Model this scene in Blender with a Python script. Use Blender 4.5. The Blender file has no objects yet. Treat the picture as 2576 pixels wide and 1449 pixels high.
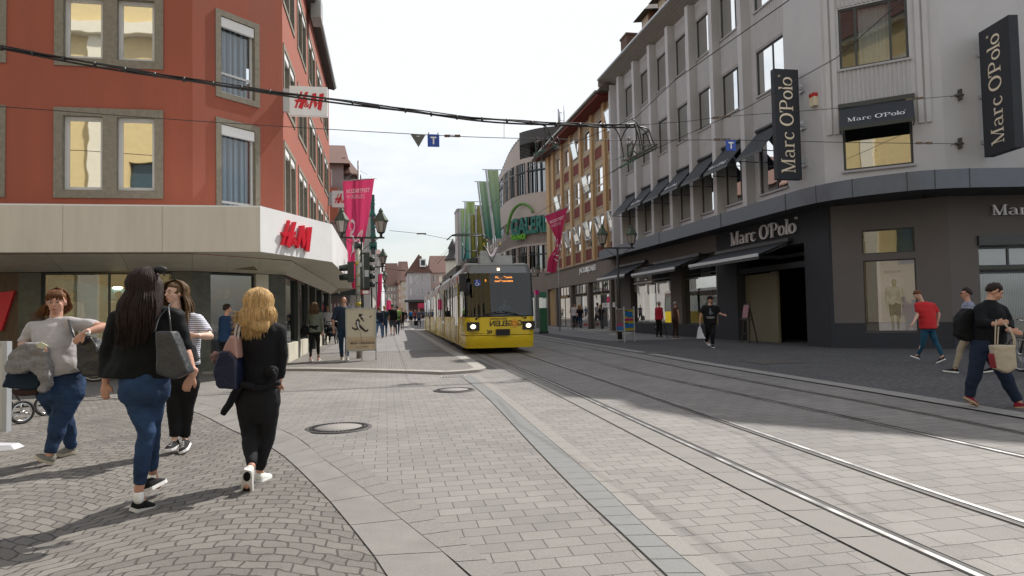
import bpy, bmesh, math, random
from mathutils import Vector, Matrix, noise
random.seed(7)
V = Vector
S = bpy.context.scene
COL = S.collection
# ---------------------------------------------------------------- camera
W, H, F, CX, CY, CH = 2576.0, 1449.0, 1680.0, 1288.0, 724.5, 1.40
SL = 0.006                                   # the street climbs gently away from the camera
roll = math.atan(.021)
v_ = V((970 - CX, -(797 - CY), -F)).normalized()
n_ = v_.cross(V((math.cos(roll), math.sin(roll), 0))).normalized()
if n_.y < 0: n_ = -n_
R = Matrix((v_.cross(n_), v_, n_))           # rows: world axes seen from the camera
CAMP = V((0, 0, CH))
FWD = R @ V((0, 0, -1))
cd = bpy.data.cameras.new('camera'); cam = bpy.data.objects.new('camera', cd); COL.objects.link(cam)
cam.matrix_world = Matrix.Translation(CAMP) @ R.to_4x4()
cd.sensor_width = 36; cd.lens = 36 * F / W; cd.clip_end = 2000; cd.clip_start = .05
S.camera = cam
# ---------------------------------------------------------------- sun, sky, exposure
EL = math.radians(50); sdir = V((.78, .63, 0)).normalized() * math.cos(EL) + V((0, 0, math.sin(EL)))
sl = bpy.data.lights.new('sun', 'SUN'); sun = bpy.data.objects.new('sun', sl); COL.objects.link(sun)
sl.energy = 5.0; sl.angle = math.radians(.6); sl.color = (1, .955, .89)
sun.rotation_euler = sdir.to_track_quat('Z', 'Y').to_euler()
wd = bpy.data.worlds.new('World'); S.world = wd; wd.use_nodes = True
nt = wd.node_tree; N = nt.nodes; N.clear(); L = nt.links
sky = N.new('ShaderNodeTexSky'); sky.sky_type = 'NISHITA'; sky.sun_disc = False
sky.sun_elevation = EL; sky.sun_rotation = math.atan2(sdir.x, sdir.y); sky.air_density = 1.2; sky.dust_density = 2.5
bgs = N.new('ShaderNodeBackground'); bgs.inputs[1].default_value = .13; L.new(sky.outputs[0], bgs.inputs[0])
bgc = N.new('ShaderNodeBackground'); bgc.inputs[0].default_value = (.93, .96, 1, 1); bgc.inputs[1].default_value = .95
tc = N.new('ShaderNodeTexCoord'); mp = N.new('ShaderNodeMapping'); mp.inputs['Scale'].default_value = (1.6, 1.6, 5.0)
mp.inputs['Location'].default_value = (3.1, .4, .55)
L.new(tc.outputs['Generated'], mp.inputs[0])
nz = N.new('ShaderNodeTexNoise'); nz.inputs['Scale'].default_value = 1.7; nz.inputs['Detail'].default_value = 7; nz.inputs['Roughness'].default_value = .55
L.new(mp.outputs[0], nz.inputs[0])
sx = N.new('ShaderNodeSeparateXYZ'); L.new(tc.outputs['Generated'], sx.inputs[0])
mr = N.new('ShaderNodeMapRange'); mr.inputs[1].default_value = .0; mr.inputs[2].default_value = .42; mr.inputs[3].default_value = -.07; mr.inputs[4].default_value = .34
L.new(sx.outputs[2], mr.inputs[0])
ad = N.new('ShaderNodeMath'); ad.operation = 'ADD'; L.new(nz.outputs[0], ad.inputs[0]); L.new(mr.outputs[0], ad.inputs[1])
cr = N.new('ShaderNodeValToRGB'); cr.color_ramp.elements[0].position = .38; cr.color_ramp.elements[1].position = .66
cr.color_ramp.elements[0].color = (.25, .25, .25, 1)
mr2 = N.new('ShaderNodeMapRange'); mr2.inputs[1].default_value = .60; mr2.inputs[2].default_value = .85; mr2.inputs[3].default_value = 0; mr2.inputs[4].default_value = .5; L.new(sx.outputs[2], mr2.inputs[0])
sb = N.new('ShaderNodeMath'); sb.operation = 'SUBTRACT'; L.new(ad.outputs[0], sb.inputs[0]); L.new(mr2.outputs[0], sb.inputs[1]); L.new(sb.outputs[0], cr.inputs[0])
mxs = N.new('ShaderNodeMixShader'); L.new(cr.outputs[0], mxs.inputs[0]); L.new(bgs.outputs[0], mxs.inputs[1]); L.new(bgc.outputs[0], mxs.inputs[2])
wo = N.new('ShaderNodeOutputWorld'); L.new(mxs.outputs[0], wo.inputs[0])
S.view_settings.view_transform = 'Standard'; S.view_settings.look = 'None'
S.view_settings.exposure = .16; S.view_settings.gamma = 1
S.render.resolution_x = 1024; S.render.resolution_y = 576
S.cycles.max_bounces = 6; S.cycles.transparent_max_bounces = 12; S.cycles.caustics_reflective = False; S.cycles.caustics_refractive = False
S.cycles.sample_clamp_indirect = 4
# ---------------------------------------------------------------- pixel helpers (pixels of a 2576 x 1449 view)
def ray(x, y): return R @ V((x - CX, -(y - CY), -F))
def plane(x, y, P, n):
    d = ray(x, y); return CAMP + d * (V(n).dot(V(P) - CAMP) / V(n).dot(d))
def atX(x, y, X): return plane(x, y, (X, 0, 0), (1, 0, 0))
def atY(x, y, Y): return plane(x, y, (0, Y, 0), (0, 1, 0))
def atZ(x, y, Z): return plane(x, y, (0, 0, Z), (0, 0, 1))
def G(x, y, h=0): return plane(x, y, (0, 0, h), (0, -SL, 1))
def atD(x, y, d): return CAMP + ray(x, y) * (d / F)
def gz(y): return SL * y
# ---------------------------------------------------------------- mesh builder
class MB:
    def __init__(s): s.v = []; s.f = []; s.m = []; s.s = []
    def add(s, vs, fs, m=0, sm=False):
        o = len(s.v); s.v += [V(p) for p in vs]
        for f in fs: s.f.append([i + o for i in f]); s.m.append(m); s.s.append(sm)
        return s
    def quad(s, a, b, c, d, m=0): return s.add([a, b, c, d], [(0, 1, 2, 3)], m)
    def hexa(s, p, m=0):      # p: 4 bottom, 4 top
        return s.add(p, [(3, 2, 1, 0), (4, 5, 6, 7), (0, 1, 5, 4), (1, 2, 6, 5), (2, 3, 7, 6), (3, 0, 4, 7)], m)
    def box(s, x0, x1, y0, y1, z0, z1, m=0):
        return s.hexa([(x0, y0, z0), (x1, y0, z0), (x1, y1, z0), (x0, y1, z0), (x0, y0, z1), (x1, y0, z1), (x1, y1, z1), (x0, y1, z1)], m)
    def bar(s, a, b, w, t, m=0, up=(0, 0, 1)):
        a = V(a); b = V(b); d = (b - a).normalized(); u = V(up)
        if abs(d.dot(u)) > .95: u = V((0, 1, 0))
        r = d.cross(u).normalized() * w / 2; q = r.cross(d).normalized() * t / 2
        return s.hexa([a - r - q, a + r - q, a + r + q, a - r + q, b - r - q, b + r - q, b + r + q, b - r + q], m)
    def loft(s, rings, m=0, cap=True, sm=True, closed=True):
        n = len(rings[0]); vs = [p for r in rings for p in r]; fs = []
        for i in range(len(rings) - 1):
            for j in range(n if closed else n - 1):
                k = (j + 1) % n; fs.append((i * n + j, i * n + k, (i + 1) * n + k, (i + 1) * n + j))
        if cap: fs.append(tuple(range(n))[::-1]); fs.append(tuple((len(rings) - 1) * n + j for j in range(n)))
        return s.add(vs, fs, m, sm)
    def tube(s, pts, r, n=8, m=0, cap=True, sm=True, flat=1, up=None):
        pts = [V(p) for p in pts]; k = len(pts); rs = r if isinstance(r, (list, tuple)) else [r] * k
        rings = []; pu = None
        for i, p in enumerate(pts):
            d = (pts[min(i + 1, k - 1)] - pts[max(i - 1, 0)])
            d = d.normalized() if d.length > 1e-9 else V((0, 0, 1))
            if pu is None:
                a = V(up) if up else (V((0, 0, 1)) if abs(d.z) < .9 else V((0, 1, 0)))
            else: a = pu
            x = d.cross(a)
            if x.length < 1e-6: x = d.cross(V((1, 0, .1)))
            x.normalize(); y = x.cross(d).normalized(); pu = y
            rings.append([p + x * math.cos(2 * math.pi * j / n) * rs[i] + y * math.sin(2 * math.pi * j / n) * rs[i] * flat for j in range(n)])
        return s.loft(rings, m, cap, sm)
    def limb(s, pts, rs, n=12, flat=1, up=None):       # tube with round ends
        pts = [V(p) for p in pts]; P = []; Q = []
        d = (pts[1] - pts[0]).normalized()
        for a in (80, 55, 30): P.append(pts[0] - d * rs[0] * math.sin(math.radians(a))); Q.append(rs[0] * math.cos(math.radians(a)))
        P += pts; Q += list(rs); d = (pts[-1] - pts[-2]).normalized()
        for a in (30, 55, 80): P.append(pts[-1] + d * rs[-1] * math.sin(math.radians(a))); Q.append(rs[-1] * math.cos(math.radians(a)))
        return s.tube(P, Q, n, flat=flat, up=up)
    def ell(s, c, rx, ry, rz, X=None, Y=None, Z=None, m=0, nu=14, nv=9):
        c = V(c); X = V(X or (1, 0, 0)); Y = V(Y or (0, 1, 0)); Z = V(Z or (0, 0, 1)); rings = []
        for i in range(1, nv):
            t = math.pi * i / nv
            rings.append([c - Z * rz * math.cos(t) + (X * rx * math.cos(2 * math.pi * j / nu) + Y * ry * math.sin(2 * math.pi * j / nu)) * math.sin(t) for j in range(nu)])
        o = len(s.v); s.loft(rings, m, False, True); n = len(rings)
        s.v += [c - Z * rz, c + Z * rz]; a = len(s.v) - 2
        for j in range(nu):
            k = (j + 1) % nu; s.f.append([a, o + k, o + j]); s.m.append(m); s.s.append(True)
            s.f.append([a + 1, o + (n - 1) * nu + j, o + (n - 1) * nu + k]); s.m.append(m); s.s.append(True)
        return s
    def lathe(s, c, prof, n=12, m=0, sm=True, axis=(0, 0, 1), rot=0):
        c = V(c); Z = V(axis).normalized(); X = Z.orthogonal().normalized() if abs(Z.z) < .99 else V((1, 0, 0)); Y = Z.cross(X)
        return s.loft([[c + Z * h + (X * math.cos(2 * math.pi * j / n + rot) + Y * math.sin(2 * math.pi * j / n + rot)) * r for j in range(n)] for r, h in prof], m, True, sm)
    def prism(s, poly, off, m=0):      # poly: world points of one face; off: extrusion vector
        n = len(poly); a = [V(p) for p in poly]; b = [p + V(off) for p in a]
        return s.add(a + b, [tuple(range(n))[::-1], tuple(range(n, 2 * n))] + [(i, (i + 1) % n, (i + 1) % n + n, i + n) for i in range(n)], m)
    def sheet(s, f, nu, nv, m=0, th=0, sm=True):     # f(u,v) -> point, u,v in 0..1
        g = [[V(f(i / nu, j / nv)) for j in range(nv + 1)] for i in range(nu + 1)]
        s.add([p for r in g for p in r], [(i * (nv + 1) + j, (i + 1) * (nv + 1) + j, (i + 1) * (nv + 1) + j + 1, i * (nv + 1) + j + 1) for i in range(nu) for j in range(nv)], m, sm)
        return s
    def join(s, o):
        k = len(s.v); s.v += o.v; s.f += [[i + k for i in f] for f in o.f]; s.m += o.m; s.s += o.s; return s
    def mesh(s, name, mats, org=V((0, 0, 0))):
        me = bpy.data.meshes.new(name); me.from_pydata([tuple(p - org) for p in s.v], [], s.f)
        for m in (mats if isinstance(mats, (list, tuple)) else [mats]): me.materials.append(m)
        me.polygons.foreach_set('material_index', s.m); me.polygons.foreach_set('use_smooth', s.s)
        me.validate(); me.update(); return me
    def build(s, name, mats, parent=None, label=None):
        org = V(ORG[parent]) if parent else V((0, 0, 0))
        o = bpy.data.objects.new(name, s.mesh(name, mats, org)); COL.objects.link(o)
        if parent: o.parent = parent
        ORG[o] = org
        if label: o['label'] = label
        return o
ORG = {}
def thing(name, label, cat, loc=(0, 0, 0), group=None):
    o = bpy.data.objects.new(name, None); COL.objects.link(o); o.location = V(loc); ORG[o] = V(loc)
    o.empty_display_size = .2; o['label'] = label; o['category'] = cat
    if group: o['group'] = group
    return o
def tag(o, label, cat, group=None):
    o['label'] = label; o['category'] = cat
    if group: o['group'] = group
    return o
def struct(o): o['kind'] = 'structure'; return o
def place(o, loc, rz=0): o.location = V(loc); o.rotation_euler = (0, 0, rz)
def dup(root, loc, rz=0, label=None, scale=1, group=None):
    def cp(o, par):
        c = o.copy(); COL.objects.link(c); c.parent = par
        for ch in kids.get(o, []): cp(ch, c)
        return c
    kids = {}
    for o in COL.objects:
        if o.parent: kids.setdefault(o.parent, []).append(o)
    r = cp(root, None); r.location = V(loc); r.rotation_euler = (0, 0, rz); r.scale = (scale,) * 3
    if label: r['label'] = label
    if group: r['group'] = group
    return r
def remesh(mb, vox, smooth=2):
    me = mb.mesh('tmp', MAT_TMP); o = bpy.data.objects.new('tmp', me); COL.objects.link(o)
    r = o.modifiers.new('r', 'REMESH'); r.mode = 'VOXEL'; r.voxel_size = vox; r.use_smooth_shade = True
    if smooth:
        q = o.modifiers.new('s', 'SMOOTH'); q.factor = .5; q.iterations = smooth
    e = o.evaluated_get(bpy.context.evaluated_depsgraph_get()); m2 = bpy.data.meshes.new_from_object(e)
    out = MB(); out.v = [v.co.copy() for v in m2.vertices]; out.f = [list(p.vertices) for p in m2.polygons]
    out.m = [0] * len(out.f); out.s = [True] * len(out.f)
    nr = [v.normal.copy() for v in m2.vertices]
    bpy.data.objects.remove(o); bpy.data.meshes.remove(me); bpy.data.meshes.remove(m2)
    return out, nr
MAT_TMP = bpy.data.materials.new('plain')
# ---------------------------------------------------------------- materials
_mc = {}
def mat(name, col, rough=.65, metal=0, var=.10, vs=2.5, bump=0, bs=60, spec=.5, dirt=0, stretch=None, emit=None, alpha=None):
    if name in _mc: return _mc[name]
    m = bpy.data.materials.new(name); m.use_nodes = True; t = m.node_tree; b = t.nodes['Principled BSDF']; n = t.nodes; l = t.links
    b.inputs['Roughness'].default_value = rough; b.inputs['Metallic'].default_value = metal
    b.inputs['Specular IOR Level'].default_value = spec
    c = n.new('ShaderNodeTexCoord'); mp = n.new('ShaderNodeMapping'); l.new(c.outputs['Object'], mp.inputs[0])
    if stretch: mp.inputs['Scale'].default_value = stretch
    z = n.new('ShaderNodeTexNoise'); z.inputs['Scale'].default_value = vs; z.inputs['Detail'].default_value = 8; z.inputs['Roughness'].default_value = .62
    l.new(mp.outputs[0], z.inputs[0])
    r = n.new('ShaderNodeMapRange'); r.inputs[1].default_value = .3; r.inputs[2].default_value = .7
    r.inputs[3].default_value = 1 - var; r.inputs[4].default_value = 1 + var; l.new(z.outputs[0], r.inputs[0])
    x = n.new('ShaderNodeMix'); x.data_type = 'RGBA'; x.blend_type = 'MULTIPLY'; x.inputs[0].default_value = 1
    x.inputs[6].default_value = (*col[:3], 1); l.new(r.outputs[0], x.inputs[7]); l.new(x.outputs[2], b.inputs['Base Color'])
    if rough > .12:
        r2 = n.new('ShaderNodeMapRange'); r2.inputs[1].default_value = .3; r2.inputs[2].default_value = .7
        r2.inputs[3].default_value = max(0, rough - .1); r2.inputs[4].default_value = min(1, rough + .1)
        l.new(z.outputs[0], r2.inputs[0]); l.new(r2.outputs[0], b.inputs['Roughness'])
    if bump:
        z2 = n.new('ShaderNodeTexNoise'); z2.inputs['Scale'].default_value = bs; z2.inputs['Detail'].default_value = 4; l.new(mp.outputs[0], z2.inputs[0])
        bp = n.new('ShaderNodeBump'); bp.inputs['Strength'].default_value = bump; bp.inputs['Distance'].default_value = .02
        l.new(z2.outputs[0], bp.inputs['Height']); l.new(bp.outputs[0], b.inputs['Normal'])
    if emit: b.inputs['Emission Color'].default_value = (*emit[:3], 1); b.inputs['Emission Strength'].default_value = emit[3]
    _mc[name] = m; return m
def glass(name, refl=.5, tint=(.5, .55, .55), rough=.02, wave=.0):       # window glass that mirrors and lets light through
    if name in _mc: return _mc[name]
    m = bpy.data.materials.new(name); m.use_nodes = True; t = m.node_tree; n = t.nodes; l = t.links; n.clear()
    o = n.new('ShaderNodeOutputMaterial'); g = n.new('ShaderNodeBsdfGlossy'); g.inputs['Roughness'].default_value = rough
    g.inputs['Color'].default_value = (.93, .95, .95, 1)
    tr = n.new('ShaderNodeBsdfTransparent'); tr.inputs[0].default_value = (*tint, 1)
    lw = n.new('ShaderNodeLayerWeight'); lw.inputs[0].default_value = .35
    r = n.new('ShaderNodeMapRange'); r.inputs[1].default_value = 0; r.inputs[2].default_value = 1; r.inputs[3].default_value = refl; r.inputs[4].default_value = min(1, refl + .5)
    l.new(lw.outputs['Fresnel'], r.inputs[0])
    x = n.new('ShaderNodeMixShader'); l.new(r.outputs[0], x.inputs[0]); l.new(tr.outputs[0], x.inputs[1]); l.new(g.outputs[0], x.inputs[2]); l.new(x.outputs[0], o.inputs[0])
    if wave:
        c = n.new('ShaderNodeTexCoord'); z = n.new('ShaderNodeTexNoise'); z.inputs['Scale'].default_value = .9; l.new(c.outputs['Object'], z.inputs[0])
        bp = n.new('ShaderNodeBump'); bp.inputs['Strength'].default_value = wave; bp.inputs['Distance'].default_value = .05
        l.new(z.outputs[0], bp.inputs['Height']); l.new(bp.outputs[0], g.inputs['Normal'])
    _mc[name] = m; return m
def paving(name, bw, bh, c1, c2, mortar, ms=.006, rough=.75, off=.5, arc=0, rot=0, bump=.5, jit=.0, tone=.12):
    m = bpy.data.materials.new(name); m.use_nodes = True; t = m.node_tree; b = t.nodes['Principled BSDF']; n = t.nodes; l = t.links
    c = n.new('ShaderNodeTexCoord'); mp = n.new('ShaderNodeMapping'); mp.inputs['Rotation'].default_value = (0, 0, rot); l.new(c.outputs['Object'], mp.inputs[0])
    sp = n.new('ShaderNodeSeparateXYZ'); l.new(mp.outputs[0], sp.inputs[0]); cb = n.new('ShaderNodeCombineXYZ')
    def mth(op, a, bb):
        k = n.new('ShaderNodeMath'); k.operation = op
        for i, q in enumerate((a, bb)):
            if q is None: continue
            if isinstance(q, (int, float)): k.inputs[i].default_value = q
            else: l.new(q, k.inputs[i])
        return k.outputs[0]
    X, Y = sp.outputs[0], sp.outputs[1]
    if arc:
        Y = mth('ADD', Y, mth('MULTIPLY', mth('ABSOLUTE', mth('SINE', mth('MULTIPLY', X, math.pi / arc), None), None), -arc * .27))
    if jit:
        nj = n.new('ShaderNodeTexNoise'); nj.inputs['Scale'].default_value = 3.5; nj.inputs['Detail'].default_value = 3; l.new(mp.outputs[0], nj.inputs[0])
        X = mth('ADD', X, mth('MULTIPLY', mth('SUBTRACT', nj.outputs[0], .5), jit)); 
        nk = n.new('ShaderNodeTexNoise'); nk.inputs['Scale'].default_value = 4.7; nk.inputs['Detail'].default_value = 3; l.new(sp.outputs[0], nk.inputs[0]); l.new(c.outputs['Object'], nk.inputs[0])
        Y = mth('ADD', Y, mth('MULTIPLY', mth('SUBTRACT', nk.outputs[0], .5), jit))
    l.new(X, cb.inputs[0]); l.new(Y, cb.inputs[1])
    br = n.new('ShaderNodeTexBrick'); br.offset = off; br.inputs['Scale'].default_value = 1; br.inputs['Brick Width'].default_value = bw; br.inputs['Row Height'].default_value = bh
    br.inputs['Mortar Size'].default_value = ms; br.inputs['Mortar Smooth'].default_value = .25
    br.inputs['Color1'].default_value = (*c1, 1); br.inputs['Color2'].default_value = (*c2, 1); br.inputs['Mortar'].default_value = (*mortar, 1)
    l.new(cb.outputs[0], br.inputs[0])
    z = n.new('ShaderNodeTexNoise'); z.inputs['Scale'].default_value = .55; z.inputs['Detail'].default_value = 9; z.inputs['Roughness'].default_value = .7; l.new(c.outputs['Object'], z.inputs[0])
    r = n.new('ShaderNodeMapRange'); r.inputs[1].default_value = .28; r.inputs[2].default_value = .72; r.inputs[3].default_value = 1 - tone; r.inputs[4].default_value = 1 + tone; l.new(z.outputs[0], r.inputs[0])
    zf = n.new('ShaderNodeTexNoise'); zf.inputs['Scale'].default_value = 160; zf.inputs['Detail'].default_value = 2; l.new(c.outputs['Object'], zf.inputs[0])
    rf = n.new('ShaderNodeMapRange'); rf.inputs[1].default_value = .3; rf.inputs[2].default_value = .7; rf.inputs[3].default_value = .82; rf.inputs[4].default_value = 1.18; l.new(zf.outputs[0], rf.inputs[0])
    x = n.new('ShaderNodeMix'); x.data_type = 'RGBA'; x.blend_type = 'MULTIPLY'; x.inputs[0].default_value = 1; l.new(br.outputs[0], x.inputs[6]); l.new(mth('MULTIPLY', r.outputs[0], rf.outputs[0]), x.inputs[7])
    # odd stains and gum spots with a shape of their own
    vo = n.new('ShaderNodeTexVoronoi'); vo.inputs['Scale'].default_value = 2.3; l.new(c.outputs['Object'], vo.inputs[0])
    sr = n.new('ShaderNodeMapRange'); sr.inputs[1].default_value = .035; sr.inputs[2].default_value = .05; sr.inputs[3].default_value = .66; sr.inputs[4].default_value = 1; l.new(vo.outputs[0], sr.inputs[0])
    x2 = n.new('ShaderNodeMix'); x2.data_type = 'RGBA'; x2.blend_type = 'MULTIPLY'; x2.inputs[0].default_value = 1; l.new(x.outputs[2], x2.inputs[6]); l.new(sr.outputs[0], x2.inputs[7])
    zs = n.new('ShaderNodeTexNoise'); zs.inputs['Scale'].default_value = 1.7; zs.inputs['Detail'].default_value = 5; zs.inputs['Roughness'].default_value = .75; l.new(c.outputs['Object'], zs.inputs[0])
    rs = n.new('ShaderNodeMapRange'); rs.inputs[1].default_value = .60; rs.inputs[2].default_value = .74; rs.inputs[3].default_value = 1; rs.inputs[4].default_value = .72; l.new(zs.outputs[0], rs.inputs[0])
    x3 = n.new('ShaderNodeMix'); x3.data_type = 'RGBA'; x3.blend_type = 'MULTIPLY'; x3.inputs[0].default_value = 1; l.new(x2.outputs[2], x3.inputs[6]); l.new(rs.outputs[0], x3.inputs[7])
    l.new(x3.outputs[2], b.inputs['Base Color']); b.inputs['Roughness'].default_value = rough; b.inputs['Specular IOR Level'].default_value = .35
    hm = mth('ADD', mth('MULTIPLY', br.outputs['Fac'], -1), mth('MULTIPLY', zf.outputs[0], .35))
    bp = n.new('ShaderNodeBump'); bp.inputs['Strength'].default_value = bump; bp.inputs['Distance'].default_value = .008; l.new(hm, bp.inputs['Height']); l.new(bp.outputs[0], b.inputs['Normal'])
    return m
def striped(name, c1, c2, period, duty=.5, axis=2, rough=.8):
    m = bpy.data.materials.new(name); m.use_nodes = True; t = m.node_tree; b = t.nodes['Principled BSDF']; n = t.nodes; l = t.links
    c = n.new('ShaderNodeTexCoord'); s = n.new('ShaderNodeSeparateXYZ'); l.new(c.outputs['Object'], s.inputs[0])
    k = n.new('ShaderNodeMath'); k.operation = 'MULTIPLY'; k.inputs[1].default_value = 1 / period; l.new(s.outputs[axis], k.inputs[0])
    f = n.new('ShaderNodeMath'); f.operation = 'FRACT'; l.new(k.outputs[0], f.inputs[0])
    g = n.new('ShaderNodeMath'); g.operation = 'GREATER_THAN'; g.inputs[1].default_value = duty; l.new(f.outputs[0], g.inputs[0])
    x = n.new('ShaderNodeMix'); x.data_type = 'RGBA'; x.inputs[6].default_value = (*c1, 1); x.inputs[7].default_value = (*c2, 1); l.new(g.outputs[0], x.inputs[0]); l.new(x.outputs[2], b.inputs['Base Color'])
    b.inputs['Roughness'].default_value = rough; return m
# ---------------------------------------------------------------- lettering
def txt(s, size=1, ext=.01, align='CENTER', bold=0, spacing=1):
    c = bpy.data.curves.new('t', 'FONT'); c.body = s; c.size = size; c.extrude = ext; c.align_x = align; c.offset = bold; c.resolution_u = 3; c.space_character = spacing
    o = bpy.data.objects.new('t', c); COL.objects.link(o)
    e = o.evaluated_get(bpy.context.evaluated_depsgraph_get()); me = bpy.data.meshes.new_from_object(e)
    mb = MB(); mb.v = [v.co.copy() for v in me.vertices]; mb.f = [list(p.vertices) for p in me.polygons]; mb.m = [0] * len(mb.f); mb.s = [False] * len(mb.f)
    bpy.data.objects.remove(o); bpy.data.curves.remove(c); bpy.data.meshes.remove(me); return mb
def onto(mb, fn):
    for i, p in enumerate(mb.v): mb.v[i] = V(fn(p.x, p.y, p.z))
    return mb
def basis(P, u, v, n, su=1, sv=1):
    P = V(P); u = V(u); v = V(v); n = V(n); return lambda x, y, z: P + u * x * su + v * y * sv + n * z
def strip(mb, pts, ws, t=.02):      # thick flat stroke in letter space
    k = len(pts); L_ = []; R_ = []; t = t * (1 + (len(mb.f) % 97) * .002)
    ws = ws if isinstance(ws, (list, tuple)) else [ws] * k
    for i in range(k):
        a = pts[max(i - 1, 0)]; b = pts[min(i + 1, k - 1)]; dx, dy = b[0] - a[0], b[1] - a[1]; q = math.hypot(dx, dy) or 1
        nx, ny = -dy / q * ws[i] / 2, dx / q * ws[i] / 2
        L_.append((pts[i][0] + nx, pts[i][1] + ny)); R_.append((pts[i][0] - nx, pts[i][1] - ny))
    for i in range(k - 1):
        p = [(*L_[i], 0), (*L_[i + 1], 0), (*R_[i + 1], 0), (*R_[i], 0)]
        mb.add(p + [(a, b, t) for a, b, _ in p], [(0, 1, 2, 3), (7, 6, 5, 4), (0, 4, 5, 1), (3, 2, 6, 7), (1, 5, 6, 2), (0, 3, 7, 4)])
def arcp(cx, cy, rx, ry, a0, a1, n=12): return [(cx + rx * math.cos(math.radians(a0 + (a1 - a0) * i / n)), cy + ry * math.sin(math.radians(a0 + (a1 - a0) * i / n))) for i in range(n + 1)]
def serif_word(t=.02):        # the shop's name in a slab-serif hand; cap height 1, centred
    mb = MB(); th, tk, sf = .045, .125, .04; x = 0
    def ser(cx, y, w=.24): strip(mb, [(cx - w / 2, y), (cx + w / 2, y)], sf, t)
    # M
    strip(mb, [(x + .12, 0), (x + .12, 1)], th, t); strip(mb, [(x + .10, 1), (x + .46, 0)], tk, t); strip(mb, [(x + .46, 0), (x + .8, 1)], th, t); strip(mb, [(x + .82, 0), (x + .82, 1)], tk, t)
    ser(.12, .02); ser(.82, .02, .3); ser(.08, .98, .2); ser(.86, .98, .24); x = 1.08
    # a
    strip(mb, arcp(x + .25, .46, .2, .2, 150, 10, 8), [.1, .06, .05, .05, .05, .06, .08, .1, .11], t); strip(mb, [(x + .45, .5), (x + .45, .1), (x + .52, .03), (x + .6, .05)], [.12, .12, .08, .03], t)
    strip(mb, arcp(x + .25, .18, .2, .17, 60, 330, 12), [.03, .04, .06, .08, .1, .11, .1, .08, .06, .05, .04, .04, .04], t); x += .72
    # r
    strip(mb, [(x + .12, 0), (x + .12, .66)], .12, t); ser(x + .12, .02, .3); ser(x + .08, .65, .16); strip(mb, arcp(x + .33, .44, .2, .2, 170, 50, 6), [.04, .05, .05, .06, .09, .13, .12], t); x += .56
    # c
    strip(mb, arcp(x + .3, .33, .24, .32, 40, 325, 18), [.1, .1, .06, .05, .06, .08, .1, .12, .13, .13, .13, .12, .1, .08, .06, .05, .05, .04, .03], t); x += .98
    # O
    strip(mb, arcp(x + .42, .5, .38, .48, 90, 450, 32), [.06 + .09 * abs(math.cos(math.pi * 2 * i / 32 + math.pi / 2)) for i in range(33)], t); x += .92
    strip(mb, [(x + .05, .98), (x + .02, .74)], [.13, .03], t); x += .16
    # P
    strip(mb, [(x + .14, 0), (x + .14, 1)], .13, t); ser(x + .14, .02, .34); ser(x + .08, .98, .2)
    strip(mb, [(x + .14, .97)] + arcp(x + .38, .72, .27, .25, 90, -90, 10) + [(x + .14, .47)], [.05, .05, .06, .08, .11, .13, .14, .13, .11, .08, .06, .05, .05], t); x += .8
    # o
    strip(mb, arcp(x + .3, .33, .25, .31, 90, 450, 24), [.05 + .08 * abs(math.sin(math.pi * 2 * i / 24)) for i in range(25)], t); x += .66
    # l
    strip(mb, [(x + .12, 0), (x + .12, 1.02)], .12, t); ser(x + .12, .02, .3); ser(x + .07, 1.0, .14); x += .3
    strip(mb, arcp(x + .3, .33, .25, .31, 90, 450, 24), [.05 + .08 * abs(math.sin(math.pi * 2 * i / 24)) for i in range(25)], t); x += .62
    strip(mb, arcp(x + .05, .95, .07, .07, 0, 360, 10), .025, t); x += .1
    for i, p in enumerate(mb.v): mb.v[i] = V((p.x - x / 2, p.y, p.z))
    return mb, x
def hm_logo(t=.03):           # slanted brush capitals, about 2 wide by 1.3 high, centred
    mb = MB()
    def pg(pts): q = len(mb.f) * .006 * t; mb.prism([((x - 450) / 170, (155 - y) / 170, -q) for x, y in pts], (0, 0, t + 2 * q))
    pg([(350, 45), (373, 47), (298, 250), (276, 247)]); pg([(272, 152), (437, 122), (425, 158), (300, 182)])
    pg([(405, 50), (440, 44), (366, 262), (318, 242)]); pg([(443, 252), (462, 254), (528, 75), (486, 78)])
    pg([(484, 68), (534, 56), (540, 215), (514, 248)]); pg([(512, 248), (528, 215), (600, 62), (618, 75)])
    pg([(572, 66), (626, 56), (588, 270), (546, 256)])
    a = txt('&', .62, t / 2, bold=.01); onto(a, lambda x, y, z: V(((418 - 450) / 170 + x, (238 - 155) / -170 + y + .02, z + t / 2))); mb.join(a); return mb
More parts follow.
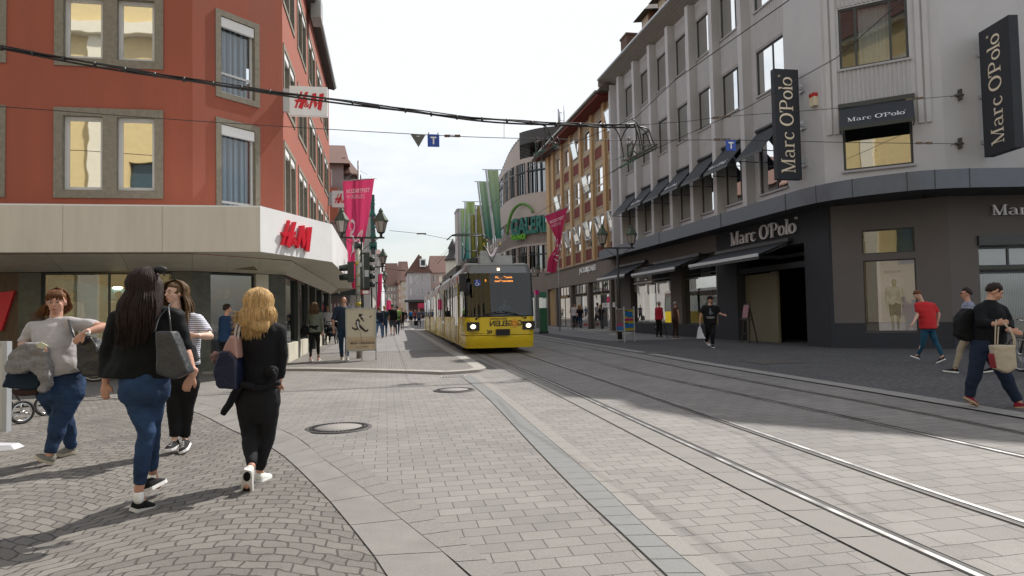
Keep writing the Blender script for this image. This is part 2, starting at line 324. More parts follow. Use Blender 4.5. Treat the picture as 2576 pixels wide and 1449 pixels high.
# ================================================================ facade helpers
def wallholes(mb, P0, u, n, s0, s1, z0, z1, holes, depth=.25, m=0, mr=None):
    mr = m if mr is None else mr
    P0 = V(P0); u = V(u); n = V(n); pt = lambda s, d, z: P0 + u * s + n * d + V((0, 0, z))
    xs = sorted({s0, s1} | {round(a, 4) for h in holes for a in h[:2]}); zs = sorted({z0, z1} | {round(a, 4) for h in holes for a in h[2:4]})
    for i in range(len(xs) - 1):
        for j in range(len(zs) - 1):
            a, b, c, d = xs[i], xs[i + 1], zs[j], zs[j + 1]; mx, mz = (a + b) / 2, (c + d) / 2
            if a < s0 - 1e-6 or b > s1 + 1e-6 or c < z0 - 1e-6 or d > z1 + 1e-6: continue
            if any(h[0] < mx < h[1] and h[2] < mz < h[3] for h in holes): continue
            mb.quad(pt(a, 0, c), pt(b, 0, c), pt(b, 0, d), pt(a, 0, d), m)
    for a, b, c, d in [h[:4] for h in holes]:
        mb.quad(pt(a, 0, c), pt(a, -depth, c), pt(a, -depth, d), pt(a, 0, d), mr); mb.quad(pt(b, 0, c), pt(b, 0, d), pt(b, -depth, d), pt(b, -depth, c), mr)
        mb.quad(pt(a, 0, c), pt(b, 0, c), pt(b, -depth, c), pt(a, -depth, c), mr); mb.quad(pt(a, 0, d), pt(a, -depth, d), pt(b, -depth, d), pt(b, 0, d), mr)
def obox(mb, P0, u, n, s0, s1, d0, d1, z0, z1, m=0):
    P0 = V(P0); u = V(u); n = V(n); pt = lambda s, d, z: P0 + u * s + n * d + V((0, 0, z))
    mb.hexa([pt(s0, d0, z0), pt(s1, d0, z0), pt(s1, d1, z0), pt(s0, d1, z0), pt(s0, d0, z1), pt(s1, d0, z1), pt(s1, d1, z1), pt(s0, d1, z1)], m)
def frame(mb, P0, u, n, a, b, c, d, dp, fw, ft=.06, cols=(), rows=(), m=0):
    obox(mb, P0, u, n, a, a + fw, dp - ft, dp, c, d, m); obox(mb, P0, u, n, b - fw, b, dp - ft, dp, c, d, m)
    obox(mb, P0, u, n, a + fw, b - fw, dp - ft, dp, c, c + fw, m); obox(mb, P0, u, n, a + fw, b - fw, dp - ft, dp, d - fw, d, m)
    for t in cols: x = a + (b - a) * t; obox(mb, P0, u, n, x - fw / 2, x + fw / 2, dp - ft + .004, dp - .004, c + fw, d - fw, m)
    for t in rows: z = c + (d - c) * t; obox(mb, P0, u, n, a + fw, b - fw, dp - ft + .008, dp + .004, z - fw / 2, z + fw / 2, m)
def window(par, P0, u, n, a, b, c, d, dp=-.15, fw=.06, fm=None, gm=None, cols=(), rows=(), name='window', back=None, bd=.5, pane=True):
    mb = MB(); frame(mb, P0, u, n, a, b, c, d, dp, fw, cols=cols, rows=rows)
    o = mb.build(name, fm, par)
    g = MB(); pt = lambda s, q, z: V(P0) + V(u) * s + V(n) * q + V((0, 0, z))
    g.quad(pt(a + fw * .5, dp - .03, c + fw * .5), pt(b - fw * .5, dp - .03, c + fw * .5), pt(b - fw * .5, dp - .03, d - fw * .5), pt(a + fw * .5, dp - .03, d - fw * .5))
    if pane: g.build('pane', gm, o)
    if back:
        k = MB(); obox(k, P0, u, n, a - .05, b + .05, dp - bd - .05, dp - bd, c - .05, d + .05); k.build('room_behind', back, o)
    return o
def curtain(par, P0, u, n, a, b, c, d, q, m, waves=14, amp=.03):
    mb = MB(); mb.sheet(lambda i, j: V(P0) + V(u) * (a + (b - a) * i) + V(n) * (q + amp * math.sin(i * waves * 6.283) + amp * .5 * math.sin(i * waves * 2.3 * 6.283)) + V((0, 0, c + (d - c) * j)), waves * 8, 1)
    return mb.build('curtain', m, par)
# ================================================================ materials
RED = mat('red_render', (.325, .090, .054), .85, var=.11, vs=1.5, stretch=(1.4, 1.4, .22), bump=.1, bs=25)
STONE = mat('window_stone', (.23, .205, .16), .85, var=.22, vs=9, bump=.35, bs=70)
FASC = mat('fascia_panel', (.60, .555, .485), .5, var=.10, vs=1.6, stretch=(2.2, 2.2, .25))
FASCW = mat('fascia_bright', (.80, .80, .80), .45, var=.03)
SOFF = mat('soffit_panel', (.60, .57, .47), .6, var=.12, vs=2)
STONED = mat('dark_stone', (.085, .088, .07), .45, var=.35, vs=5, bump=.2)
GLM = glass('mirror_glass', .85, (.2, .22, .22), .015, .06)
GLS = glass('shop_glass', .17, (.78, .84, .78), .01, .02)
GLD = glass('dim_glass', .42, (.25, .28, .28), .01, .03)
GLK = glass('clear_glass', .12, (.9, .92, .92), .01)
WFR = mat('window_frame_white', (.62, .62, .62), .45, var=.03)
GFR = mat('window_frame_dark', (.035, .042, .045), .4, var=.1)
WHITE = mat('white_paint', (.78, .78, .78), .4, var=.03)
LGREY = mat('light_grey_metal', (.45, .47, .5), .4, .3, var=.05)
MGREY = mat('grey_metal', (.2, .21, .22), .45, .5, var=.1)
DGREY = mat('dark_metal', (.045, .05, .05), .45, .4, var=.15)
BLACK = mat('black_matt', (.012, .012, .013), .6, var=.2)
ROOM = mat('dim_room', (.02, .021, .022), .9, var=.4, vs=1)
ROOMW = mat('shop_room', (.17, .15, .09), .9, var=.45, vs=.8)
LOGO = mat('logo_red', (.58, .012, .03), .4, var=.03)
GALV = mat('galvanised', (.38, .39, .38), .45, .4, var=.12, vs=12)
TILE = mat('roof_tile', (.125, .06, .045), .8, var=.35, vs=14, bump=.7, bs=22, stretch=(1, 1, 2))
CURT = mat('curtain_cloth', (.55, .58, .62), .9, var=.05)
CURTB = striped('striped_curtain', (.34, .44, .50), (.02, .03, .04), .12, .62, 0)
# ================================================================ ground
PAV = paving('paver_street', .23, .155, (.212, .20, .185), (.172, .163, .152), (.075, .070, .065), .0045, tone=.2, jit=.02)
PAVB = paving('paver_track', .30, .21, (.212, .20, .187), (.176, .166, .156), (.068, .064, .06), .005, rot=.0, tone=.2, jit=.03)
COB = paving('cobble_arcs', .15, .115, (.178, .165, .148), (.128, .119, .108), (.064, .059, .053), .007, .8, arc=2.1, bump=1.0, jit=.11, tone=.25)
COBS = paving('cobble_small', .13, .10, (.22, .205, .188), (.17, .16, .148), (.095, .09, .083), .012, .8, arc=1.4, bump=.8, jit=.07, tone=.12)
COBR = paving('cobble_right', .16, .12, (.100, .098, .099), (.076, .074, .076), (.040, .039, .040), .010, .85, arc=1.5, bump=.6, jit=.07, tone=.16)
SLAB = mat('granite_slab', (.180, .170, .157), .75, var=.18, vs=3, bump=.3, bs=120)
SLABW = mat('granite_kerb', (.29, .275, .245), .7, var=.10, vs=25, bump=.25, bs=90)
SLABB = mat('blue_slab', (.155, .157, .153), .7, var=.14, vs=14, bump=.2, bs=80)
JOINT = mat('joint', (.115, .108, .098), .95, var=.2)
STEEL = mat('rail_steel', (.48, .48, .48), .36, 1, var=.08)
RUST = mat('rail_side', (.16, .15, .14), .7, .1, var=.2)
IRON = mat('cast_iron', (.06, .056, .053), .7, .1, var=.3, vs=30, bump=.4)
mb = MB(); e = 700
mb.quad((-e, -60, SL * -60), (e, -60, SL * -60), (e, e, SL * e), (-e, e, SL * e)); struct(mb.build('ground', PAV))
def crv(px, k=8, f=G):        # smooth ground curve through pixel points
    P = [f(*p) for p in px]; out = []
    for i in range(len(P) - 1):
        a, b, c, d = P[max(i - 1, 0)], P[i], P[i + 1], P[min(i + 2, len(P) - 1)]
        for j in range(k):
            t = j / k; out.append(.5 * ((2 * b) + (c - a) * t + (2 * a - 5 * b + 4 * c - d) * t * t + (3 * b - a - 3 * c + d) * t ** 3))
    out.append(P[-1]); return out
def lift(p, h): return V((p.x, p.y, gz(p.y) + h))
def sheet(name, pts, h, m):
    mb = MB(); mb.add([lift(p, h) for p in pts], [tuple(range(len(pts)))]); return struct(mb.build(name, m))
def resample(P, step):
    out = [P[0]]; acc = 0
    for a, b in zip(P, P[1:]):
        L_ = (b - a).length; t = step - acc
        while t <= L_: out.append(a.lerp(b, t / L_)); t += step
        acc = (acc + L_) % step if L_ else acc
    return out
def offs(P, w):
    out = []
    for i, p in enumerate(P):
        d = P[min(i + 1, len(P) - 1)] - P[max(i - 1, 0)]; n = V((d.y, -d.x, 0)).normalized(); out.append(p + n * w)
    return out
def slabband(name, A, B, h, m, step=.6, gap=.005, th=0):
    n = max(4, int(sum((a - b).length for a, b in zip(A, A[1:])) / step))
    def at(P, t):
        ls = [0]
        for a, b in zip(P, P[1:]): ls.append(ls[-1] + (b - a).length)
        x = t * ls[-1]
        for i in range(len(P) - 1):
            if x <= ls[i + 1] + 1e-9: return P[i].lerp(P[i + 1], (x - ls[i]) / max(1e-9, ls[i + 1] - ls[i]))
        return P[-1]
    base = MB(); top = MB(); g = gap / step / n
    for i in range(n):
        a0, a1, b0, b1 = at(A, i / n), at(A, (i + 1) / n), at(B, i / n), at(B, (i + 1) / n)
        base.quad(*[lift(p, h) for p in (a0, b0, b1, a1)])
        c = (a0 + a1 + b0 + b1) / 4; k = lambda p: p + (c - p).normalized() * gap
        top.quad(*[lift(k(p), h + .004) for p in (a0, b0, b1, a1)], 1)
    base.join(top); return struct(base.build(name, [JOINT, m]))
inner = crv([(-260, 990), (0, 985), (215, 997), (450, 1027), (590, 1087), (690, 1132), (800, 1232), (890, 1337), (975, 1449), (1010, 1510)])
midc = crv([(-260, 974), (0, 972), (225, 984), (470, 1010), (700, 1080), (820, 1162), (900, 1222), (1000, 1302), (1125, 1402), (1180, 1449), (1240, 1510)])
outc = crv([(-260, 966), (0, 965), (232, 976), (480, 1001), (725, 1068), (865, 1142), (930, 1186), (1050, 1272), (1190, 1384), (1270, 1449), (1335, 1510)])
sheet('cobble_pavement', inner + [V((-.2, 1.0, 0)), V((-20, 1.0, 0)), V((-20, inner[0].y, 0))], .004, COB)
slabband('granite_border', inner, midc, .008, SLAB, .62)
slabband('paver_border', midc, outc, .008, mat('border_brick', (.175, .165, .152), .8, var=.14, vs=25, bump=.3), .26)
sL = crv([(1160, 947), (1224, 1000), (1324, 1106), (1436, 1223), (1553, 1334), (1675, 1449), (1760, 1530)])
sR = crv([(1183, 945), (1240, 986), (1374, 1100), (1497, 1206), (1620, 1323), (1770, 1449), (1870, 1530)])
slabband('blue_slab_strip', sL, sR, .006, SLABB, .2)
s3 = offs(sR, -.28) if False else crv([(1206, 944), (1262, 986), (1411, 1100), (1540, 1206), (1672, 1323), (1830, 1449), (1940, 1530)])
slabband('paver_course', sR, s3, .006, mat('course_stone', (.212, .20, .183), .75, var=.12, vs=28, bump=.3), .33)
r1 = crv([(1214, 888), (1225, 893), (1378, 958), (1575, 1047), (2000, 1240), (2455, 1443), (2700, 1553)])
r2 = crv([(1290, 881), (1300, 885), (1520, 959), (1865, 1078), (2250, 1213), (2576, 1323), (2900, 1432)])
r3 = crv([(1300, 858), (1355, 872), (1500, 911), (1631, 944), (2100, 1044), (2576, 1150), (3000, 1243)])
r4 = crv([(1350, 853), (1440, 868), (1600, 901), (1865, 956), (2200, 1018), (2576, 1092), (3000, 1172)])
def extend(P, d): return [P[0] + (P[0] - P[3]).normalized() * d] + P
r1, r2 = [P[0:1] + P for P in (r1, r2)]
for P, X in ((r1, 3.15), (r2, 4.15)): P[0] = V((X + .35, 60, 0)); 
r3 = [V((6.55, 120, 0))] + r3; r4 = [V((7.55, 120, 0))] + r4
# bands of larger slabs along the tracks
sheet('track_paving', offs(r1, .34) + list(reversed(offs(r4, -.45))), .003, PAVB)
slabband('rail_border', offs(r1, .36), offs(r1, .08), .006, SLAB, .55)
for P, lb in ((r1, 'near rail of the tram\'s own track, nearest the blue slab strip'), (r2, 'second rail from the left, shining, right rail of the tram\'s track'), (r3, 'third rail from the left, first rail of the empty track'), (r4, 'far rail of the empty track, next to the shaded shop pavement')):
    t = thing('tram_rail', lb, 'rail', P[-1], 'tram rails set in the paving')
    hd = MB(); gr = MB(); lp = MB()
    sg = 1 if P is r1 or P is r3 else -1; A, B, C_, D = offs(P, .054 * sg), offs(P, .016 * sg), offs(P, -.034 * sg), offs(P, -.046 * sg)
    if sg < 0: A, B, C_, D = A, B, C_, D
    for i in range(len(P) - 1):
        hd.hexa([lift(A[i], -.02), lift(B[i], -.02), lift(B[i + 1], -.02), lift(A[i + 1], -.02), lift(A[i], .016), lift(B[i], .016), lift(B[i + 1], .016), lift(A[i + 1], .016)])
        gr.quad(lift(B[i], .011), lift(C_[i], .011), lift(C_[i + 1], .011), lift(B[i + 1], .011))
        lp.hexa([lift(C_[i], -.02), lift(D[i], -.02), lift(D[i + 1], -.02), lift(C_[i + 1], -.02), lift(C_[i], .015), lift(D[i], .015), lift(D[i + 1], .015), lift(C_[i + 1], .015)])
    hd.build('rail_head', STEEL, t); gr.build('groove', BLACK, t); lp.build('guard_lip', RUST, t)
# raised pavement on the left with its granite kerb
ker = crv([(-300, 975), (0, 962), (250, 951), (530, 941), (722, 933.5), (900, 936), (1073, 941), (1120, 942.5), (1192, 937.8), (1213, 935), (1222, 931), (1217, 926), (1198, 915), (1182, 905.5), (1136, 882.6), (1089, 856), (1057.8, 838), (1034.6, 825), (1019.6, 815)], 6)
ker.append(V((ker[-1].x + .4, 130, 0)))
kin = offs(ker, -.30)
top = MB(); top.add([lift(p, .06) for p in kin] + [V((-9, 130, gz(130) + .06)), V((-30, 130, gz(130) + .06)), V((-30, kin[0].y, gz(14) + .06))], [tuple(range(len(kin) + 3))])
struct(top.build('pavement', COBS))
k = MB()
for i in range(len(ker) - 1):
    k.quad(lift(ker[i], -.02), lift(ker[i + 1], -.02), lift(ker[i + 1], .062), lift(ker[i], .062)); k.quad(lift(ker[i], .062), lift(ker[i + 1], .062), lift(kin[i + 1], .062), lift(kin[i], .062))
struct(k.build('kerb', SLABW))
# dark flagged road section and light strips beyond the corner
q = [G(x, y) for x, y in ((940, 893), (1160, 893), (1037, 824), (975, 822))]
flag = paving('flags_grey', .9, .6, (.21, .20, .195), (.18, .172, .167), (.12, .116, .112), .012, tone=.1)
sheet('flagstones', [V((-2.2, 23.5, 0)), V((q[1].x - .45, 23.5, 0)), V((ker[-2].x - .4, 70, 0)), V((ker[-2].x - .4, 128, 0)), V((-2.2, 128, 0))], .066, flag)
for (xa, ya), (xb, yb) in (((985, 856), (1053, 855)), ((1044, 876), (1106, 875)), ((1010, 863), (1040, 862))):
    a, b = G(xa, ya), G(xb, yb); sheet('light_paving_strip', [a, b, b + V((0, .16, 0)), a + V((0, .16, 0))], .072, SLABW)
# kerb and shaded pavement on the right
kr = crv([(1349, 845), (1470, 866), (1614, 890), (1778, 919), (2072, 968), (2255, 999), (2576, 1055), (2900, 1112)]); kr = [V((kr[0].x + .15, 125, 0))] + kr
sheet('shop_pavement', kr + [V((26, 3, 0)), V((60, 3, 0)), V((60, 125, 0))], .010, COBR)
slabband('pale_kerb_band', kr, offs(kr, -.34), .014, mat('band_stone', (.24, .23, .215), .75, var=.1, vs=25, bump=.2), .8)
sheet('flagstones', [V((9.2, 27, 0)), V((13.5, 27, 0)), V((13.5, 110, 0)), V((9.0, 110, 0))], .016, flag)
for j in range(5):
    y = 29 + j * 3.4; sheet('light_paving_strip', [V((9.4, y, 0)), V((13.2, y + .9, 0)), V((13.2, y + 1.1, 0)), V((9.4, y + .2, 0))], .021, SLABW)
def manhole(c, r, lb):
    t = thing('manhole_cover', lb, 'manhole cover', lift(c, 0), 'round manhole covers in the street')
    c = lift(c, 0); f = MB(); f.lathe(c, [(r, -.02), (r, .010), (r * .9, .014), (r * .86, .006), (r * .84, .006)], 40); f.build('frame_ring', IRON, t)
    d = MB(); d.lathe(c, [(r * .80, 0), (r * .80, .012), (r * .01, .013)], 40); d.build('lid', mat('lid_concrete', (.235, .22, .205), .8, var=.15, vs=40, bump=.5), t)
    s = MB(); k = 44
    for i in range(k):
        a = 2 * math.pi * i / k
        for q, w in ((.84, .035), (.745, .025)):
            p = c + V((math.cos(a), math.sin(a), 0)) * r * q; u = V((math.cos(a), math.sin(a), 0)); s.bar(p - u * r * .035 + V((0, 0, .016)), p + u * r * .035 + V((0, 0, .016)), w, .006)
    s.build('slot_pattern', BLACK, t)
manhole(G(852, 1077), .40, 'large round manhole cover beside the cobbles, nearest the camera'); manhole(G(1143, 982), .37, 'smaller looking round manhole cover beside the blue slab strip')
t = thing('drain_grate', 'slotted rainwater grate against the rounded kerb', 'drain grate', G(1140, 947))
p = G(1141, 947); f = MB(); f.box(p.x - .28, p.x + .28, p.y - .17, p.y + .17, gz(p.y) - .02, gz(p.y) + .008); f.build('grate_frame', mat('grate_iron', (.3, .29, .27), .6, .3), t)
f = MB()
for i in range(9): f.box(p.x - .23 + i * .053, p.x - .205 + i * .053, p.y - .13, p.y + .13, gz(p.y) + .009, gz(p.y) + .011)
f.build('slot', BLACK, t)
a, b = G(1194, 907), G(1234, 927)
t = thing('channel_drain', 'long ribbed metal channel drain beside the kerb point in front of the tram', 'drain channel', a); f = MB()
for i in range(14):
    p = a.lerp(b, i / 13); f.box(p.x - .13, p.x + .13, p.y - .055, p.y + .055, gz(p.y) - .01, gz(p.y) + .012)
f.build('rib', mat('channel_iron', (.16, .155, .15), .6, .4), t)
for x, y, sx_, sy_, lb in ((1947, 912, .62, .55, 'dark square steel cover plate in the shaded shop pavement'), (1645, 889, .35, .35, 'small dark cover plate beside the pale kerb band')):
    p = G(x, y); t = thing('cover_plate', lb, 'cover plate', p, 'steel cover plates in the pavement'); f = MB(); f.box(p.x - sx_, p.x + sx_, p.y - sy_, p.y + sy_, gz(p.y), gz(p.y) + .022)
    f.build('plate', mat('plate_brown', (.085, .075, .068), .7, .2, var=.3, vs=30), t); f = MB()
    for i in (-1, 1): f.box(p.x + i * (sx_ - .04) - .015, p.x + i * (sx_ - .04) + .015, p.y - sy_ + .03, p.y + sy_ - .03, gz(p.y) + .022, gz(p.y) + .027)
    f.build('frame', MGREY, t)
# ================================================================ red corner store on the left
ux, uy, ud = V((1, 0, 0)), V((0, 1, 0)), V((1, 1, 0)).normalized(); nf, ns, nd = V((0, -1, 0)), V((1, 0, 0)), V((1, -1, 0)).normalized()
CEDGE = 1
bld = thing('red_store', 'red rendered corner store with stone window surrounds and a cream canopy', 'building', (-12, 25, 0))
PF, PS, PD = V((0, 17.8, 0)), V((-2.8, 0, 0)), V((-4.7, 17.8, 0))
fh = []; wins = []                                   # front: pairs of windows inside one stone surround
for base in (-7.84, -11.34, -14.9, -18.4):
    for z0, z1 in ((4.44, 6.66), (7.69, 9.62), (10.9, 12.9)):
        fh.append((base, base + 2.46, z0, z1)); wins.append((base, z0, z1))
w = MB(); wallholes(w, PF, ux, nf, -24, -4.7, 2.9, 13.6, fh, .22)
CH_ = [(.62, 1.92, 7.22, 9.55), (.62, 1.92, 3.6, 6.68), (.62, 1.92, 10.6, 12.7)]
wallholes(w, PD, ud, nd, 0, 2.687, 2.9, 13.6, CH_, .22)
sh = []
for i in range(5):
    y0 = 19.78 + i * 3.24; 
    for z0, z1 in ((3.9, 6.52), (7.5, 9.35), (10.5, 12.5)): sh.append((y0, y0 + 2.5, z0, z1))
wallholes(w, PS, uy, ns, 19.7, 36, 2.9, 13.6, sh, .2)
wallholes(w, V((0, 36, 0)), ux, V((0, 1, 0)), -24, -2.8, 0, 13.6, [])
w.build('wall', RED, bld)
for base, z0, z1 in wins:
    lt = z1 > 9 and z1 < 10
    s = MB(); frame(s, PF, ux, nf, base, base + 2.46, z0, z1, .03, .20, .26); obox(s, PF, ux, nf, base + 1.08, base + 1.40, -.23, .028, z0 + .20, z1 - .20); sf = s.build('window_surround', STONE, bld)
    for a, b in ((base + .20, base + 1.08), (base + 1.40, base + 2.26)):
        f = MB(); frame(f, PF, ux, nf, a, b, z0 + .20, z1 - .20, -.10, .05, .05); frame(f, PF, ux, nf, a + .05, b - .05, z0 + .25, z1 - .25, -.125, .045, .05); f.build('window', WFR, sf)
        g = MB(); g.quad(PF + V((a + .06, .14, z0 + .27)), PF + V((b - .06, .14, z0 + .27)), PF + V((b - .06, .14, z1 - .27)), PF + V((a + .06, .14, z1 - .27))); g.build('pane', GLM, sf)
for a, b, z0, z1 in CH_:
    s = MB(); frame(s, PD, ud, nd, a, b, z0, z1, .03, .15, .25); sf = s.build('window_surround', STONE, bld)
    wn = MB(); frame(wn, PD, ud, nd, a + .15, b - .15, z0 + .15, z1 - .15, -.10, .06, .06, rows=(.27,)); wn.build('window', WFR, sf)
    g = MB(); pq = lambda s_, z: PD + ud * s_ + nd * -.14 + V((0, 0, z)); g.quad(pq(a + .2, z0 + .2), pq(b - .2, z0 + .2), pq(b - .2, z1 - .2), pq(a + .2, z1 - .2)); g.build('pane', glass('soft_glass', .10, (.85, .9, .95), .02), sf)
    k = MB(); obox(k, PD, ud, nd, a + .16, b - .16, -.09, .0, z1 - .42, z1 - .17); k.build('roller_blind', WHITE, sf)
    curtain(sf, PD, ud, nd, a + .18, b - .18, z0 + .2, z1 - .2, -.3, CURTB, 9, .045)
    k = MB(); obox(k, PD, ud, nd, a, b, -.8, -.75, z0, z1); k.build('room_behind', ROOM, sf)
for a, b, z0, z1 in sh:
    s = MB(); frame(s, PS, uy, ns, a, b, z0, z1, .03, .13, .22); obox(s, PS, uy, ns, (a + b) / 2 - .06, (a + b) / 2 + .06, -.18, .028, z0 + .13, z1 - .13); sf = s.build('window_surround', STONE, bld)
    wn = MB()
    for c, d in ((a + .13, (a + b) / 2 - .06), ((a + b) / 2 + .06, b - .13)): frame(wn, PS, uy, ns, c, d, z0 + .13, z1 - .13, -.1, .05, .05)
    wn.build('window', mat('frame_taupe', (.25, .25, .23), .5), sf)
    g = MB(); pq = lambda s_, z: PS + uy * s_ + ns * -.13 + V((0, 0, z)); g.quad(pq(a + .15, z0 + .15), pq(b - .15, z0 + .15), pq(b - .15, z1 - .15), pq(a + .15, z1 - .15)); g.build('pane', GLD, sf)
    k = MB()
    for c, d in ((a + .14, (a + b) / 2 - .07), ((a + b) / 2 + .07, b - .14)): obox(k, PS, uy, ns, c, d, -.08, -.0, z1 - .34, z1 - .14)
    k.build('roller_blind', WHITE, sf); k = MB(); obox(k, PS, uy, ns, a, b, -.75, -.7, z0, z1); k.build('room_behind', ROOM, sf)
r = MB()     # eaves, gutter, roof
FE = [V((-24, 17.2, 0)), V((-4.55, 17.4, 0)), V((-2.5, 19.55, 0)), V((-2.5, 36.1, 0))]; FI = [V((-24, 23, 0)), V((-7, 23, 0)), V((-7, 23, 0)), V((-7, 33, 0))]
for i in range(3):
    a, b, c, d = FE[i], FE[i + 1], FI[i + 1], FI[i]
    r.hexa([a + V((0, 0, 13.45)), b + V((0, 0, 13.45)), c + V((0, 0, 13.45)), d + V((0, 0, 13.45)), a + V((0, 0, 13.62)), b + V((0, 0, 13.62)), c + V((0, 0, 16.2)), d + V((0, 0, 16.2))])
r.build('roof', mat('eaves_dark', (.075, .07, .065), .7, var=.3, vs=8), bld)
g = MB(); g.tube([p + V((0, 0, 13.62)) for p in FE], .11, 8); obox(g, V((-2.4, 0, 0)), uy, ns, 26, 26.9, -.25, .12, 12.9, 13.75); g.build('gutter', GALV, bld)
# canopy with its panels
Fb, Ft = 2.87, 3.84
CF = [V((-24, 15.2, 0)), V((-2.65, 15.2, 0)), V((-1.36, 18.1, 0)), V((-1.36, 34.5, 0))]; TL = [V((-24, 15.5, 0)), V((-4.1, 15.5, 0)), V((-2.32, 17.5, 0)), V((-2.32, 34.5, 0))]; WL = [V((-24, 17.15, 0)), V((-4.55, 17.15, 0)), V((-2.67, 19.03, 0)), V((-2.67, 34.5, 0))]
Z = lambda p, z: V((p.x, p.y, z))
fs = MB()
xs_ = [-24, -18.2, -13, -7.72, -4.6 - .45, -2.65]; 
xs_ = [-24, -20, -15.5, -11.0, atY(158, 560, 15.2).x, atY(408, 560, 15.2).x, -2.65]
for i in range(len(xs_) - 1):
    a, b = xs_[i] + .004, xs_[i + 1] - .004; fs.quad(V((a, 15.2, Fb)), V((b, 15.2, Fb)), V((b, 15.2, Ft)), V((a, 15.2, Ft)), 0)
fs.quad(V((-24, 15.215, Fb)), V((-2.65, 15.215, Fb)), V((-2.65, 15.215, Ft)), V((-24, 15.215, Ft)), 0)
fs.quad(Z(CF[1], Fb), Z(CF[2], Fb), Z(CF[2], Ft), Z(CF[1], Ft), 1); fs.quad(Z(CF[2], Fb), Z(CF[3], Fb), Z(CF[3], Ft), Z(CF[2], Ft), 1)
for i in range(3):
    a, b = CF[i], CF[i + 1]; fs.hexa([Z(a, Ft), Z(b, Ft), Z(WL[i + 1], Ft), Z(WL[i], Ft), Z(a, Ft + .03), Z(b, Ft + .03), Z(WL[i + 1], Ft + .03), Z(WL[i], Ft + .03)], 1)
fs.build('fascia', [FASC, FASCW, JOINT], bld)
so = MB()
for i in range(3): so.quad(Z(CF[i], Fb), Z(CF[i + 1], Fb), Z(TL[i + 1], Fb), Z(TL[i], Fb))
so.quad(Z(CF[3], Fb), Z(WL[3], 2.6), Z(WL[3], Ft), Z(CF[3], Ft)); so.build('soffit', SOFF, bld)
pn = MB()
for i in range(3):
    n = (14, 3, 12)[i]
    for j in range(n):
        e_ = .006 / 2; ta, tb = TL[i].lerp(TL[i + 1], (j + e_) / n), TL[i].lerp(TL[i + 1], (j + 1 - e_) / n); wa, wb = WL[i].lerp(WL[i + 1], (j + e_) / n), WL[i].lerp(WL[i + 1], (j + 1 - e_) / n)
        pn.quad(Z(ta, Fb - .015), Z(tb, Fb - .015), Z(wb, 2.6), Z(wa, 2.6))
pn.build('sloping_panel', SOFF, bld)
# ground floor
gf = MB()
def seg(mb, P0, u, n, s0, s1, z0, z1, m, t=.3): obox(mb, P0, u, n, s0, s1, -t, 0, z0, z1, m)
PW = V((0, 17.15, 0)); PE = V((-4.55, 17.15, 0)); PT = V((-2.67, 0, 0)); X_ = lambda x: atY(x, 780, 17.15).x
seg(gf, PW, ux, nf, -24, X_(46), 0, 2.585, 1); seg(gf, PW, ux, nf, X_(46), X_(102), 0, 2.585, 0); seg(gf, PW, ux, nf, X_(102), X_(433), 0, .62, 0)
seg(gf, PW, ux, nf, X_(433), -4.55, 0, 2.585, 0)
D_ = lambda x: (plane(x, 780, PE, nd) - PE).dot(ud)
seg(gf, PE, ud, nd, 0, D_(530), 0, 2.585, 0); seg(gf, PE, ud, nd, D_(530), D_(645), 0, .45, 0); seg(gf, PE, ud, nd, D_(645), D_(676), 0, 2.585, 2); seg(gf, PE, ud, nd, D_(676), 2.66, 0, 2.585, 0)
for a, b, lo in ((20.5 - 1.3, 21.6, .7), (22.1, 24.3, .7), (27.2, 29.4, .7), (30.5, 33, .7)): seg(gf, PT, uy, ns, a, b, 0, lo, 2, .35)
for a in (21.6, 24.3, 26.8, 29.4, 33): seg(gf, PT, uy, ns, a, a + .5, 0, 2.585, 3, .3)
seg(gf, V((0, 36, 0)), ux, V((0, 1, 0)), -24, -2.8, 0, 3.2, 0)
gf.build('ground_floor_wall', [STONED, mat('wood_panel_brown', (.10, .062, .035), .6, var=.3, vs=3, stretch=(6, 6, 1)), SOFF, mat('mullion_dark', (.03, .036, .03), .4)], bld)
def shopwin(P0, u, n, a, b, c, d, back=ROOMW, bd=1.2, cols=()):
    return window(bld, P0, u, n, a, b, c, d, -.08, .04, GFR, GLS, cols=cols, name='shop_window', back=back, bd=bd)
shopwin(PW, ux, nf, X_(102), X_(433), .62, 2.575, cols=(.5,)); shopwin(PE, ud, nd, D_(530), D_(645), .45, 2.575)
for a, b in ((19.2, 21.6), (22.1, 24.3), (27.3, 29.4), (29.9, 33)): shopwin(PT, uy, ns, a, b, .7, 2.6, back=ROOM)
k = MB(); k.box(-24, -3.2, 22.4, 22.5, 0, 2.9); k.box(-24, -3.2, 17.5, 22.4, 2.66, 2.8); k.hexa([(-8.0, 17.9, .8), (-6.2, 17.9, .8), (-6.2, 17.95, .8), (-8.0, 17.95, .8), (-8.0, 17.9, 2.55), (-6.2, 17.9, 2.2), (-6.2, 17.95, 2.2), (-8.0, 17.95, 2.55)], 1); k.build('shop_interior', [ROOMW, mat('sky_blue_poster', (.10, .30, .52), .5, var=.2, vs=2)], bld)
k = MB(); k.ell((atY(296, 722, 17.9).x, 17.9, atY(296, 724, 17.9).z), .12, .09, .03); k.build('display_lamp', mat('display_lamp_warm', (1, .9, .7), .5, emit=(1, .72, .4, 14)), bld)
d = MB(); obox(d, PT, uy, ns, 24.8, 26.8, -.5, -.46, 0, 2.5); obox(d, PT, uy, ns, 25.75, 25.85, -.46, -.40, 0, 2.4, 1); d.build('entrance_door', [GLD, GFR], bld)
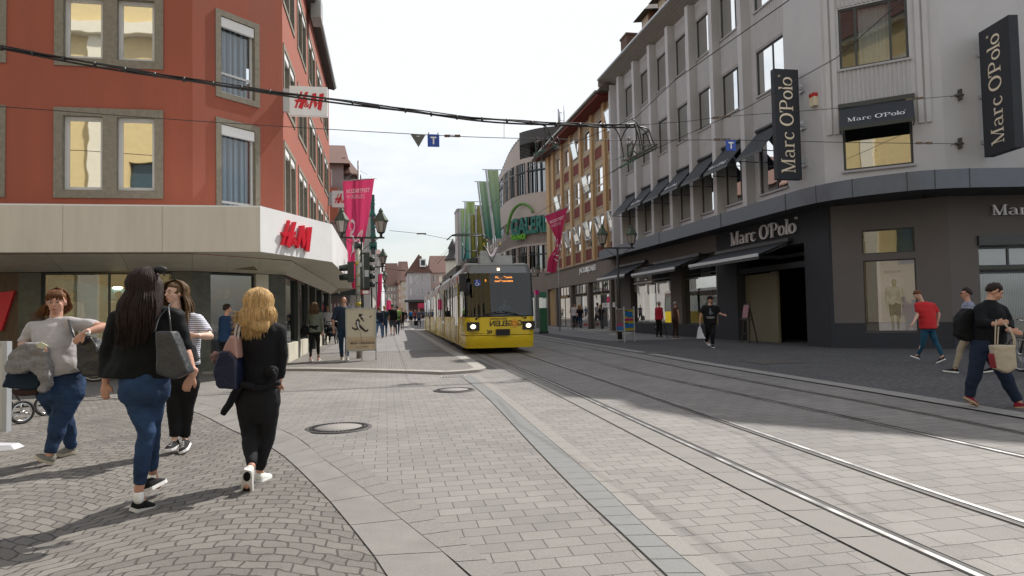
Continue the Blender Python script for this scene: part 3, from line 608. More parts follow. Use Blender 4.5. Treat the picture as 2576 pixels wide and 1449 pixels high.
# logos on the store
lg, _ = hm_logo(.05), 0; c0 = Z(CF[1].lerp(CF[2], .43), 3.36); cu = (CF[2] - CF[1]).normalized(); cn = V((cu.y, -cu.x, 0))
onto(lg, basis(c0 + cn * .03, cu, V((0, 0, 1)), cn, .64, .50)); lg.build('logo', LOGO, bld)
for yy, zz, lb in ((19.8, 7.25, 'white projecting box sign with red brush lettering on the red store, the nearer one'), (35.2, 7.1, 'white box sign with red lettering at the far end of the red store')):
    t = thing('store_sign', lb, 'sign', (-2.8, yy, zz), 'white projecting store signs'); wd_ = 1.05
    b = MB(); b.box(-2.62, -2.62 + wd_, yy - .09, yy + .09, zz - .02, zz + .82); b.build('sign_box', WHITE, t)
    b = MB(); b.box(-2.8, -2.62, yy - .07, yy + .07, zz + .08, zz + .74); b.build('wall_bracket', LGREY, t)
    l_ = hm_logo(.012); onto(l_, basis((-2.62 + wd_ / 2 + .02, yy - .09, zz + .40), ux, V((0, 0, 1)), nf, .40, .40)); l_.build('lettering', LOGO, t)
l_ = hm_logo(.06); onto(l_, basis((X_(38) - 1.17, 17.14, atY(20, 778, 17.1).z), ux, V((0, 0, 1)), nf, 1.15, .72)); o = l_.build('logo', LOGO, bld)
# ================================================================ yellow church behind the camera, seen only mirrored in the windows
ch = thing('yellow_church', 'yellow rendered church front with white pilasters mirrored in the store windows', 'building', (-14, -18, 0))
YEL = mat('church_yellow', (.58, .45, .22), .85, var=.06); CRM = mat('church_cream', (.68, .62, .48), .8, var=.05)
b = MB(); wallholes(b, V((0, -16, 0)), ux, V((0, 1, 0)), -40, 6, 0, 26, [(-36 + 6 * i, -34 + 6 * i, 5, 13) for i in range(7)], .5); b.box(-40, 6, -17.2, -17, 0, 26); b.build('wall', YEL, ch)
b = MB()
for i in range(8): b.box(-38.6 + 6 * i, -37.4 + 6 * i, -16, -15.7, 0, 22)
b.box(-40.4, 6.4, -17.4, -15.2, 22, 22.8); b.box(-40.4, 6.4, -17.4, -15.5, 26, 26.4); b.build('pilaster', CRM, ch)
b = MB()
for i in range(7): b.box(-36 + 6 * i, -34 + 6 * i, -16.5, -16.45, 5, 13)
b.build('window', mat('church_glass', (.04, .07, .08), .15), ch)
b = MB(); b.hexa([(-40.5, -28, 26.4), (6.5, -28, 26.4), (6.5, -15.3, 26.4), (-40.5, -15.3, 26.4), (-38, -24, 33), (4, -24, 33), (4, -20, 33), (-38, -20, 33)]); b.build('roof', TILE, ch)
# ================================================================ grey fashion store on the right
GLR = glass('right_shop_glass', .13, (.7, .74, .72), .01, .02)
GREYW = mat('grey_render', (.485, .48, .492), .85, var=.06, vs=.9, bump=.15, bs=30)
CORR = mat('corrugated_panel', (.44, .435, .447), .6, var=.06)
CANO = mat('canopy_slate', (.115, .13, .155), .5, .2, var=.14, vs=2)
TAUPE = mat('taupe_render', (.122, .110, .108), .85, var=.09, vs=1.5, bump=.2)
CHAR = mat('charcoal_render', (.028, .031, .039), .8, var=.15, vs=2, bump=.15)
AWN = mat('awning_cloth', (.030, .034, .042), .8, var=.12, vs=6)
AWNU = mat('awning_edge', (.55, .57, .60), .4, var=.03)
LETT = mat('letter_silver', (.80, .80, .86), .4, var=.03)
LETC = mat('letter_cream', (.80, .70, .55), .5, var=.03)
gy = thing('grey_store', 'grey rendered fashion store with projecting fins and a curved slate canopy', 'building', (20, 25, 0))
nR = V((-1, 0, 0)); PR = V((13.9, 0, 0))
P2 = V((13.9, 19.0, 0)); u2 = V((.77, -.64, 0)).normalized(); n2 = V((-.64, -.77, 0)).normalized(); L2 = 3.25
P3 = P2 + u2 * L2; u3 = V((.98, -.19, 0)).normalized(); n3 = V((-.19, -.98, 0)).normalized()
rows = ((5.67, 7.95), (9.38, 11.08), (12.6, 14.35)); ys = [20.98, 23.07, 25.35, 27.51, 29.71, 31.97, 34.2, 36.6, 38.3]
bays = [(20.98, 22.75)] + [(ys[i] + .32, ys[i + 1] - .02) for i in range(1, 7)]
hol = [(a, b, c, d) for a, b in bays for c, d in rows]
w = MB(); wallholes(w, PR, uy, nR, 19.0, 38.4, 5.0, 15.2, hol, .12)
f2 = [(.55, 2.45, 5.70, 7.62), (.55, 2.45, 8.95, 10.9), (.55, 2.45, 12.3, 14.1)]
wallholes(w, P2, u2, n2, 0, L2, 5.0, 15.2, f2, .16); wallholes(w, P3, u3, n3, 0, 16, 5.0, 15.2, [], .1)
w.box(13.95, 14.0, 38.38, 38.4, 0, 15.2); w.build('wall', GREYW, gy)
for y in ys[1:8] + [38.1]: fin = MB(); fin.box(13.52, 13.9, y, y + .30, 5.0, 15.15); fin.build('fin', GREYW, gy)
fin = MB()
for a in (.12, .32): obox(fin, P2, u2, n2, a, a + .14, 0, .06, 6.9, 15.2); obox(fin, P2, u2, n2, 2.5 + a, 2.5 + a + .14, 0, .06, 6.9, 15.2)
fin.build('pilaster_strip', GREYW, gy)
cp = MB()
def corr(P0, u, n, a, b, c, d, q=.0):
    k = int((b - a) / .12); pts = []
    for i in range(k * 4 + 1): t = i % 4; pts.append((a + (b - a) * i / (k * 4), q + (.035 if t in (1, 2) else 0)))
    for (s0, d0), (s1, d1) in zip(pts, pts[1:]):
        A = P0 + u * s0 + n * d0; B = P0 + u * s1 + n * d1; cp.quad(Z(A, c), Z(B, c), Z(B, d), Z(A, d))
for a, b in bays:
    corr(PR, uy, nR, a - .02, b + .02, 8.0, 9.33, .004); corr(PR, uy, nR, a - .02, b + .02, 11.13, 12.55, .004); corr(PR, uy, nR, a - .02, b + .02, 14.4, 15.0, .004)
corr(P2, u2, n2, .52, 2.48, 7.66, 8.9, .004); corr(P2, u2, n2, .52, 2.48, 10.95, 12.25, .004)
cp.build('corrugated_panel', CORR, gy)
SILM = mat('sill_grey', (.38, .37, .38), .7)
for a, b in bays:
    for c, d in rows: sl_ = MB(); obox(sl_, PR, uy, nR, a - .04, b + .0, 0, .08, c - .06, c); sl_.build('sill', SILM, gy)
for a, b, c, d in f2: sl_ = MB(); obox(sl_, P2, u2, n2, a - .05, b + .05, 0, .08, c - .07, c); sl_.build('sill', SILM, gy)
for a, b in bays:
    for c, d in rows:
        o = window(gy, PR, uy, nR, a, b, c, d, -.05, .05, GFR, GLD, cols=(.42,), back=ROOM, bd=.7)
        if c > 6: curtain(o, PR, uy, nR, b - .75, b - .1, c + .06, d - .06, -.25, mat('dim_curtain', (.12, .14, .14), .9), 5, .02)
for i, (a, b, c, d) in enumerate(f2):
    o = window(gy, P2, u2, n2, a, b, c, d, -.05, .07, GFR, GLR if i else GLD, cols=(.25, .75) if i else (), back=mat('blue_reflection_back', (.10, .14, .20), .9, var=.4) if i else ROOMW, bd=1.0)  # blue backing colour stands in for the bluish reflection on the panes
    if i: curtain(o, P2, u2, n2, a + .55, b - .5, c + .06, d - .06, -.25, CURT, 7, .03)
# flower bowl behind the low corner window
c_ = P2 + u2 * 1.45 - n2 * .4; fl = thing('flower_bowl', 'bowl of dried white flowers standing in the corner window under the awning', 'flowers', (c_.x, c_.y, 5.8))
b = MB(); b.lathe((c_.x, c_.y, 5.78), [(.08, 0), (.15, .1), (.17, .2), (.15, .2)], 12); b.build('bowl', DGREY, fl); b = MB()
for i in range(40): a = random.random() * 6.28; r_ = random.random() * .3; b.ell((c_.x + r_ * math.cos(a), c_.y + r_ * math.sin(a), 6.05 + random.random() * .26), .035, .035, .03, nu=6, nv=4)
b.build('blossom', mat('dried_flower', (.4, .34, .24), .9), fl)
r = MB(); r.prism([(16.4, 19.4, 15.7), (17, 18, 15.7), (19.1, 16, 15.7), (31, 13.9, 15.7), (31, 30, 15.7), (17.6, 30, 15.7)], (0, 0, 4.3)); r.box(17.6, 33, 19.5, 38.3, 0, 15.5); r.build('attic_shade_block', GREYW, gy)  # unseen attic shaped to the street's shadow edge; inner box added against sun leaks
r = MB()       # eaves with boarded soffit, gutter, roof
ev = [V((13.0, 38.75, 0)), V((13.0, 18.6, 0)), V((15.9, 16.2, 0)), V((31, 13.2, 0))]; rg = [V((17.5, 38.75, 0)), V((17.5, 22, 0)), V((19, 19.5, 0)), V((33, 17.5, 0))]
for i in range(3):
    r.hexa([Z(ev[i], 15.62), Z(ev[i + 1], 15.62), Z(rg[i + 1], 15.62), Z(rg[i], 15.62), Z(ev[i], 15.72), Z(ev[i + 1], 15.72), Z(rg[i + 1], 19.6), Z(rg[i], 19.6)])
r.hexa([Z(rg[0], 15.6), Z(rg[1], 15.6), V((22, 22, 15.6)), V((22, 38.75, 15.6)), Z(rg[0], 19.6), Z(rg[1], 19.6), V((22, 22, 15.7)), V((22, 38.75, 15.7))]); r.build('roof', mat('old_tile', (.10, .085, .07), .9, var=.4, vs=12, bump=.8, bs=20), gy)
s = MB()
for i in range(3):
    a, b = ev[i], ev[i + 1]; wa, wb = [V((13.9, 38.4, 0)), V((13.9, 19.0, 0)), P3, V((31, 14.2, 0))][i:i + 2]
    for j in range(6):
        t0, t1 = j / 6 + .004, (j + 1) / 6 - .004; s.quad(Z(a.lerp(wa, t0), 15.6 - .40 * t0), Z(b.lerp(wb, t0), 15.6 - .40 * t0), Z(b.lerp(wb, t1), 15.6 - .40 * t1), Z(a.lerp(wa, t1), 15.6 - .40 * t1))
s.box(13.0, 13.9, 38.70, 38.75, 15.2, 15.7); s.build('soffit', mat('soffit_boards', (.30, .285, .26), .8, var=.12, vs=3), gy)
g = MB(); g.tube([Z(p, 15.66) for p in ev], .07, 8); g.build('gutter', LGREY, gy)
for y in (33.2, 31.0, 28.4, 25.6):       # hipped dormers over the eaves
    d = MB(); d.box(13.9, 16, y - .55, y + .55, 16.0, 17.25, 0); d.build('dormer', mat('dormer_side', (.14, .06, .04), .8), gy)
    d = MB(); d.box(13.87, 13.9, y - .4, y + .4, 16.5, 17.15); d.build('dormer_window', mat('dormer_cream', (.45, .36, .26), .6), gy)
    d = MB(); d.hexa([(13.5, y - .85, 17.2), (13.5, y + .85, 17.2), (17, y + .85, 17.6), (17, y - .85, 17.6), (14.2, y - .1, 17.95), (14.2, y + .1, 17.95), (17, y + .1, 18.4), (17, y - .1, 18.4)]); d.build('dormer_roof', _mc['old_tile'], gy)
for x, y, h in ((14.6, 37.2, 17.7), (15.6, 28.7, 20.5)):
    d = MB(); d.box(x - .45, x + .45, y - .5, y + .5, 15.8, h); d.box(x - .5, x + .5, y - .55, y + .55, h, h + .12); d.build('chimney', mat('old_brick', (.12, .07, .05), .9, var=.5, vs=14, bump=.6), gy)
# canopy
cpx = [(1970, 487.5), (2083, 456), (2170, 446), (2295, 429), (2362, 425), (2445, 421.7), (2575, 429)]
ce = [V((12.92, 39.2, 0)), V((12.92, 30, 0)), V((12.92, 24, 0)), V((12.92, 19.7, 0)), V((13.05, 18.3, 0)), V((13.5, 17.25, 0)), V((14.42, 16.2, 0)), V((15.0, 15.85, 0)), V((15.85, 15.58, 0)), V((17.8, 15.25, 0)), V((24, 14.1, 0)), V((31, 12.8, 0))]
ci = [V((14.0, p.y, 0)) for p in ce[:4]] + [V((14.6, 19.2, 0))] * 2 + [V((16.2, 17.9, 0))] * 3 + [V((18, 17.2, 0)), V((25, 16, 0)), V((32, 14.8, 0))]
def smooth(P, k=5):
    out = []
    for i in range(len(P) - 1):
        a, b, c, d = P[max(i - 1, 0)], P[i], P[i + 1], P[min(i + 2, len(P) - 1)]
        for j in range(k):
            t = j / k; out.append(.5 * ((2 * b) + (c - a) * t + (2 * a - 5 * b + 4 * c - d) * t * t + (3 * b - a - 3 * c + d) * t ** 3))
    return out + [P[-1]]
ces, cis = smooth(ce), smooth(ci); c = MB()
for i in range(len(ces) - 1):
    a, b, e_, f_ = ces[i], ces[i + 1], cis[i + 1], cis[i]
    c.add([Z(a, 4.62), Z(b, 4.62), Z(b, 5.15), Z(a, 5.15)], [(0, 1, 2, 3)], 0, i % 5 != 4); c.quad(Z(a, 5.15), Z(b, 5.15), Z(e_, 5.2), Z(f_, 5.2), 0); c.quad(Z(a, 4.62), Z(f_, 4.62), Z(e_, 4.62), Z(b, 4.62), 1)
    if i % 5 == 0: c.bar(Z(a, 4.61) + (a - f_).normalized() * .003, Z(a, 5.16) + (a - f_).normalized() * .003, .025, .01, 1)
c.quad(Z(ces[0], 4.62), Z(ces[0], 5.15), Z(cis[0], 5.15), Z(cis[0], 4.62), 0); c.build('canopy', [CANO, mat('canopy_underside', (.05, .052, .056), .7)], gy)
# ground floor: street side
zz = lambda x, y: atX(x, y, 13.9)
gw = MB(); PG = V((13.9, 0, 0)); yA, yB, yC, yD = 38.4, zz(1700, 780).y, zz(1808, 780).y, zz(2060, 780).y
hs = [(zz(1688, 780).y, zz(1587, 780).y, .75, 3.9), (zz(1804, 780).y, zz(1716, 780).y, .75, 3.9)]
wallholes(gw, PG, uy, nR, yC, yA, 0, 4.7, hs, .22, 0); obox(gw, PG, uy, nR, yC, yA, 0, .02, 0, .75, 1)
dh = [(zz(2060, 780).y, zz(1857, 780).y, 0, 3.95)]
yE = 19.0
wallholes(gw, V((13.88, 0, 0)), uy, nR, yE, yC, 0, 4.7, [(zz(2030, 780).y, zz(1857, 780).y, 0, 3.6)], .5, 1)
sw = (.95, 2.15)
g2 = lambda x, y: (plane(x, y, P2, n2) - P2).dot(u2); g2z = lambda x, y: plane(x, y, P2, n2).z
s0, s1 = g2(2173, 720), g2(2306, 720); wz = (g2z(2180, 835), g2z(2175, 656), g2z(2175, 640), g2z(2172, 580)); s1 = min(s1, 3.2)
CW = ((s0 + s1) / 2, wz[0])
wallholes(gw, P2, u2, n2, 0, L2, 0, 4.7, [(s0, s1, wz[0], wz[1]), (s0, s1, wz[2], wz[3])], .12, 0, 1)
obox(gw, P2, u2, n2, 0, s0, 0, .02, 0, wz[0] + .28, 1); obox(gw, P2, u2, n2, s0, s1, 0, .02, 0, wz[0] - .02, 1); obox(gw, P2, u2, n2, s1, L2, 0, .02, 0, wz[0] + .28, 1)
g3 = lambda x, y: (plane(x, y, P3, n3) - P3).dot(u3); t0 = g3(2462, 640)
wallholes(gw, P3, u3, n3, 0, 16, 0, 4.7, [(t0, t0 + 3.4, .5, 3.35)], .2, 0); obox(gw, P3, u3, n3, 0, t0, 0, .02, 0, 1.05, 1)
gw.build('ground_floor_wall', [TAUPE, CHAR], gy)
for a, b, c, d in hs:
    window(gy, PG, uy, nR, a, b, c, 2.95, -.18, .06, GFR, GLR, name='shop_window', back=ROOM, bd=1.4); window(gy, PG, uy, nR, a, b, 3.05, d, -.18, .06, GFR, GLR, name='shop_window', back=ROOM, bd=1.4, cols=(.5,))
window(gy, P2, u2, n2, s0, s1, wz[0], wz[1], -.08, .035, GFR, glass('corner_glass', .08, (.95, .95, .95), .01), name='shop_window', back=mat('glowing_backdrop', (.50, .46, .46), .9, emit=(.5, .46, .46, .16)), bd=.9)  # backdrop given a faint glow of its own, standing in for window lighting
window(gy, P2, u2, n2, s0, s1, wz[2], wz[3], -.08, .035, GFR, GLS, name='shop_window', back=ROOMW, bd=.9)
d_ = txt('DENIM', .12, .002, spacing=1.3); onto(d_, basis(P2 + u2 * ((s0 + s1) / 2 + .1) - n2 * .93 + V((0, 0, wz[1] - .38)), u2, V((0, 0, 1)), n2)); d_.build('lettering', mat('letter_grey', (.22, .2, .2), .7), gy)
window(gy, P3, u3, n3, t0, t0 + 3.4, .5, 2.35, -.12, .05, GFR, GLS, cols=(.5,), name='shop_window', back=striped('string_curtain', (.16, .20, .18), (.05, .07, .065), .05, .5, 0), bd=.5)
window(gy, P3, u3, n3, t0, t0 + 3.4, 2.5, 3.1, -.12, .06, GFR, GLS, cols=(.28, .6), name='shop_window', back=mat('blind_grey', (.26, .28, .26), .9), bd=.3)
k = MB(); obox(k, P3, u3, n3, t0 - .03, t0 + 3.4, 0, .09, 3.14, 3.42); k.build('shutter_box', GFR, gy)
dr = MB(); y1_, y2_ = zz(1857, 780).y, zz(1950, 780).y      # entrance: pale screen wall on the left, dark opening on the right
dr.box(14.25, 14.35, y2_ + .75, y1_ + .4, 0, 2.75, 0); dr.box(14.2, 14.3, y2_ + .30, y2_ + .72, 0, 2.78, 0); dr.box(13.95, 14.1, yE, y1_ + .3, 2.8, 3.0, 1); dr.box(16.5, 16.6, yE - 1, y1_ + 1, 0, 3.5, 2); dr.box(14.3, 16.5, y1_ + .9, y1_ + 1, 0, 3.5, 2); dr.box(14.0, 16.5, yE + .1, y1_ + 1, 3.65, 3.7, 2); dr.box(13.87, 14.0, 18.93, 19.06, 0, 4.7, 1); dr.box(14.4, 16.5, yE - .1, yE, 0, 3.5, 2)
dr.build('entrance', [mat('screen_beige', (.17, .16, .11), .8, var=.08), CHAR, mat('shop_dark', (.014, .010, .008), .8)], gy)
rk = MB()
for i in range(26): y = 20.6 + random.random() * 1.9; z = .6 + int(random.random() * 4) * .5; rk.box(16.2, 16.45, y, y + .16, z, z + .22 + random.random() * .1, i % 3)
rk.build('stock', [mat('stock_red', (.18, .02, .015), .8), mat('stock_brown', (.10, .05, .02), .8), mat('stock_dark', (.05, .04, .04), .8)], gy)
lg = MB(); lg.box(15.2, 15.4, 20.2, 21.8, 3.3, 3.34); lg.build('ceiling_lamp', mat('lamp_white', (.5, .5, .5), .5, emit=(1, .9, .8, .35)), gy)
# wall lettering over the door and at the far right
sw_, wd_ = serif_word(.06)
pa, pb = atX(1841, 608, 13.85), atX(2008, 570, 13.85); sc = (pa.y - pb.y) / wd_; hz_ = (pa.z + pb.z) / 2
q = MB().join(sw_); onto(q, basis((13.84, (pa.y + pb.y) / 2, atX(1925, 600, 13.85).z - .02), (0, -1, 0), V((0, 0, 1)), nR, sc, .52)); q.build('lettering', LETT, gy)
q = MB().join(sw_); pp = P3 + u3 * (g3(2490, 530) + 1.55) + n3 * .06; onto(q, basis(Z(pp, plane(2490, 542, P3, n3).z), u3, V((0, 0, 1)), n3, 3.1 / wd_, .30)); q.build('lettering', LETT, gy)
# shop awnings at street level
for xa, xb, ya, yb, wq_ in ((1503, 1571, 704, 690, (1530, 679)), (1590, 1697, 693, 672, (1620, 671)), (1735, 1907, 670, 640, (1936, 616))):
    X0 = 12.55; A, B = atX(xa, ya, X0), atX(xb, yb, X0); z0 = (A.z + B.z) / 2; rz_ = max(.12, atX(wq_[0], wq_[1], 13.9).z - z0)
    t = thing('folding_awning', {1503: 'narrow dark folding awning at the left end of the grey store', 1590: 'middle dark folding awning over the shop windows of the grey store', 1735: 'largest dark folding awning, over the store entrance beneath the wall lettering'}[xa], 'awning', (13.9, (A.y + B.y) / 2, z0 + .6), 'dark folding awnings on the shopfront')
    c = MB(); c.hexa([(X0, B.y, z0), (X0, A.y, z0), (13.86, A.y, z0 + rz_), (13.86, B.y, z0 + rz_), (X0, B.y, z0 + .02), (X0, A.y, z0 + .02), (13.86, A.y, z0 + rz_ + .02), (13.86, B.y, z0 + rz_ + .02)]); c.build('awning_cloth', AWN, t)
    c = MB(); c.box(X0 - .05, X0, B.y - .02, A.y + .02, z0 - .06, z0 + .05); c.build('front_bar', AWNU, t)
    c = MB(); c.box(X0 - .02, X0 + .03, B.y, A.y, z0 - .15, z0 - .05)
    for y in (B.y + .3, A.y - .3): c.bar((X0, y, z0 - .02), (13.2, y + .25, z0 + .1), .04, .04); c.bar((13.2, y + .25, z0 + .1), (13.85, y, z0 + rz_ - .1), .05, .05)
    c.build('arm', GFR, t)
    c = MB(); c.box(13.7, 13.9, B.y, A.y, z0 + rz_ - .02, z0 + rz_ + .10); c.build('cassette', GFR, t)
# small window awnings on the first floor
for i, (a, b) in enumerate(bays):
    t = thing('window_awning', 'charcoal window awning over the ' + ['bay nearest the vertical sign', 'second bay from the vertical sign', 'third bay from the vertical sign', 'fourth bay, midway along the row', 'third bay from the ochre building', 'second bay from the ochre building', 'bay next to the ochre building'][i], 'awning', (13.9, (a + b) / 2, 8), 'charcoal window awnings on the grey store')
    c = MB(); c.hexa([(12.95, a, 6.98), (12.95, b, 6.98), (13.86, b, 8.0), (13.86, a, 8.0), (12.95, a, 7.0), (12.95, b, 7.0), (13.86, b, 8.02), (13.86, a, 8.02)]); c.build('awning_cloth', AWN, t)
    c = MB(); c.box(12.93, 12.96, a, b, 6.88, 6.99); c.tube([(13.85, a + .03, 6.9), (12.97, a + .03, 6.93)], .018, 6); c.tube([(13.85, b - .03, 6.9), (12.97, b - .03, 6.93)], .018, 6); c.build('arm', DGREY, t)
    c = MB(); c.tube([(13.82, a, 8.06), (13.82, b, 8.06)], .075, 8); c.build('cassette', GFR, t)
    if i in (1, 3, 5):
        q, ww = serif_word(.004); sc = (b - a) * .72 / ww; sv = V((13.86 - 12.95, 0, 1.02)).normalized()
        onto(q, basis(V((12.95, (a + b) / 2, 6.99)) + sv * .10 + V((-.02, 0, .02)), (0, -1, 0), sv, V((-.74, 0, .67)), sc, sc)); q.build('lettering', LETT, t)
t = thing('window_awning', 'wide charcoal awning over the angled corner window, lettered in white', 'awning', Z(P2 + u2 * 1.5, 8), 'charcoal window awnings on the grey store')
pq = lambda s_, d_, z: P2 + u2 * s_ + n2 * d_ + V((0, 0, z)); c = MB(); c.hexa([pq(.5, .75, 6.9), pq(2.5, .75, 6.9), pq(2.5, .04, 7.7), pq(.5, .04, 7.7), pq(.5, .75, 6.92), pq(2.5, .75, 6.92), pq(2.5, .04, 7.73), pq(.5, .04, 7.73)]); c.build('awning_cloth', AWN, t)
c = MB(); obox(c, P2, u2, n2, .5, 2.5, .73, .77, 6.82, 6.92); obox(c, P2, u2, n2, .5, .54, .04, .75, 6.86, 6.9); obox(c, P2, u2, n2, 2.46, 2.5, .04, .75, 6.86, 6.9); c.build('arm', DGREY, t)
c = MB(); obox(c, P2, u2, n2, .46, 2.54, 0, .12, 7.68, 7.82); c.build('cassette', GFR, t)
q, ww = serif_word(.004); sv = (pq(0, .04, 7.7) - pq(0, .75, 6.9)).normalized(); onto(q, basis(pq(1.5, .76, 6.94) + sv * .22, u2, sv, n2 * .7 + V((0, 0, .7)), 1.55 / ww, .2)); q.build('lettering', LETT, t)
# hanging vertical signs
def vsign(px, lab):
    pass
A_ = atY(1942, 175, 20); xa = A_.x; xb = atY(2003, 178, 20).x; zt = A_.z; zb = atY(1950, 452, 20).z
t = thing('vertical_sign', 'tall dark projecting sign with cream serif lettering, left one, over the door', 'sign', (13.9, 20, zb), 'tall dark projecting signs'); c = MB(); c.box(xa, xb, 19.9, 20.1, zb, zt); c.build('sign_box', CHAR, t)
q, ww = serif_word(.01); onto(q, basis(((xa + xb) / 2 + .20, 19.895, (zb + zt) / 2), (0, 0, 1), (-1, 0, 0), nf, (zt - zb) * .88 / ww, (zt - zb) * .88 / ww * 1.05)); q.build('lettering', LETC, t)
c = MB()
for z in (zb + .6, (zb + zt) / 2, zt - .6): c.box(xb - .02, 13.9, 19.95, 20.05, z - .05, z + .05); c.box(13.84, 13.9, 19.85, 20.15, z - .14, z + .14)
c.build('bracket', LGREY, t)
bp = P3 + u3 * (g3(2440, 300) + .35); d3 = n3
p0, p1 = plane(2451, 86, bp, u3), plane(2541, 47, bp, u3); p2_ = plane(2461, 398, bp, u3)
ll = lambda p: (p - bp).dot(n3); o0, o1 = sorted((max(.12, ll(p0)), max(.9, ll(p1)))) if abs(ll(p1)) < 4 else (.2, 1.3)
o0, o1 = .22, 1.42; zt2, zb2 = plane(2500, 66, Z(bp + n3 * .8, 0), u3).z, plane(2500, 392, Z(bp + n3 * .8, 0), u3).z
uS = (u3 * .0 + n3)
t = thing('vertical_sign', 'tall dark projecting sign with cream serif lettering at the right edge of the photo', 'sign', Z(bp, zb2), 'tall dark projecting signs'); c = MB(); obox(c, bp, n3, u3, o0, o1, -.13, .13, zb2, zt2); c.build('sign_box', CHAR, t)
q, ww = serif_word(.01); onto(q, basis(Z(bp + n3 * ((o0 + o1) / 2 + .22) - u3 * .135, (zb2 + zt2) / 2), (0, 0, 1), -n3, -u3, (zt2 - zb2) * .86 / ww, (zt2 - zb2) * .86 / ww * 1.05)); q.build('lettering', LETC, t)
c = MB()
for z in (zb2 + .5, (zb2 + zt2) / 2, zt2 - .6): obox(c, bp, n3, u3, 0, o0 + .02, -.05, .05, z - .05, z + .05)
c.build('bracket', LGREY, t)
p = zz(2052, 254); t = thing('alarm_siren', 'small cream alarm box with a red top on the grey store wall', 'alarm', p); c = MB(); c.box(13.75, 13.9, p.y - .12, p.y + .12, p.z - .18, p.z + .12); c.build('housing', mat('alarm_cream', (.6, .53, .38), .5), t); c = MB(); c.box(13.74, 13.9, p.y - .12, p.y + .12, p.z + .12, p.z + .24); c.build('flash_light', mat('alarm_red', (.45, .02, .02), .3), t)
p = atX(1604, 193, 14.0); c = MB(); c.box(13.9, 13.93, p.y - .3, p.y + .4, 13.5, 14.3); o = c.build('window_flag', mat('blue_flag', (.02, .07, .25), .6), gy)
# ================================================================ ochre building
oc = thing('ochre_building', 'ochre rendered office building with white windows and dark red panels', 'building', (20, 48, 0))
OCH = mat('ochre_render', (.46, .31, .165), .85, var=.07, vs=1.5, bump=.15); OCP = mat('ochre_pale', (.40, .325, .225), .85, var=.08, vs=2); DRED = mat('dark_red_panel', (.15, .022, .015), .8, var=.12)
PO = V((13.9, 0, 0)); cols_ = [(37.98 + 2.62 * i, 39.5 + 2.62 * i) for i in range(6)] + [(38.05 + 2.62 * 6, 39.3 + 2.62 * 6)]
cols_ = [(a + .35, b + .25) for a, b in cols_][:6]
hl = [(a, b, c, d) for a, b in cols_ for c, d in ((12.62, 14.05), (9.25, 10.95), (5.85, 7.75))]
w = MB(); wallholes(w, PO, uy, nR, 38.4, 55.7, 4.85, 14.9, hl, .16, 1); w.box(13.9, 20, 55.65, 55.7, 0, 14.9, 0); w.build('wall', [OCH, OCP], oc)
for a, b in cols_: w = MB(); w.box(13.72, 13.9, b + .18, b + .66, 4.85, 14.8); w.build('pilaster', OCH, oc)
w = MB()
w.box(13.72, 13.9, 38.4, 38.62, 4.85, 14.8); w.box(13.72, 13.9, 54.6, 55.7, 4.85, 14.8); w.build('pilaster', OCH, oc)
for a, b in cols_:
    for z in (11.5, 8.35, 5.05): w = MB(); fr_ = MB(); w.box(13.885, 13.9, a + .02, b - .02, z, z + .72); frame(fr_, PO, uy, nR, a - .1, b + .1, z - .12, z + .84, .04, .09, .04); fr_.build('panel_frame', OCP, w.build('spandrel_panel', DRED, oc))
for i, (a, b) in enumerate(cols_):
    for j, (c, d) in enumerate(((12.62, 14.05), (9.25, 10.95), (5.85, 7.75))):
        o = window(oc, PO, uy, nR, a, b, c, d, -.06, .08, WFR, GLD, rows=(.3,) if j else (), back=ROOM, bd=.6)
        if (i + j) % 3 == 0 or j == 2:      # tilted sash
            s = MB(); z0 = c + (d - c) * .32 if j else c + .1
            A, B, C_, D = V((13.85, a + .08, z0)), V((13.85, b - .08, z0)), V((13.62, b - .08, d - .12)), V((13.62, a + .08, d - .12))
            for p, q_ in ((A, B), (B, C_), (C_, D), (D, A)): s.bar(p, q_, .06, .05)
            s.build('open_sash', WFR, o); s = MB(); s.quad(A, B, C_, D); s.build('sash_pane', GLD, o)
w = MB(); w.hexa([(12.9, 38.2, 14.85), (12.9, 56.6, 14.85), (19, 56.6, 14.85), (19, 38.2, 14.85), (12.9, 38.2, 15.0), (12.9, 56.6, 15.0), (18, 54, 18.5), (18, 38.2, 18.5)]); w.build('roof', _mc['old_tile'], oc)
w = MB(); w.box(12.95, 13.9, 38.75, 56.5, 14.70, 14.84); w.build('eaves_soffit', DRED, oc); w = MB(); w.tube([(12.85, 38.76, 14.98), (12.85, 56.7, 14.98)], .08, 8); w.build('gutter', GALV, oc)
# its shopfront
CONC = mat('shopfront_concrete', (.17, .145, .125), .85, var=.2, vs=3, bump=.2, stretch=(1, 1, .3)); OY = lambda x: atX(x, 760, 13.9).y
w = MB(); w.box(13.6, 13.9, 38.4, 56.5, 4.78, 4.86, 0); w.box(13.7, 14.2, 38.4, 56.3, 3.45, 4.78, 0)
for y in (38.4, OY(1545), OY(1487), OY(1443), OY(1405), 55.9): w.box(13.72, 14.1, y, y + .35, 0, 3.45, 0)
w.build('shopfront_wall', CONC, oc)
for a, b in ((OY(1545) + .35, OY(1487)), (OY(1487) + .35, OY(1443)), (OY(1443) + .35, OY(1405)), (38.75, OY(1545))):
    if b - a < .5: continue
    window(oc, PO, uy, nR, a, b, .1, 2.6, .02, .05, GFR, GLR, cols=(.5,), name='shop_window', back=ROOM, bd=2.0); window(oc, PO, uy, nR, a, b, 2.75, 3.45, .02, .05, GFR, GLS, cols=(.2, .4, .6, .8), name='shop_window', back=ROOM, bd=.8)
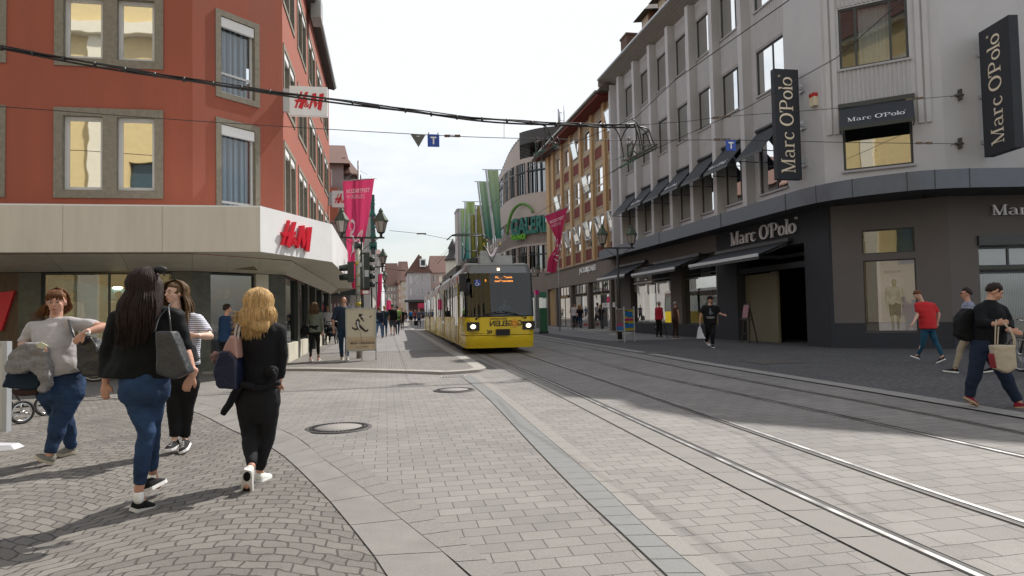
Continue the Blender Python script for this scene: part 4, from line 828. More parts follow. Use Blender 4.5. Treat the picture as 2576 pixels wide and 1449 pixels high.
def jj(fn, size):
    q = txt('JACK', size, .02, 'RIGHT', .012); k = txt('JONES', size, .02, 'LEFT', .012); onto(q, lambda x, y, z: V((x * .78 - size * .42, y, z))); onto(k, lambda x, y, z: V((x * .78 + size * .42, y, z))); q.join(k); b = MB(); b.box(-size * .36, size * .36, 0, size * .7, -.01, .01); q.join(b)
    onto(q, fn); return q
y = atX(1477, 680, 13.7); q = jj(basis((13.66, y.y, y.z - .1), (0, -1, 0), (0, 0, 1), nR, 1.55, 1), .50); q.build('lettering', WHITE, oc)
y = atX(1532, 768, 13.85); q = jj(basis((13.80, y.y, y.z - .12), (0, -1, 0), (0, 0, 1), nR, 1.3, 1), .40); q.build('lettering', WHITE, oc)
# ================================================================ department store with the curved front
dp = thing('department_store', 'beige panelled department store with curved corner and dark window bands', 'building', (18, 70, 0))
BEI = mat('beige_panel', (.43, .36, .325), .7, var=.05, vs=1.2); DWIN = glass('store_glass', .34, (.06, .05, .045), .03)
pl = [(13.9, 118), (13.7, 100), (13.5, 86), (13.3, 78), (13.15, 72.5), (13.25, 70), (13.6, 68.2), (14.4, 66.5), (16.2, 64.8), (20, 63.4), (26, 62.5)]
pl = [V((a, b, 0)) for a, b in pl]; pls = smooth(pl, 4)
bands = [(0, 4.2), (5.9, 7.1) , (9.6, 11.3), (13.9, 14.9 + 1.5), (19.2, 20.4)]
w = MB(); wn = MB()
def roofz(p): return 20.2 - max(0, (p.y - 66)) * .10
for i in range(len(pls) - 1):
    a, b = pls[i], pls[i + 1]; n = V(((b - a).y, -(b - a).x, 0)).normalized(); n = -n if n.y > 0 or n.x > 0 and abs(n.x) > abs(n.y) else n
    for z0, z1 in ((3.6, 5.6), (8.6, 9.9 + .6), (13.3 - 2.2, 13.3 - 2.2 + .0)): pass
    for z0, z1 in ((3.4, 5.9), (8.5, 10.4), (13.9, 13.9)): 
        if z1 > z0: w.add([Z(a, z0), Z(b, z0), Z(b, z1), Z(a, z1)], [(0, 1, 2, 3)], 0)
    w.add([Z(a, 10.4), Z(b, 10.4), Z(b, 13.0), Z(a, 13.0)], [(0, 1, 2, 3)], 0) if False else None
for i in range(len(pls) - 1):
    a, b = pls[i], pls[i + 1]; inn = V((.12, .12, 0))
    for z0, z1 in ((3.2, 5.6), (8.3, 9.6), (12.9 - 1.6, 13.7), (16.9, 19.5 - max(0, 26 - i) * .16 if i < 26 else 17.4)):
        w.add([Z(a, z0), Z(b, z0), Z(b, z1), Z(a, z1)], [(0, 1, 2, 3)], 0)
    for z0, z1 in ((5.6, 8.3), (9.6, 11.3), (13.7, 16.9)):
        wn.add([Z(a + inn, z0), Z(b + inn, z0), Z(b + inn, z1), Z(a + inn, z1)], [(0, 1, 2, 3)], 0)
    w.bar(Z(a, 5.6), Z(a, 8.3), .22 if i % 4 == 0 else .07, .2, 0 if i % 4 == 0 else 1); w.bar(Z(a, 9.6), Z(a, 11.3), .22 if i % 4 == 0 else .07, .2, 0 if i % 4 == 0 else 1); w.bar(Z(a, 13.7), Z(a, 16.9), .22 if i % 4 == 0 else .07, .2, 0 if i % 4 == 0 else 1)
    w.bar(Z(a, 16), Z(b, 16), .1, .12, 1); w.bar(Z(a, 7.4), Z(b, 7.4), .1, .12, 1)
w.build('wall', [BEI, GFR], dp); wn.build('window', DWIN, dp)
k = MB(); inl = [p + V((1.5, 1.5, 0)) for p in pls]
for i in range(len(pls) - 1): k.quad(Z(inl[i], 3.2), Z(inl[i + 1], 3.2), Z(inl[i + 1], 17), Z(inl[i], 17))
k.build('room_behind', mat('store_inside', (.035, .018, .014), .9, var=.5, vs=.3), dp)
k = MB()
for i in range(len(pls) - 1):
    a, b = pls[i], pls[i + 1]
    rz_ = 19.5 - max(0, 26 - i) * .16; k.hexa([Z(a, rz_), Z(b, rz_), Z(b + V((3, 3, 0)), rz_), Z(a + V((3, 3, 0)), rz_), Z(a, rz_ + .25), Z(b, rz_ + .25), Z(b + V((3, 3, 0)), rz_ + .4), Z(a + V((3, 3, 0)), rz_ + .4)]) if i < 26 else None
    if i >= 26: a2, b2 = a + V((1.4, 1.4, 0)), b + V((1.4, 1.4, 0)); k.hexa([Z(a, 18.9), Z(b, 18.9), Z(b2, 18.9), Z(a2, 18.9), Z(a, 20.2), Z(b, 20.2), Z(b2, 20.2), Z(a2, 20.2)], 1); k.quad(Z(a2, 17.4), Z(b2, 17.4), Z(b2, 18.9), Z(a2, 18.9), 2); k.quad(Z(a, 17.4), Z(b, 17.4), Z(b2, 17.4), Z(a2, 17.4), 1)
k.build('roof_crown', [mat('roof_edge', (.2, .2, .2), .6), mat('crown_dark', (.05, .045, .045), .6), DWIN], dp)
k = MB(); k.box(9.7, 30, 64.5, 110, 18.2, 18.4); k.hexa([(10.5, 66, 0), (30, 62.8, 0), (30, 118, 0), (9.8, 118, 0), (16, 68, .2), (30, 66, .2), (30, 112, .2), (13, 112, .2)]); 
k = MB()
for i in range(len(pls) - 1): a, b = pls[i], pls[i + 1]; k.quad(Z(a + V((.6, .6, 0)), 0), Z(b + V((.6, .6, 0)), 0), Z(b + V((.6, .6, 0)), 3.2), Z(a + V((.6, .6, 0)), 3.2))
k.build('shopfront', GLD, dp)
k = MB(); k.box(12.3, 16.6, 63.6, 65.2, 3.0, 3.5); k.build('green_band', mat('shop_green', (.02, .12, .08), .6), dp)
y = atY(1336, 560, 65.2); q = txt('GALERIA', 2.45, .16, bold=.03); pz = 7.1
GP = V((12.3, 68.6, 0)); ug = V((3.6, -4.2, 0)).normalized(); ng = V((-4.2, -3.6, 0)).normalized(); pg_ = lambda x, y: plane(x, y, GP, ng); pA, pB = pg_(1284, 565), pg_(1392, 557); q = txt('GALERIA', 1, .09, bold=.03); ww = max(p.x for p in q.v) * 2
onto(q, basis((pA + pB) / 2 - V((0, 0, 1.0)), ug, (0, 0, 1), ng, (pB - pA).length / ww, 2.35)); q.build('lettering', mat('sign_green', (.006, .13, .10), .4), dp)
pA, pB = pg_(1287, 604), pg_(1323, 601); q = txt('KAUFHOF', 1, .09, bold=.03); ww = max(p.x for p in q.v) * 2
onto(q, basis((pA + pB) / 2, ug, (0, 0, 1), ng, (pB - pA).length / ww, .75)); q.build('lettering', mat('sign_lime', (.14, .42, .03), .4), dp)
k = MB(); pc = [pg_(x, y) for x, y in ((1276, 590), (1279, 565), (1286, 540), (1296, 523), (1309, 514), (1322, 514), (1333, 522), (1340, 534))]
k.tube(smooth(pc, 3), [.16 + .0 * i for i in range(22)], 8, flat=.6); k.build('sign_arch', mat('arch_green', (.10, .25, .045), .4), dp)
wl = thing('wing_building', 'low pale stone wing of the department store further down the street', 'building', (9, 125, 0)); k = MB(); A = atY(1150, 530, 110)
k.box(A.x, A.x + 8, 110, 114, 0, A.z); k.build('wall', mat('wing_stone', (.36, .33, .31), .8, var=.1, vs=.6), wl); k = MB()
for i in range(4): k.box(A.x + .8 + i * 1.5, A.x + 1.5 + i * 1.5, 109.95, 110, 6, A.z - 2)
k.build('window', GLD, wl); k = MB(); k.box(A.x - .1, A.x + 8.1, 109.9, 114, A.z, A.z + .3); k.build('parapet', MGREY, wl)
# tall fabric banners on the department store
def grad(name, top, bot, z0, z1):
    m = bpy.data.materials.new(name); m.use_nodes = True; t = m.node_tree; b = t.nodes['Principled BSDF']; n = t.nodes; l = t.links
    c = n.new('ShaderNodeTexCoord'); s = n.new('ShaderNodeSeparateXYZ'); l.new(c.outputs['Object'], s.inputs[0]); r = n.new('ShaderNodeMapRange'); r.inputs[1].default_value = z0; r.inputs[2].default_value = z1; l.new(s.outputs[2], r.inputs[0])
    x = n.new('ShaderNodeMix'); x.data_type = 'RGBA'; x.inputs[6].default_value = (*bot, 1); x.inputs[7].default_value = (*top, 1); l.new(r.outputs[0], x.inputs[0]); l.new(x.outputs[2], b.inputs['Base Color']); b.inputs['Roughness'].default_value = .8
    b.inputs['Transmission Weight'].default_value = 0; return m
for i, (xl, xr, yt, xb0, xb1, yb, Yd, c1, c2, lb) in enumerate(((1226, 1253, 428, 1247, 1262, 600, 66, (.36, .46, .28), (.03, .17, .13), 'tallest green fabric banner, nearest the curved corner of the department store'), (1205, 1231, 458, 1222, 1240, 600, 71, (.34, .46, .30), (.04, .19, .16), 'second tall green banner, left of the tallest one'), (1173, 1194, 508, 1170, 1196, 655, 84, (.42, .55, .2), (.03, .27, .27), 'pale green and teal banner in the middle of the row'), (1160, 1172, 526, 1162, 1176, 655, 90, (.42, .55, .2), (.04, .28, .28), 'leftmost teal and green banner of the row'), (1184, 1200, 541, 1186, 1202, 650, 80, (.30, .29, .08), (.17, .19, .02), 'shorter olive yellow banner beside the teal ones'), (1200, 1222, 518, 1203, 1226, 650, 76, (.28, .25, .07), (.13, .16, .02), 'wider olive brown banner between the green ones'))):
    a, b, c, d = atY(xl, yt, Yd), atY(xr, yt, Yd), atY(xb1, yb, Yd), atY(xb0, yb, Yd)
    t = thing('store_banner', lb, 'banner', d, 'tall fabric banners on the department store'); m = grad('banner_cloth', c1, c2, 0, a.z - d.z)
    k = MB(); k.sheet(lambda u, v: d.lerp(c, u).lerp(a.lerp(b, u), v) + V((0, .12 * math.sin(u * 9 + v * 2), 0)), 10, 10); k.build('cloth', m, t)
    k = MB(); k.bar(a + V((-.5, 0, .05)), b + V((1.4, 0, .05)), .08, .08); k.bar(a + V((-.15, 0, 0)), d + V((-.15, 0, 0)), .17, .1); k.build('pole', LGREY, t)
# ================================================================ distant houses
def house(lb, x0, x1, Y, dep, zt, col, nx, zs, roof=None, ridge=3, side=None, gable=False, sw_=.5, name='town_house', roofm=None):
    A, B = atY(x0, 780, Y), atY(x1, 780, Y); z = atY((x0 + x1) / 2, zt, Y).z; t = thing(name, lb, 'building', ((A.x + B.x) / 2, Y, 0))
    xa, xb = A.x, B.x; mt = mat('render_%d_%d' % (int(col[0] * 1000), int(col[1] * 1000)), col, .85, var=.07, vs=.8); hs = []
    wzs = [atY((x0 + x1) / 2, q, Y).z for q in zs]; st = (xb - xa) / nx
    for i in range(nx):
        for q in range(0, len(wzs), 2): hs.append((xa + st * (i + .5 - sw_ / 2), xa + st * (i + .5 + sw_ / 2), wzs[q + 1], wzs[q]))
    k = MB(); wallholes(k, V((0, Y, 0)), ux, nf, xa, xb, 0, z, hs, .2); k.box(xa, xb, Y + .4, Y + dep, 0, z - .01)
    hs2 = [(Y + dep * (i + .3) / 5, Y + dep * (i + .62) / 5, c, d) for i in range(5) for _, _, c, d in hs[:len(wzs) // 2]]
    k.build('wall', mt, t)
    for sx_, nn in ((xb + .02, ns), (xa - .02, nR)):
        wq = MB()
        for a, b, c, d in hs2: wq.box(min(sx_, sx_ + nn.x * .03), max(sx_, sx_ + nn.x * .03), a, b, c, d)
        if side == nn.x: wq.build('side_window', GLD, t)
    for a, b, c, d in hs:
        o = window(t, V((0, Y, 0)), ux, nf, a, b, c, d, -.05, .09, WFR, GLD, cols=(.5,))
    if roof is not None:
        k = MB(); o = .4
        if gable: k.add([(xa - o, Y - o, z), (xb + o, Y - o, z), (xb + o, Y + dep, z), (xa - o, Y + dep, z), ((xa + xb) / 2, Y + .8, z + ridge), ((xa + xb) / 2, Y + dep, z + ridge)], [(0, 1, 4), (1, 2, 5, 4), (3, 0, 4, 5), (2, 3, 5), (3, 2, 1, 0)])
        else: k.hexa([(xa - o, Y - o, z), (xb + o, Y - o, z), (xb + o, Y + dep, z), (xa - o, Y + dep, z), (xa + .2, Y + dep * .45, z + ridge), (xb - .2, Y + dep * .45, z + ridge), (xb - .2, Y + dep * .55, z + ridge), (xa + .2, Y + dep * .55, z + ridge)])
        k.build('roof', roofm or TILE, t)
    return t, xa, xb, z
t, xa, xb, z = house('pale grey house with a steep red hipped gable roof closing the street', 1027, 1085, 152, 14, 686, (.42, .38, .39), 4, (693, 712, 725, 742, 756, 780), roof=1, ridge=4.3, gable=True, sw_=.36)
k = MB(); a = atY(1064, 669, 151.6); k.box(a.x - .7, a.x + .7, 151.3, 154, a.z - .2, a.z + 1.6); k.build('dormer', WHITE, t); k = MB(); k.box(a.x - .45, a.x + .45, 151.25, 151.3, a.z + .1, a.z + 1.3); k.build('dormer_window', GLK if False else GFR, t)
k = MB(); c = atY(1056, 648, 153); k.box(c.x - .6, c.x + .4, 152.5, 153.5, c.z - 2.5, c.z + .3); k.build('chimney', _mc['old_brick'], t)
k = MB(); a, b = atY(1018, 757, 149), atY(1095, 757, 149); k.box(a.x, b.x, 148.5, 152, a.z - .3, a.z + .2); k.build('shop_canopy', DGREY, t); k = MB(); k.box(a.x + 1, b.x, 151.8, 151.9, 0, a.z - .3); k.build('shopfront', mat('dark_brick', (.09, .05, .045), .8), t)
k = MB(); a, b = atY(1051, 763, 148.4), atY(1078, 775, 148.4); k.box(a.x, b.x, 148.3, 148.4, b.z, a.z); k.build('red_shop_sign', mat('shop_red', (.42, .02, .07), .6), t)
t, *_ = house('long pinkish house with red tiled roof at the end of the street', 1085, 1150, 158, 12, 686, (.42, .31, .28), 4, (693, 710, 725, 742, 756, 780), roof=1, ridge=4.5)
house('salmon and cream row house on the left side of the far street', 1003, 1030, 205, 12, 712, (.40, .24, .17), 4, (718, 728, 735, 746, 752, 762), roof=1, ridge=7, side=1)
house('cream row house beside the steep gabled house', 1012, 1028, 180, 10, 706, (.45, .37, .28), 3, (712, 722, 730, 742, 750, 762), roof=1, ridge=5)
house('grey row house furthest down the left side of the street', 968, 1004, 215, 12, 718, (.37, .32, .30), 5, (724, 732, 740, 750, 756, 766), roof=1, ridge=7.5)
tt = thing('turret', 'small stone tower with a dark onion roof behind the tram', 'tower', atY(1140, 790, 140)); c = atY(1140, 655, 140); k = MB(); k.lathe((c.x, 140, 0), [(1.6, 0), (1.6, c.z)], 8); k.build('wall', mat('tower_cream', (.5, .45, .36), .8), tt)
k = MB(); k.lathe((c.x, 140, c.z), [(2.0, 0), (1.7, .4), (1.0, 1.4), (.9, 2.2), (1.1, 2.6), (.7, 3.4), (.1, 4.6)], 8); k.build('roof', mat('slate_dark', (.05, .045, .045), .7), tt)
# left side beyond the red store
t, xa, xb, z = house('grey stone house with tiled roof and corner bay behind the red store', 700, 868, 44, 12, 412, (.30, .27, .26), 2, (425, 520, 600, 690), roof=1, ridge=2.6, name='stone_house', sw_=.3)
wm = mat('render_stone', (.25, .23, .22), .85, var=.2, vs=4, bump=.3); k = MB(); c = V((xb + .0, 45.2, 0)); k.lathe(c, [(.8, 0), (.8, z - .5)], 8, rot=.39, sm=False); k.build('corner_bay', wm, t); k = MB(); k.lathe(c, [(1.15, z - .6), (1.15, z - .5), (.2, z + .7)], 8, rot=.39, sm=False); k.build('bay_roof', TILE, t)
k = MB(); a = atY(846, 600, 43.9); k.box(xb - 1.2, xb - .35, 43.93, 43.98, atY(846, 556, 44).z, atY(846, 472, 44).z); frame(k, V((0, 44, 0)), ux, nf, xb - 1.3, xb - .25, atY(846, 560, 44).z, atY(846, 468, 44).z, .08, .12, .08, m=1); k.build('window', [GLD, mat('pink_frame', (.3, .22, .2), .7)], t)
k = MB(); k.box(xb - 5, xb + .9, 43.0, 44, atY(860, 742, 43).z, atY(860, 712, 43).z); k.build('shop_fascia_band', mat('band_green_black', (.012, .03, .03), .5), t)
q = txt('r', .75, .02); onto(q, basis(atY(856, 738, 42.95), ux, (0, 0, 1), nf)); q.build('lettering', WHITE, t)
k = MB()
for i in range(14): k.box(xb - 2.4 + i * .22, xb - 2.4 + i * .22 + .09, 43.6, 43.7, .3, 2.3)
k.build('slatted_front', LGREY, t)
t, xa, xb, z = house('tall grey shop building with window columns and a green vertical sign', 905, 932, 62, 34, 492, (.44, .42, .40), 1, (505, 540, 560, 600, 620, 660), name='shop_building', side=None)
wz = MB(); gl_ = MB()
for i in range(11):
    y = 63 + i * 3; wz.box(xb, xb + .22, y, y + .35, 3.6, z)
    for q_ in (4.4, 7.3, 10.2): gl_.box(xb - .02, xb + .03, y + .5, y + 2.8, q_, q_ + 1.9)
wz.build('pilaster', mat('pilaster_stone', (.5, .48, .45), .8), t); gl_.build('side_window', GLD, t)
vs = thing('vertical_shop_sign', 'narrow dark sign with green letters hanging vertically on the grey building', 'sign', (xb, 60.5, 6)); k = MB(); A, B = atY(932, 490, 60.5), atY(944, 640, 60.5); k.box(A.x, B.x, 60.4, 60.6, B.z, A.z); k.build('sign_box', mat('sign_dark', (.05, .06, .065), .5), vs)
k = MB()
for i, ch_ in enumerate('SALAM'): q = txt(ch_, .95, .01, bold=.03); onto(q, basis(((A.x + B.x) / 2, 60.38, A.z - 1.0 - i * .98), ux, (0, 0, 1), nf)); k.join(q)
k.build('lettering', mat('sign_green', (.006, .13, .10), .4), vs)
house('white shop front building beyond the grey one on the left', 938, 958, 98, 40, 640, (.46, .43, .40), 2, (655, 672, 690, 708), roof=1, ridge=2.5, side=1)
# ================================================================ tram
YP = mat('tram_yellow', (.68, .49, .016), .22, var=.04, spec=.6); TGREY = mat('tram_grey', (.16, .165, .17), .3, .2, var=.08); TROOF = mat('tram_roof', (.30, .31, .31), .5, var=.12, vs=5)
TGL = glass('tram_glass', .50, (.10, .11, .11), .01, .03); TWS = glass('tram_windscreen', .03, (.40, .46, .48), .01, .02)
tr = thing('tram', 'yellow articulated tram with lit headlights coming down the street', 'tram')
Yf = lambda z: .10 - .10 * min(1, (z - .2) / .28) if z < .48 else (0 if z < 1.21 else (.20 * (z - 1.21) / 1.44 if z < 2.66 else .2 + (z - 2.65) * .35))
def outl(z, back=1.9):
    o = Yf(z); w = 1.13 - (max(0, z - 2.7) * .5)
    return [V((-w, back, z)), V((-w, .34 + o, z)), V((-w + .05, .13 + o, z)), V((-.86, .035 + o, z)), V((-.45, .008 + o, z)), V((0, o, z)), V((.45, .008 + o, z)), V((.86, .035 + o, z)), V((w - .05, .13 + o, z)), V((w, .34 + o, z)), V((w, back, z))]
b = MB(); b.loft([outl(z) for z in (.2, .27, .36, .48, .60)], closed=False, cap=False); b.add(outl(.2), [tuple(range(11))]); b.build('bumper', YP, tr)
b = MB(); b.loft([outl(z) for z in (.62, .9, 1.21)], closed=False, cap=False); b.quad(V((-1.12, 1.2, .2)), V((1.12, 1.2, .2)), V((1.12, 1.2, 1.2)), V((-1.12, 1.2, 1.2))); cf = b.build('front_panel', YP, tr)
b = MB(); r_ = [outl(z) for z in (1.22, 1.7, 2.2, 2.62)]; b.loft([[p for p in q[2:9]] for q in r_], closed=False, cap=False); b.build('windscreen', TWS, tr)
b = MB()
for sd in (0, 1):
    q = [(q_[0:2] if not sd else q_[9:11]) for q_ in r_]
    b.loft([[p for p in x] for x in q], closed=False, cap=False)
b.build('side_pane', TGL, tr)
b = MB()
for i in (2, 8): b.tube([q_[i] for q_ in r_], .022, 6)
b.tube([p + V((0, -.005, 0)) for p in outl(1.215)[1:10]], .018, 6); b.build('windscreen_seal', BLACK, tr)
b = MB(); b.loft([outl(z) for z in (2.62, 2.75, 2.88)], closed=False, cap=False); b.build('header_panel', TGREY, tr)
b = MB(); b.loft([[p + V((0, -.03 if 0 < i < 10 else 0, 0)) for i, p in enumerate(outl(2.88))], [p + V((0, -.03 if 0 < i < 10 else 0, .05)) for i, p in enumerate(outl(2.88))]], closed=False, cap=False); b.add([p + V((0, 0, .05)) for p in outl(2.88)], [tuple(range(11))]); b.build('roof_rim', TROOF, tr)
for s in (-1, 1):
    h = MB(); h.box(s * .90 - .20, s * .90 + .20, .005, .09, .77, 1.04); o = h.build('headlight', BLACK, tr)
    h = MB(); h.ell((s * .90 + .0, .0, .90), .085, .03, .07); h.build('lens', mat('headlamp_lit', (1, .9, .7), .2, emit=(1, .82, .55, 2.6)), o)
h = MB(); h.box(-.17, .27, -.10, .03, .60, .80); 
for i in range(4): h.box(-.15, .25, -.115, -.10, .63 + i * .04, .645 + i * .04)
h.build('coupler_cover', BLACK, tr)
h = MB(); h.ell((-.02, .24, 2.74), .03, .02, .02); h.box(-.06, .02, .215, .235, 2.70, 2.78); h.build('top_lamp', mat('lamp_warm', (1, .8, .5), .3, emit=(1, .7, .4, 3)), tr)
BTX = mat('tram_letter', (.02, .018, .01), .5)
def front_txt(s, x, z, w, hgt, m=BTX, mirror=False, y=-.006, bold=.02, par=cf):
    q = txt(s, 1, .003, bold=bold); ww = max(p.x for p in q.v) - min(p.x for p in q.v); k = -1 if mirror else 1
    onto(q, lambda a, bb, c: V((x + a * w / ww * k, y - c - .002 + .035 * max(0, (abs(x + a * w / ww * k) - .45) / .41), z + bb * hgt / .72)))
    return q.build('lettering', m, par)
front_txt('G  GELEIN', .16, .905, 1.06, .175, mirror=True); front_txt('Jetzt kommt', -.08, 1.11, .55, .075, mirror=True, bold=.01, m=mat('letter_brown', (.16, .09, .02), .5)); front_txt('264', -.38, .665, .17, .13); front_txt('Würzburger', -1.0 + .14, .72, .27, .033, bold=0); front_txt('Straßenbahn GmbH', -1.0 + .21, .665, .42, .033, bold=0)
h = MB(); c_ = V((.435, -.01, .985)); strip(h, arcp(0, 0, .07, .07, 0, 360, 16), .035, .004)
for i in range(12): a = i * math.pi / 6; strip(h, [(.105 * math.cos(a), .105 * math.sin(a)), (.145 * math.cos(a), .145 * math.sin(a))], .018, .004)
onto(h, lambda x, y, z: c_ + V((x, -z, y))); h.build('sun_emblem', mat('emblem_orange', (.70, .18, .02), .5), cf)
h = MB(); h.box(-.82, -.63, .10, .14, 2.20, 2.40); o = h.build('wheelchair_sign', mat('sign_blue', (.01, .06, .35), .4), tr)
h = MB(); strip(h, arcp(-.01, -.03, .042, .042, 140, 380, 12), .012, .003); strip(h, [(-.015, .055), (-.015, -.005), (.03, -.005), (.05, -.055)], .014, .003); strip(h, arcp(-.015, .07, .008, .008, 0, 360, 8), .012, .003); onto(h, lambda x, y, z: V((-.725 + x * 1.2, .097 - z, 2.30 + y * 1.2))); h.build('pictogram', WHITE, o)
LEDM = mat('led_orange', (1, .3, .05), .5, emit=(1, .28, .03, 4))
h = MB(); h.box(-.46, .50, .40, .42, 2.28, 2.56); h.build('destination_display', BLACK, tr)
for s_, x, z, w in (('5', -.42, 2.36, .05), ('K. . "om', .18, 2.46, .55), ('ne":noen', .18, 2.34, .60)): front_txt(s_, x, z, w, .065, LEDM, y=.385, par=tr)
for s in (-1, 1):      # wipers
    h = MB(); h.tube([(s * .80, -.02, 1.15), (s * .45, .0, 1.30), (s * .05, .02, 1.38)], .012, 6); h.ell((s * .80, -.02, 1.15), .035, .03, .035); h.tube([(s * .55, -.005, 1.25), (-s * .25, .02, 1.33)], .014, 4); h.build('wiper', BLACK, tr)
h = MB(); h.tube([(-1.0, .22, 2.62), (-1.2, -.02, 2.60), (-1.22, -.05, 2.4)], .03, 6); h.hexa([(-1.33, -.12, 2.02), (-1.13, -.14, 2.02), (-1.13, -.04, 2.02), (-1.33, -.02, 2.02), (-1.33, -.12, 2.58), (-1.13, -.14, 2.58), (-1.13, -.04, 2.58), (-1.33, -.02, 2.58)]); h.tube([(-1.0, .1, 2.3), (-1.05, -.05, 2.1), (-1.02, -.05, 1.9)], .05, 8); h.build('mirror', BLACK, tr)
h = MB(); h.box(-.9, .95, .25, 1.2, .9, 1.30); h.box(-.2, .5, .30, .9, 1.3, 1.42); h.build('dashboard', mat('dash_blue', (.03, .05, .07), .6), tr)
h = MB(); h.box(-1.1, 1.1, 1.85, 1.95, .5, 2.7); h.build('cab_wall', mat('cab_dark', (.02, .022, .024), .8), tr)
# a row of joined sections
ends = [1.9, 6.3, 12.6, 19, 25.4, 31.5]; SIDEY = YP
for k in range(5):
    a, e_ = ends[k] + (.12 if k else 0), ends[k + 1] - .12
    b = MB()
    prof = lambda y: [V((-1.13, y, .22)), V((-1.13, y, 1.22)), V((1.13, y, 1.22)), V((1.13, y, .22))]
    b.loft([prof(a), prof(e_)], cap=True, sm=False); sec = b.build('section_body', YP, tr)
    b = MB(); b.loft([[V((-1.12, y, 1.22)), V((-1.12, y, 2.42)), V((1.12, y, 2.42)), V((1.12, y, 1.22))] for y in (a + .02, e_ - .02)], sm=False); b.build('window_band', TGL, sec)
    b = MB(); b.loft([[V((-1.06, y, 1.2)), V((-1.06, y, 2.4)), V((1.06, y, 2.4)), V((1.06, y, 1.2))] for y in (a + .04, e_ - .04)], sm=False); b.build('saloon', mat('saloon_dark', (.035, .032, .028), .9, var=.6, vs=1.2), sec)
    b = MB(); b.loft([[V((-1.13, y, 2.42)), V((-1.13, y, 2.72)), V((-.98, y, 2.93)), V((.98, y, 2.93)), V((1.13, y, 2.72)), V((1.13, y, 2.42))] for y in (a, e_)], sm=False); b.build('cove_panel', mat('cove_taupe', (.20, .16, .145), .25, .3, var=.12), sec)
    b = MB()
    n = 4
    for i in range(n + 1):
        y = a + (e_ - a) * i / n
        for s in (-1, 1): b = MB(); b.box(min(s * 1.12, s * 1.137), max(s * 1.12, s * 1.137), y - .03, y + .03, 1.2, 2.43); b.build('window_post', BLACK, sec)
    dy = a + (e_ - a) * (.62 if k else .3)
    for s in (-1,):
        b = MB(); b.box(s * 1.145, s * 1.13, dy - .68, dy + .68, .3, 2.40, 0)
        for q in (-.66, -.02, .62): b.box(s * 1.152, s * 1.146, dy + q, dy + q + .05, .32, 2.38, 1)
        b.box(s * 1.150, s * 1.146, dy - .60, dy - .06, .9, 2.3, 2); b.box(s * 1.150, s * 1.146, dy + .06, dy + .60, .9, 2.3, 2); b.build('door', [YP, BLACK, TGL], sec)
    if k % 2 == 0:
        b = MB(); yy = a + .9; b.lathe((-1.13, yy, 2.57), [(.13, 0), (.13, .012)], 16, axis=(-1, 0, 0)); b.build('orange_disc', mat('disc_orange', (.65, .12, .03), .5), sec)
    b = MB()
    for s in (-1, 1): b.box(min(s * .95, s * 1.0), max(s * .95, s * 1.0), a + .5, e_ - .5, .05, .30)
    for y in (a + 1.2, e_ - 1.2):
        for s in (-1, 1): b.lathe((s * .5, y, .30), [(.29, -.04), (.29, .04)], 20, axis=(1, 0, 0))
    b.build('bogie', BLACK, sec)
    if k < 4:
        b = MB()
        for j in range(5): y = e_ + .01 + j * .05; w_ = 1.10 if j % 2 else 1.05; b.box(-w_, w_, y, y + .045, .3, 2.9)
        b.build('bellows', BLACK, tr)
rf = MB(); rf.box(-.48, .62, 1.2, 3.2, 2.93, 3.28); rf.box(-.45, -.22, 1.3, 1.6, 3.28, 3.46); rf.box(-.2, .25, 1.5, 2.4, 3.28, 3.38); rf.lathe((.40, 1.5, 3.28), [(.04, 0), (.04, .1), (.01, .12)], 8); rf.build('roof_box', TROOF, tr)
rf = MB(); rf.box(-.85, -.50, 2.0, 4.2, 2.93, 3.25); rf.lathe((-.58, 1.98, 3.16), [(.12, 0), (.14, -.06), (.06, -.05)], 12, axis=(0, 1, 0)); rf.box(-1.0, -.5, 4.5, 12, 2.93, 3.2); rf.box(-.7, .7, 13, 17, 2.93, 3.25); rf.build('roof_equipment', DGREY, tr)
rf = MB(); rf.box(-1.0, -.6, 1.0, 1.7, 2.93, 3.0); rf.box(.66, 1.0, 1.0, 1.7, 2.93, 3.0); rf.build('roof_hatch', LGREY, tr)
pg = MB(); py = 9.0        # pantograph
pg.box(-.55, .55, py - .5, py + .5, 3.15, 3.22); pg.tube([(-.35, py + .4, 3.2), (-.25, py - .9, 4.1)], .025, 6); pg.tube([(.35, py + .4, 3.2), (.25, py - .9, 4.1)], .025, 6); pg.tube([(-.25, py - .9, 4.1), (-.45, py + .3, 4.92)], .018, 6); pg.tube([(.25, py - .9, 4.1), (.45, py + .3, 4.92)], .018, 6); pg.tube([(-.25, py - .9, 4.1), (.25, py - .9, 4.1)], .02, 6)
pg.tube([(-.98, py + .2, 4.72), (-.72, py + .25, 4.95), (-.5, py + .28, 5.0), (.5, py + .28, 5.0), (.72, py + .25, 4.95), (.98, py + .2, 4.72)], .03, 6); pg.tube([(-.72, py + .5, 4.95), (.72, py + .5, 4.95)], .03, 6); pg.build('pantograph', DGREY, tr)
for s in (-1, 1):
    f = MB(); f.tube([(-.08 - s * .02, 1.15, 3.05), (-.08 + s * .27, 1.12, 3.62)], .014, 6); f.ell((-.08 + s * .28, 1.12, 3.66), .02, .02, .05, m=1)
    f.sheet(lambda u, v: V((-.08 + s * (.13 + .14 * v) + (.02 if s > 0 else -.02) - u * .20 * (1 if s > 0 else -.6), 1.12 + .03 * math.sin(u * 7), 3.32 + .30 * v - u * .10)), 6, 4, 2); f.build('flag', [DGREY, mat('tip_yellow', (.6, .42, .02), .5), mat('flag_white', (.65, .6, .62), .8)], tr)
place(tr, (3.64, 21.17, gz(21.17)), -.015)
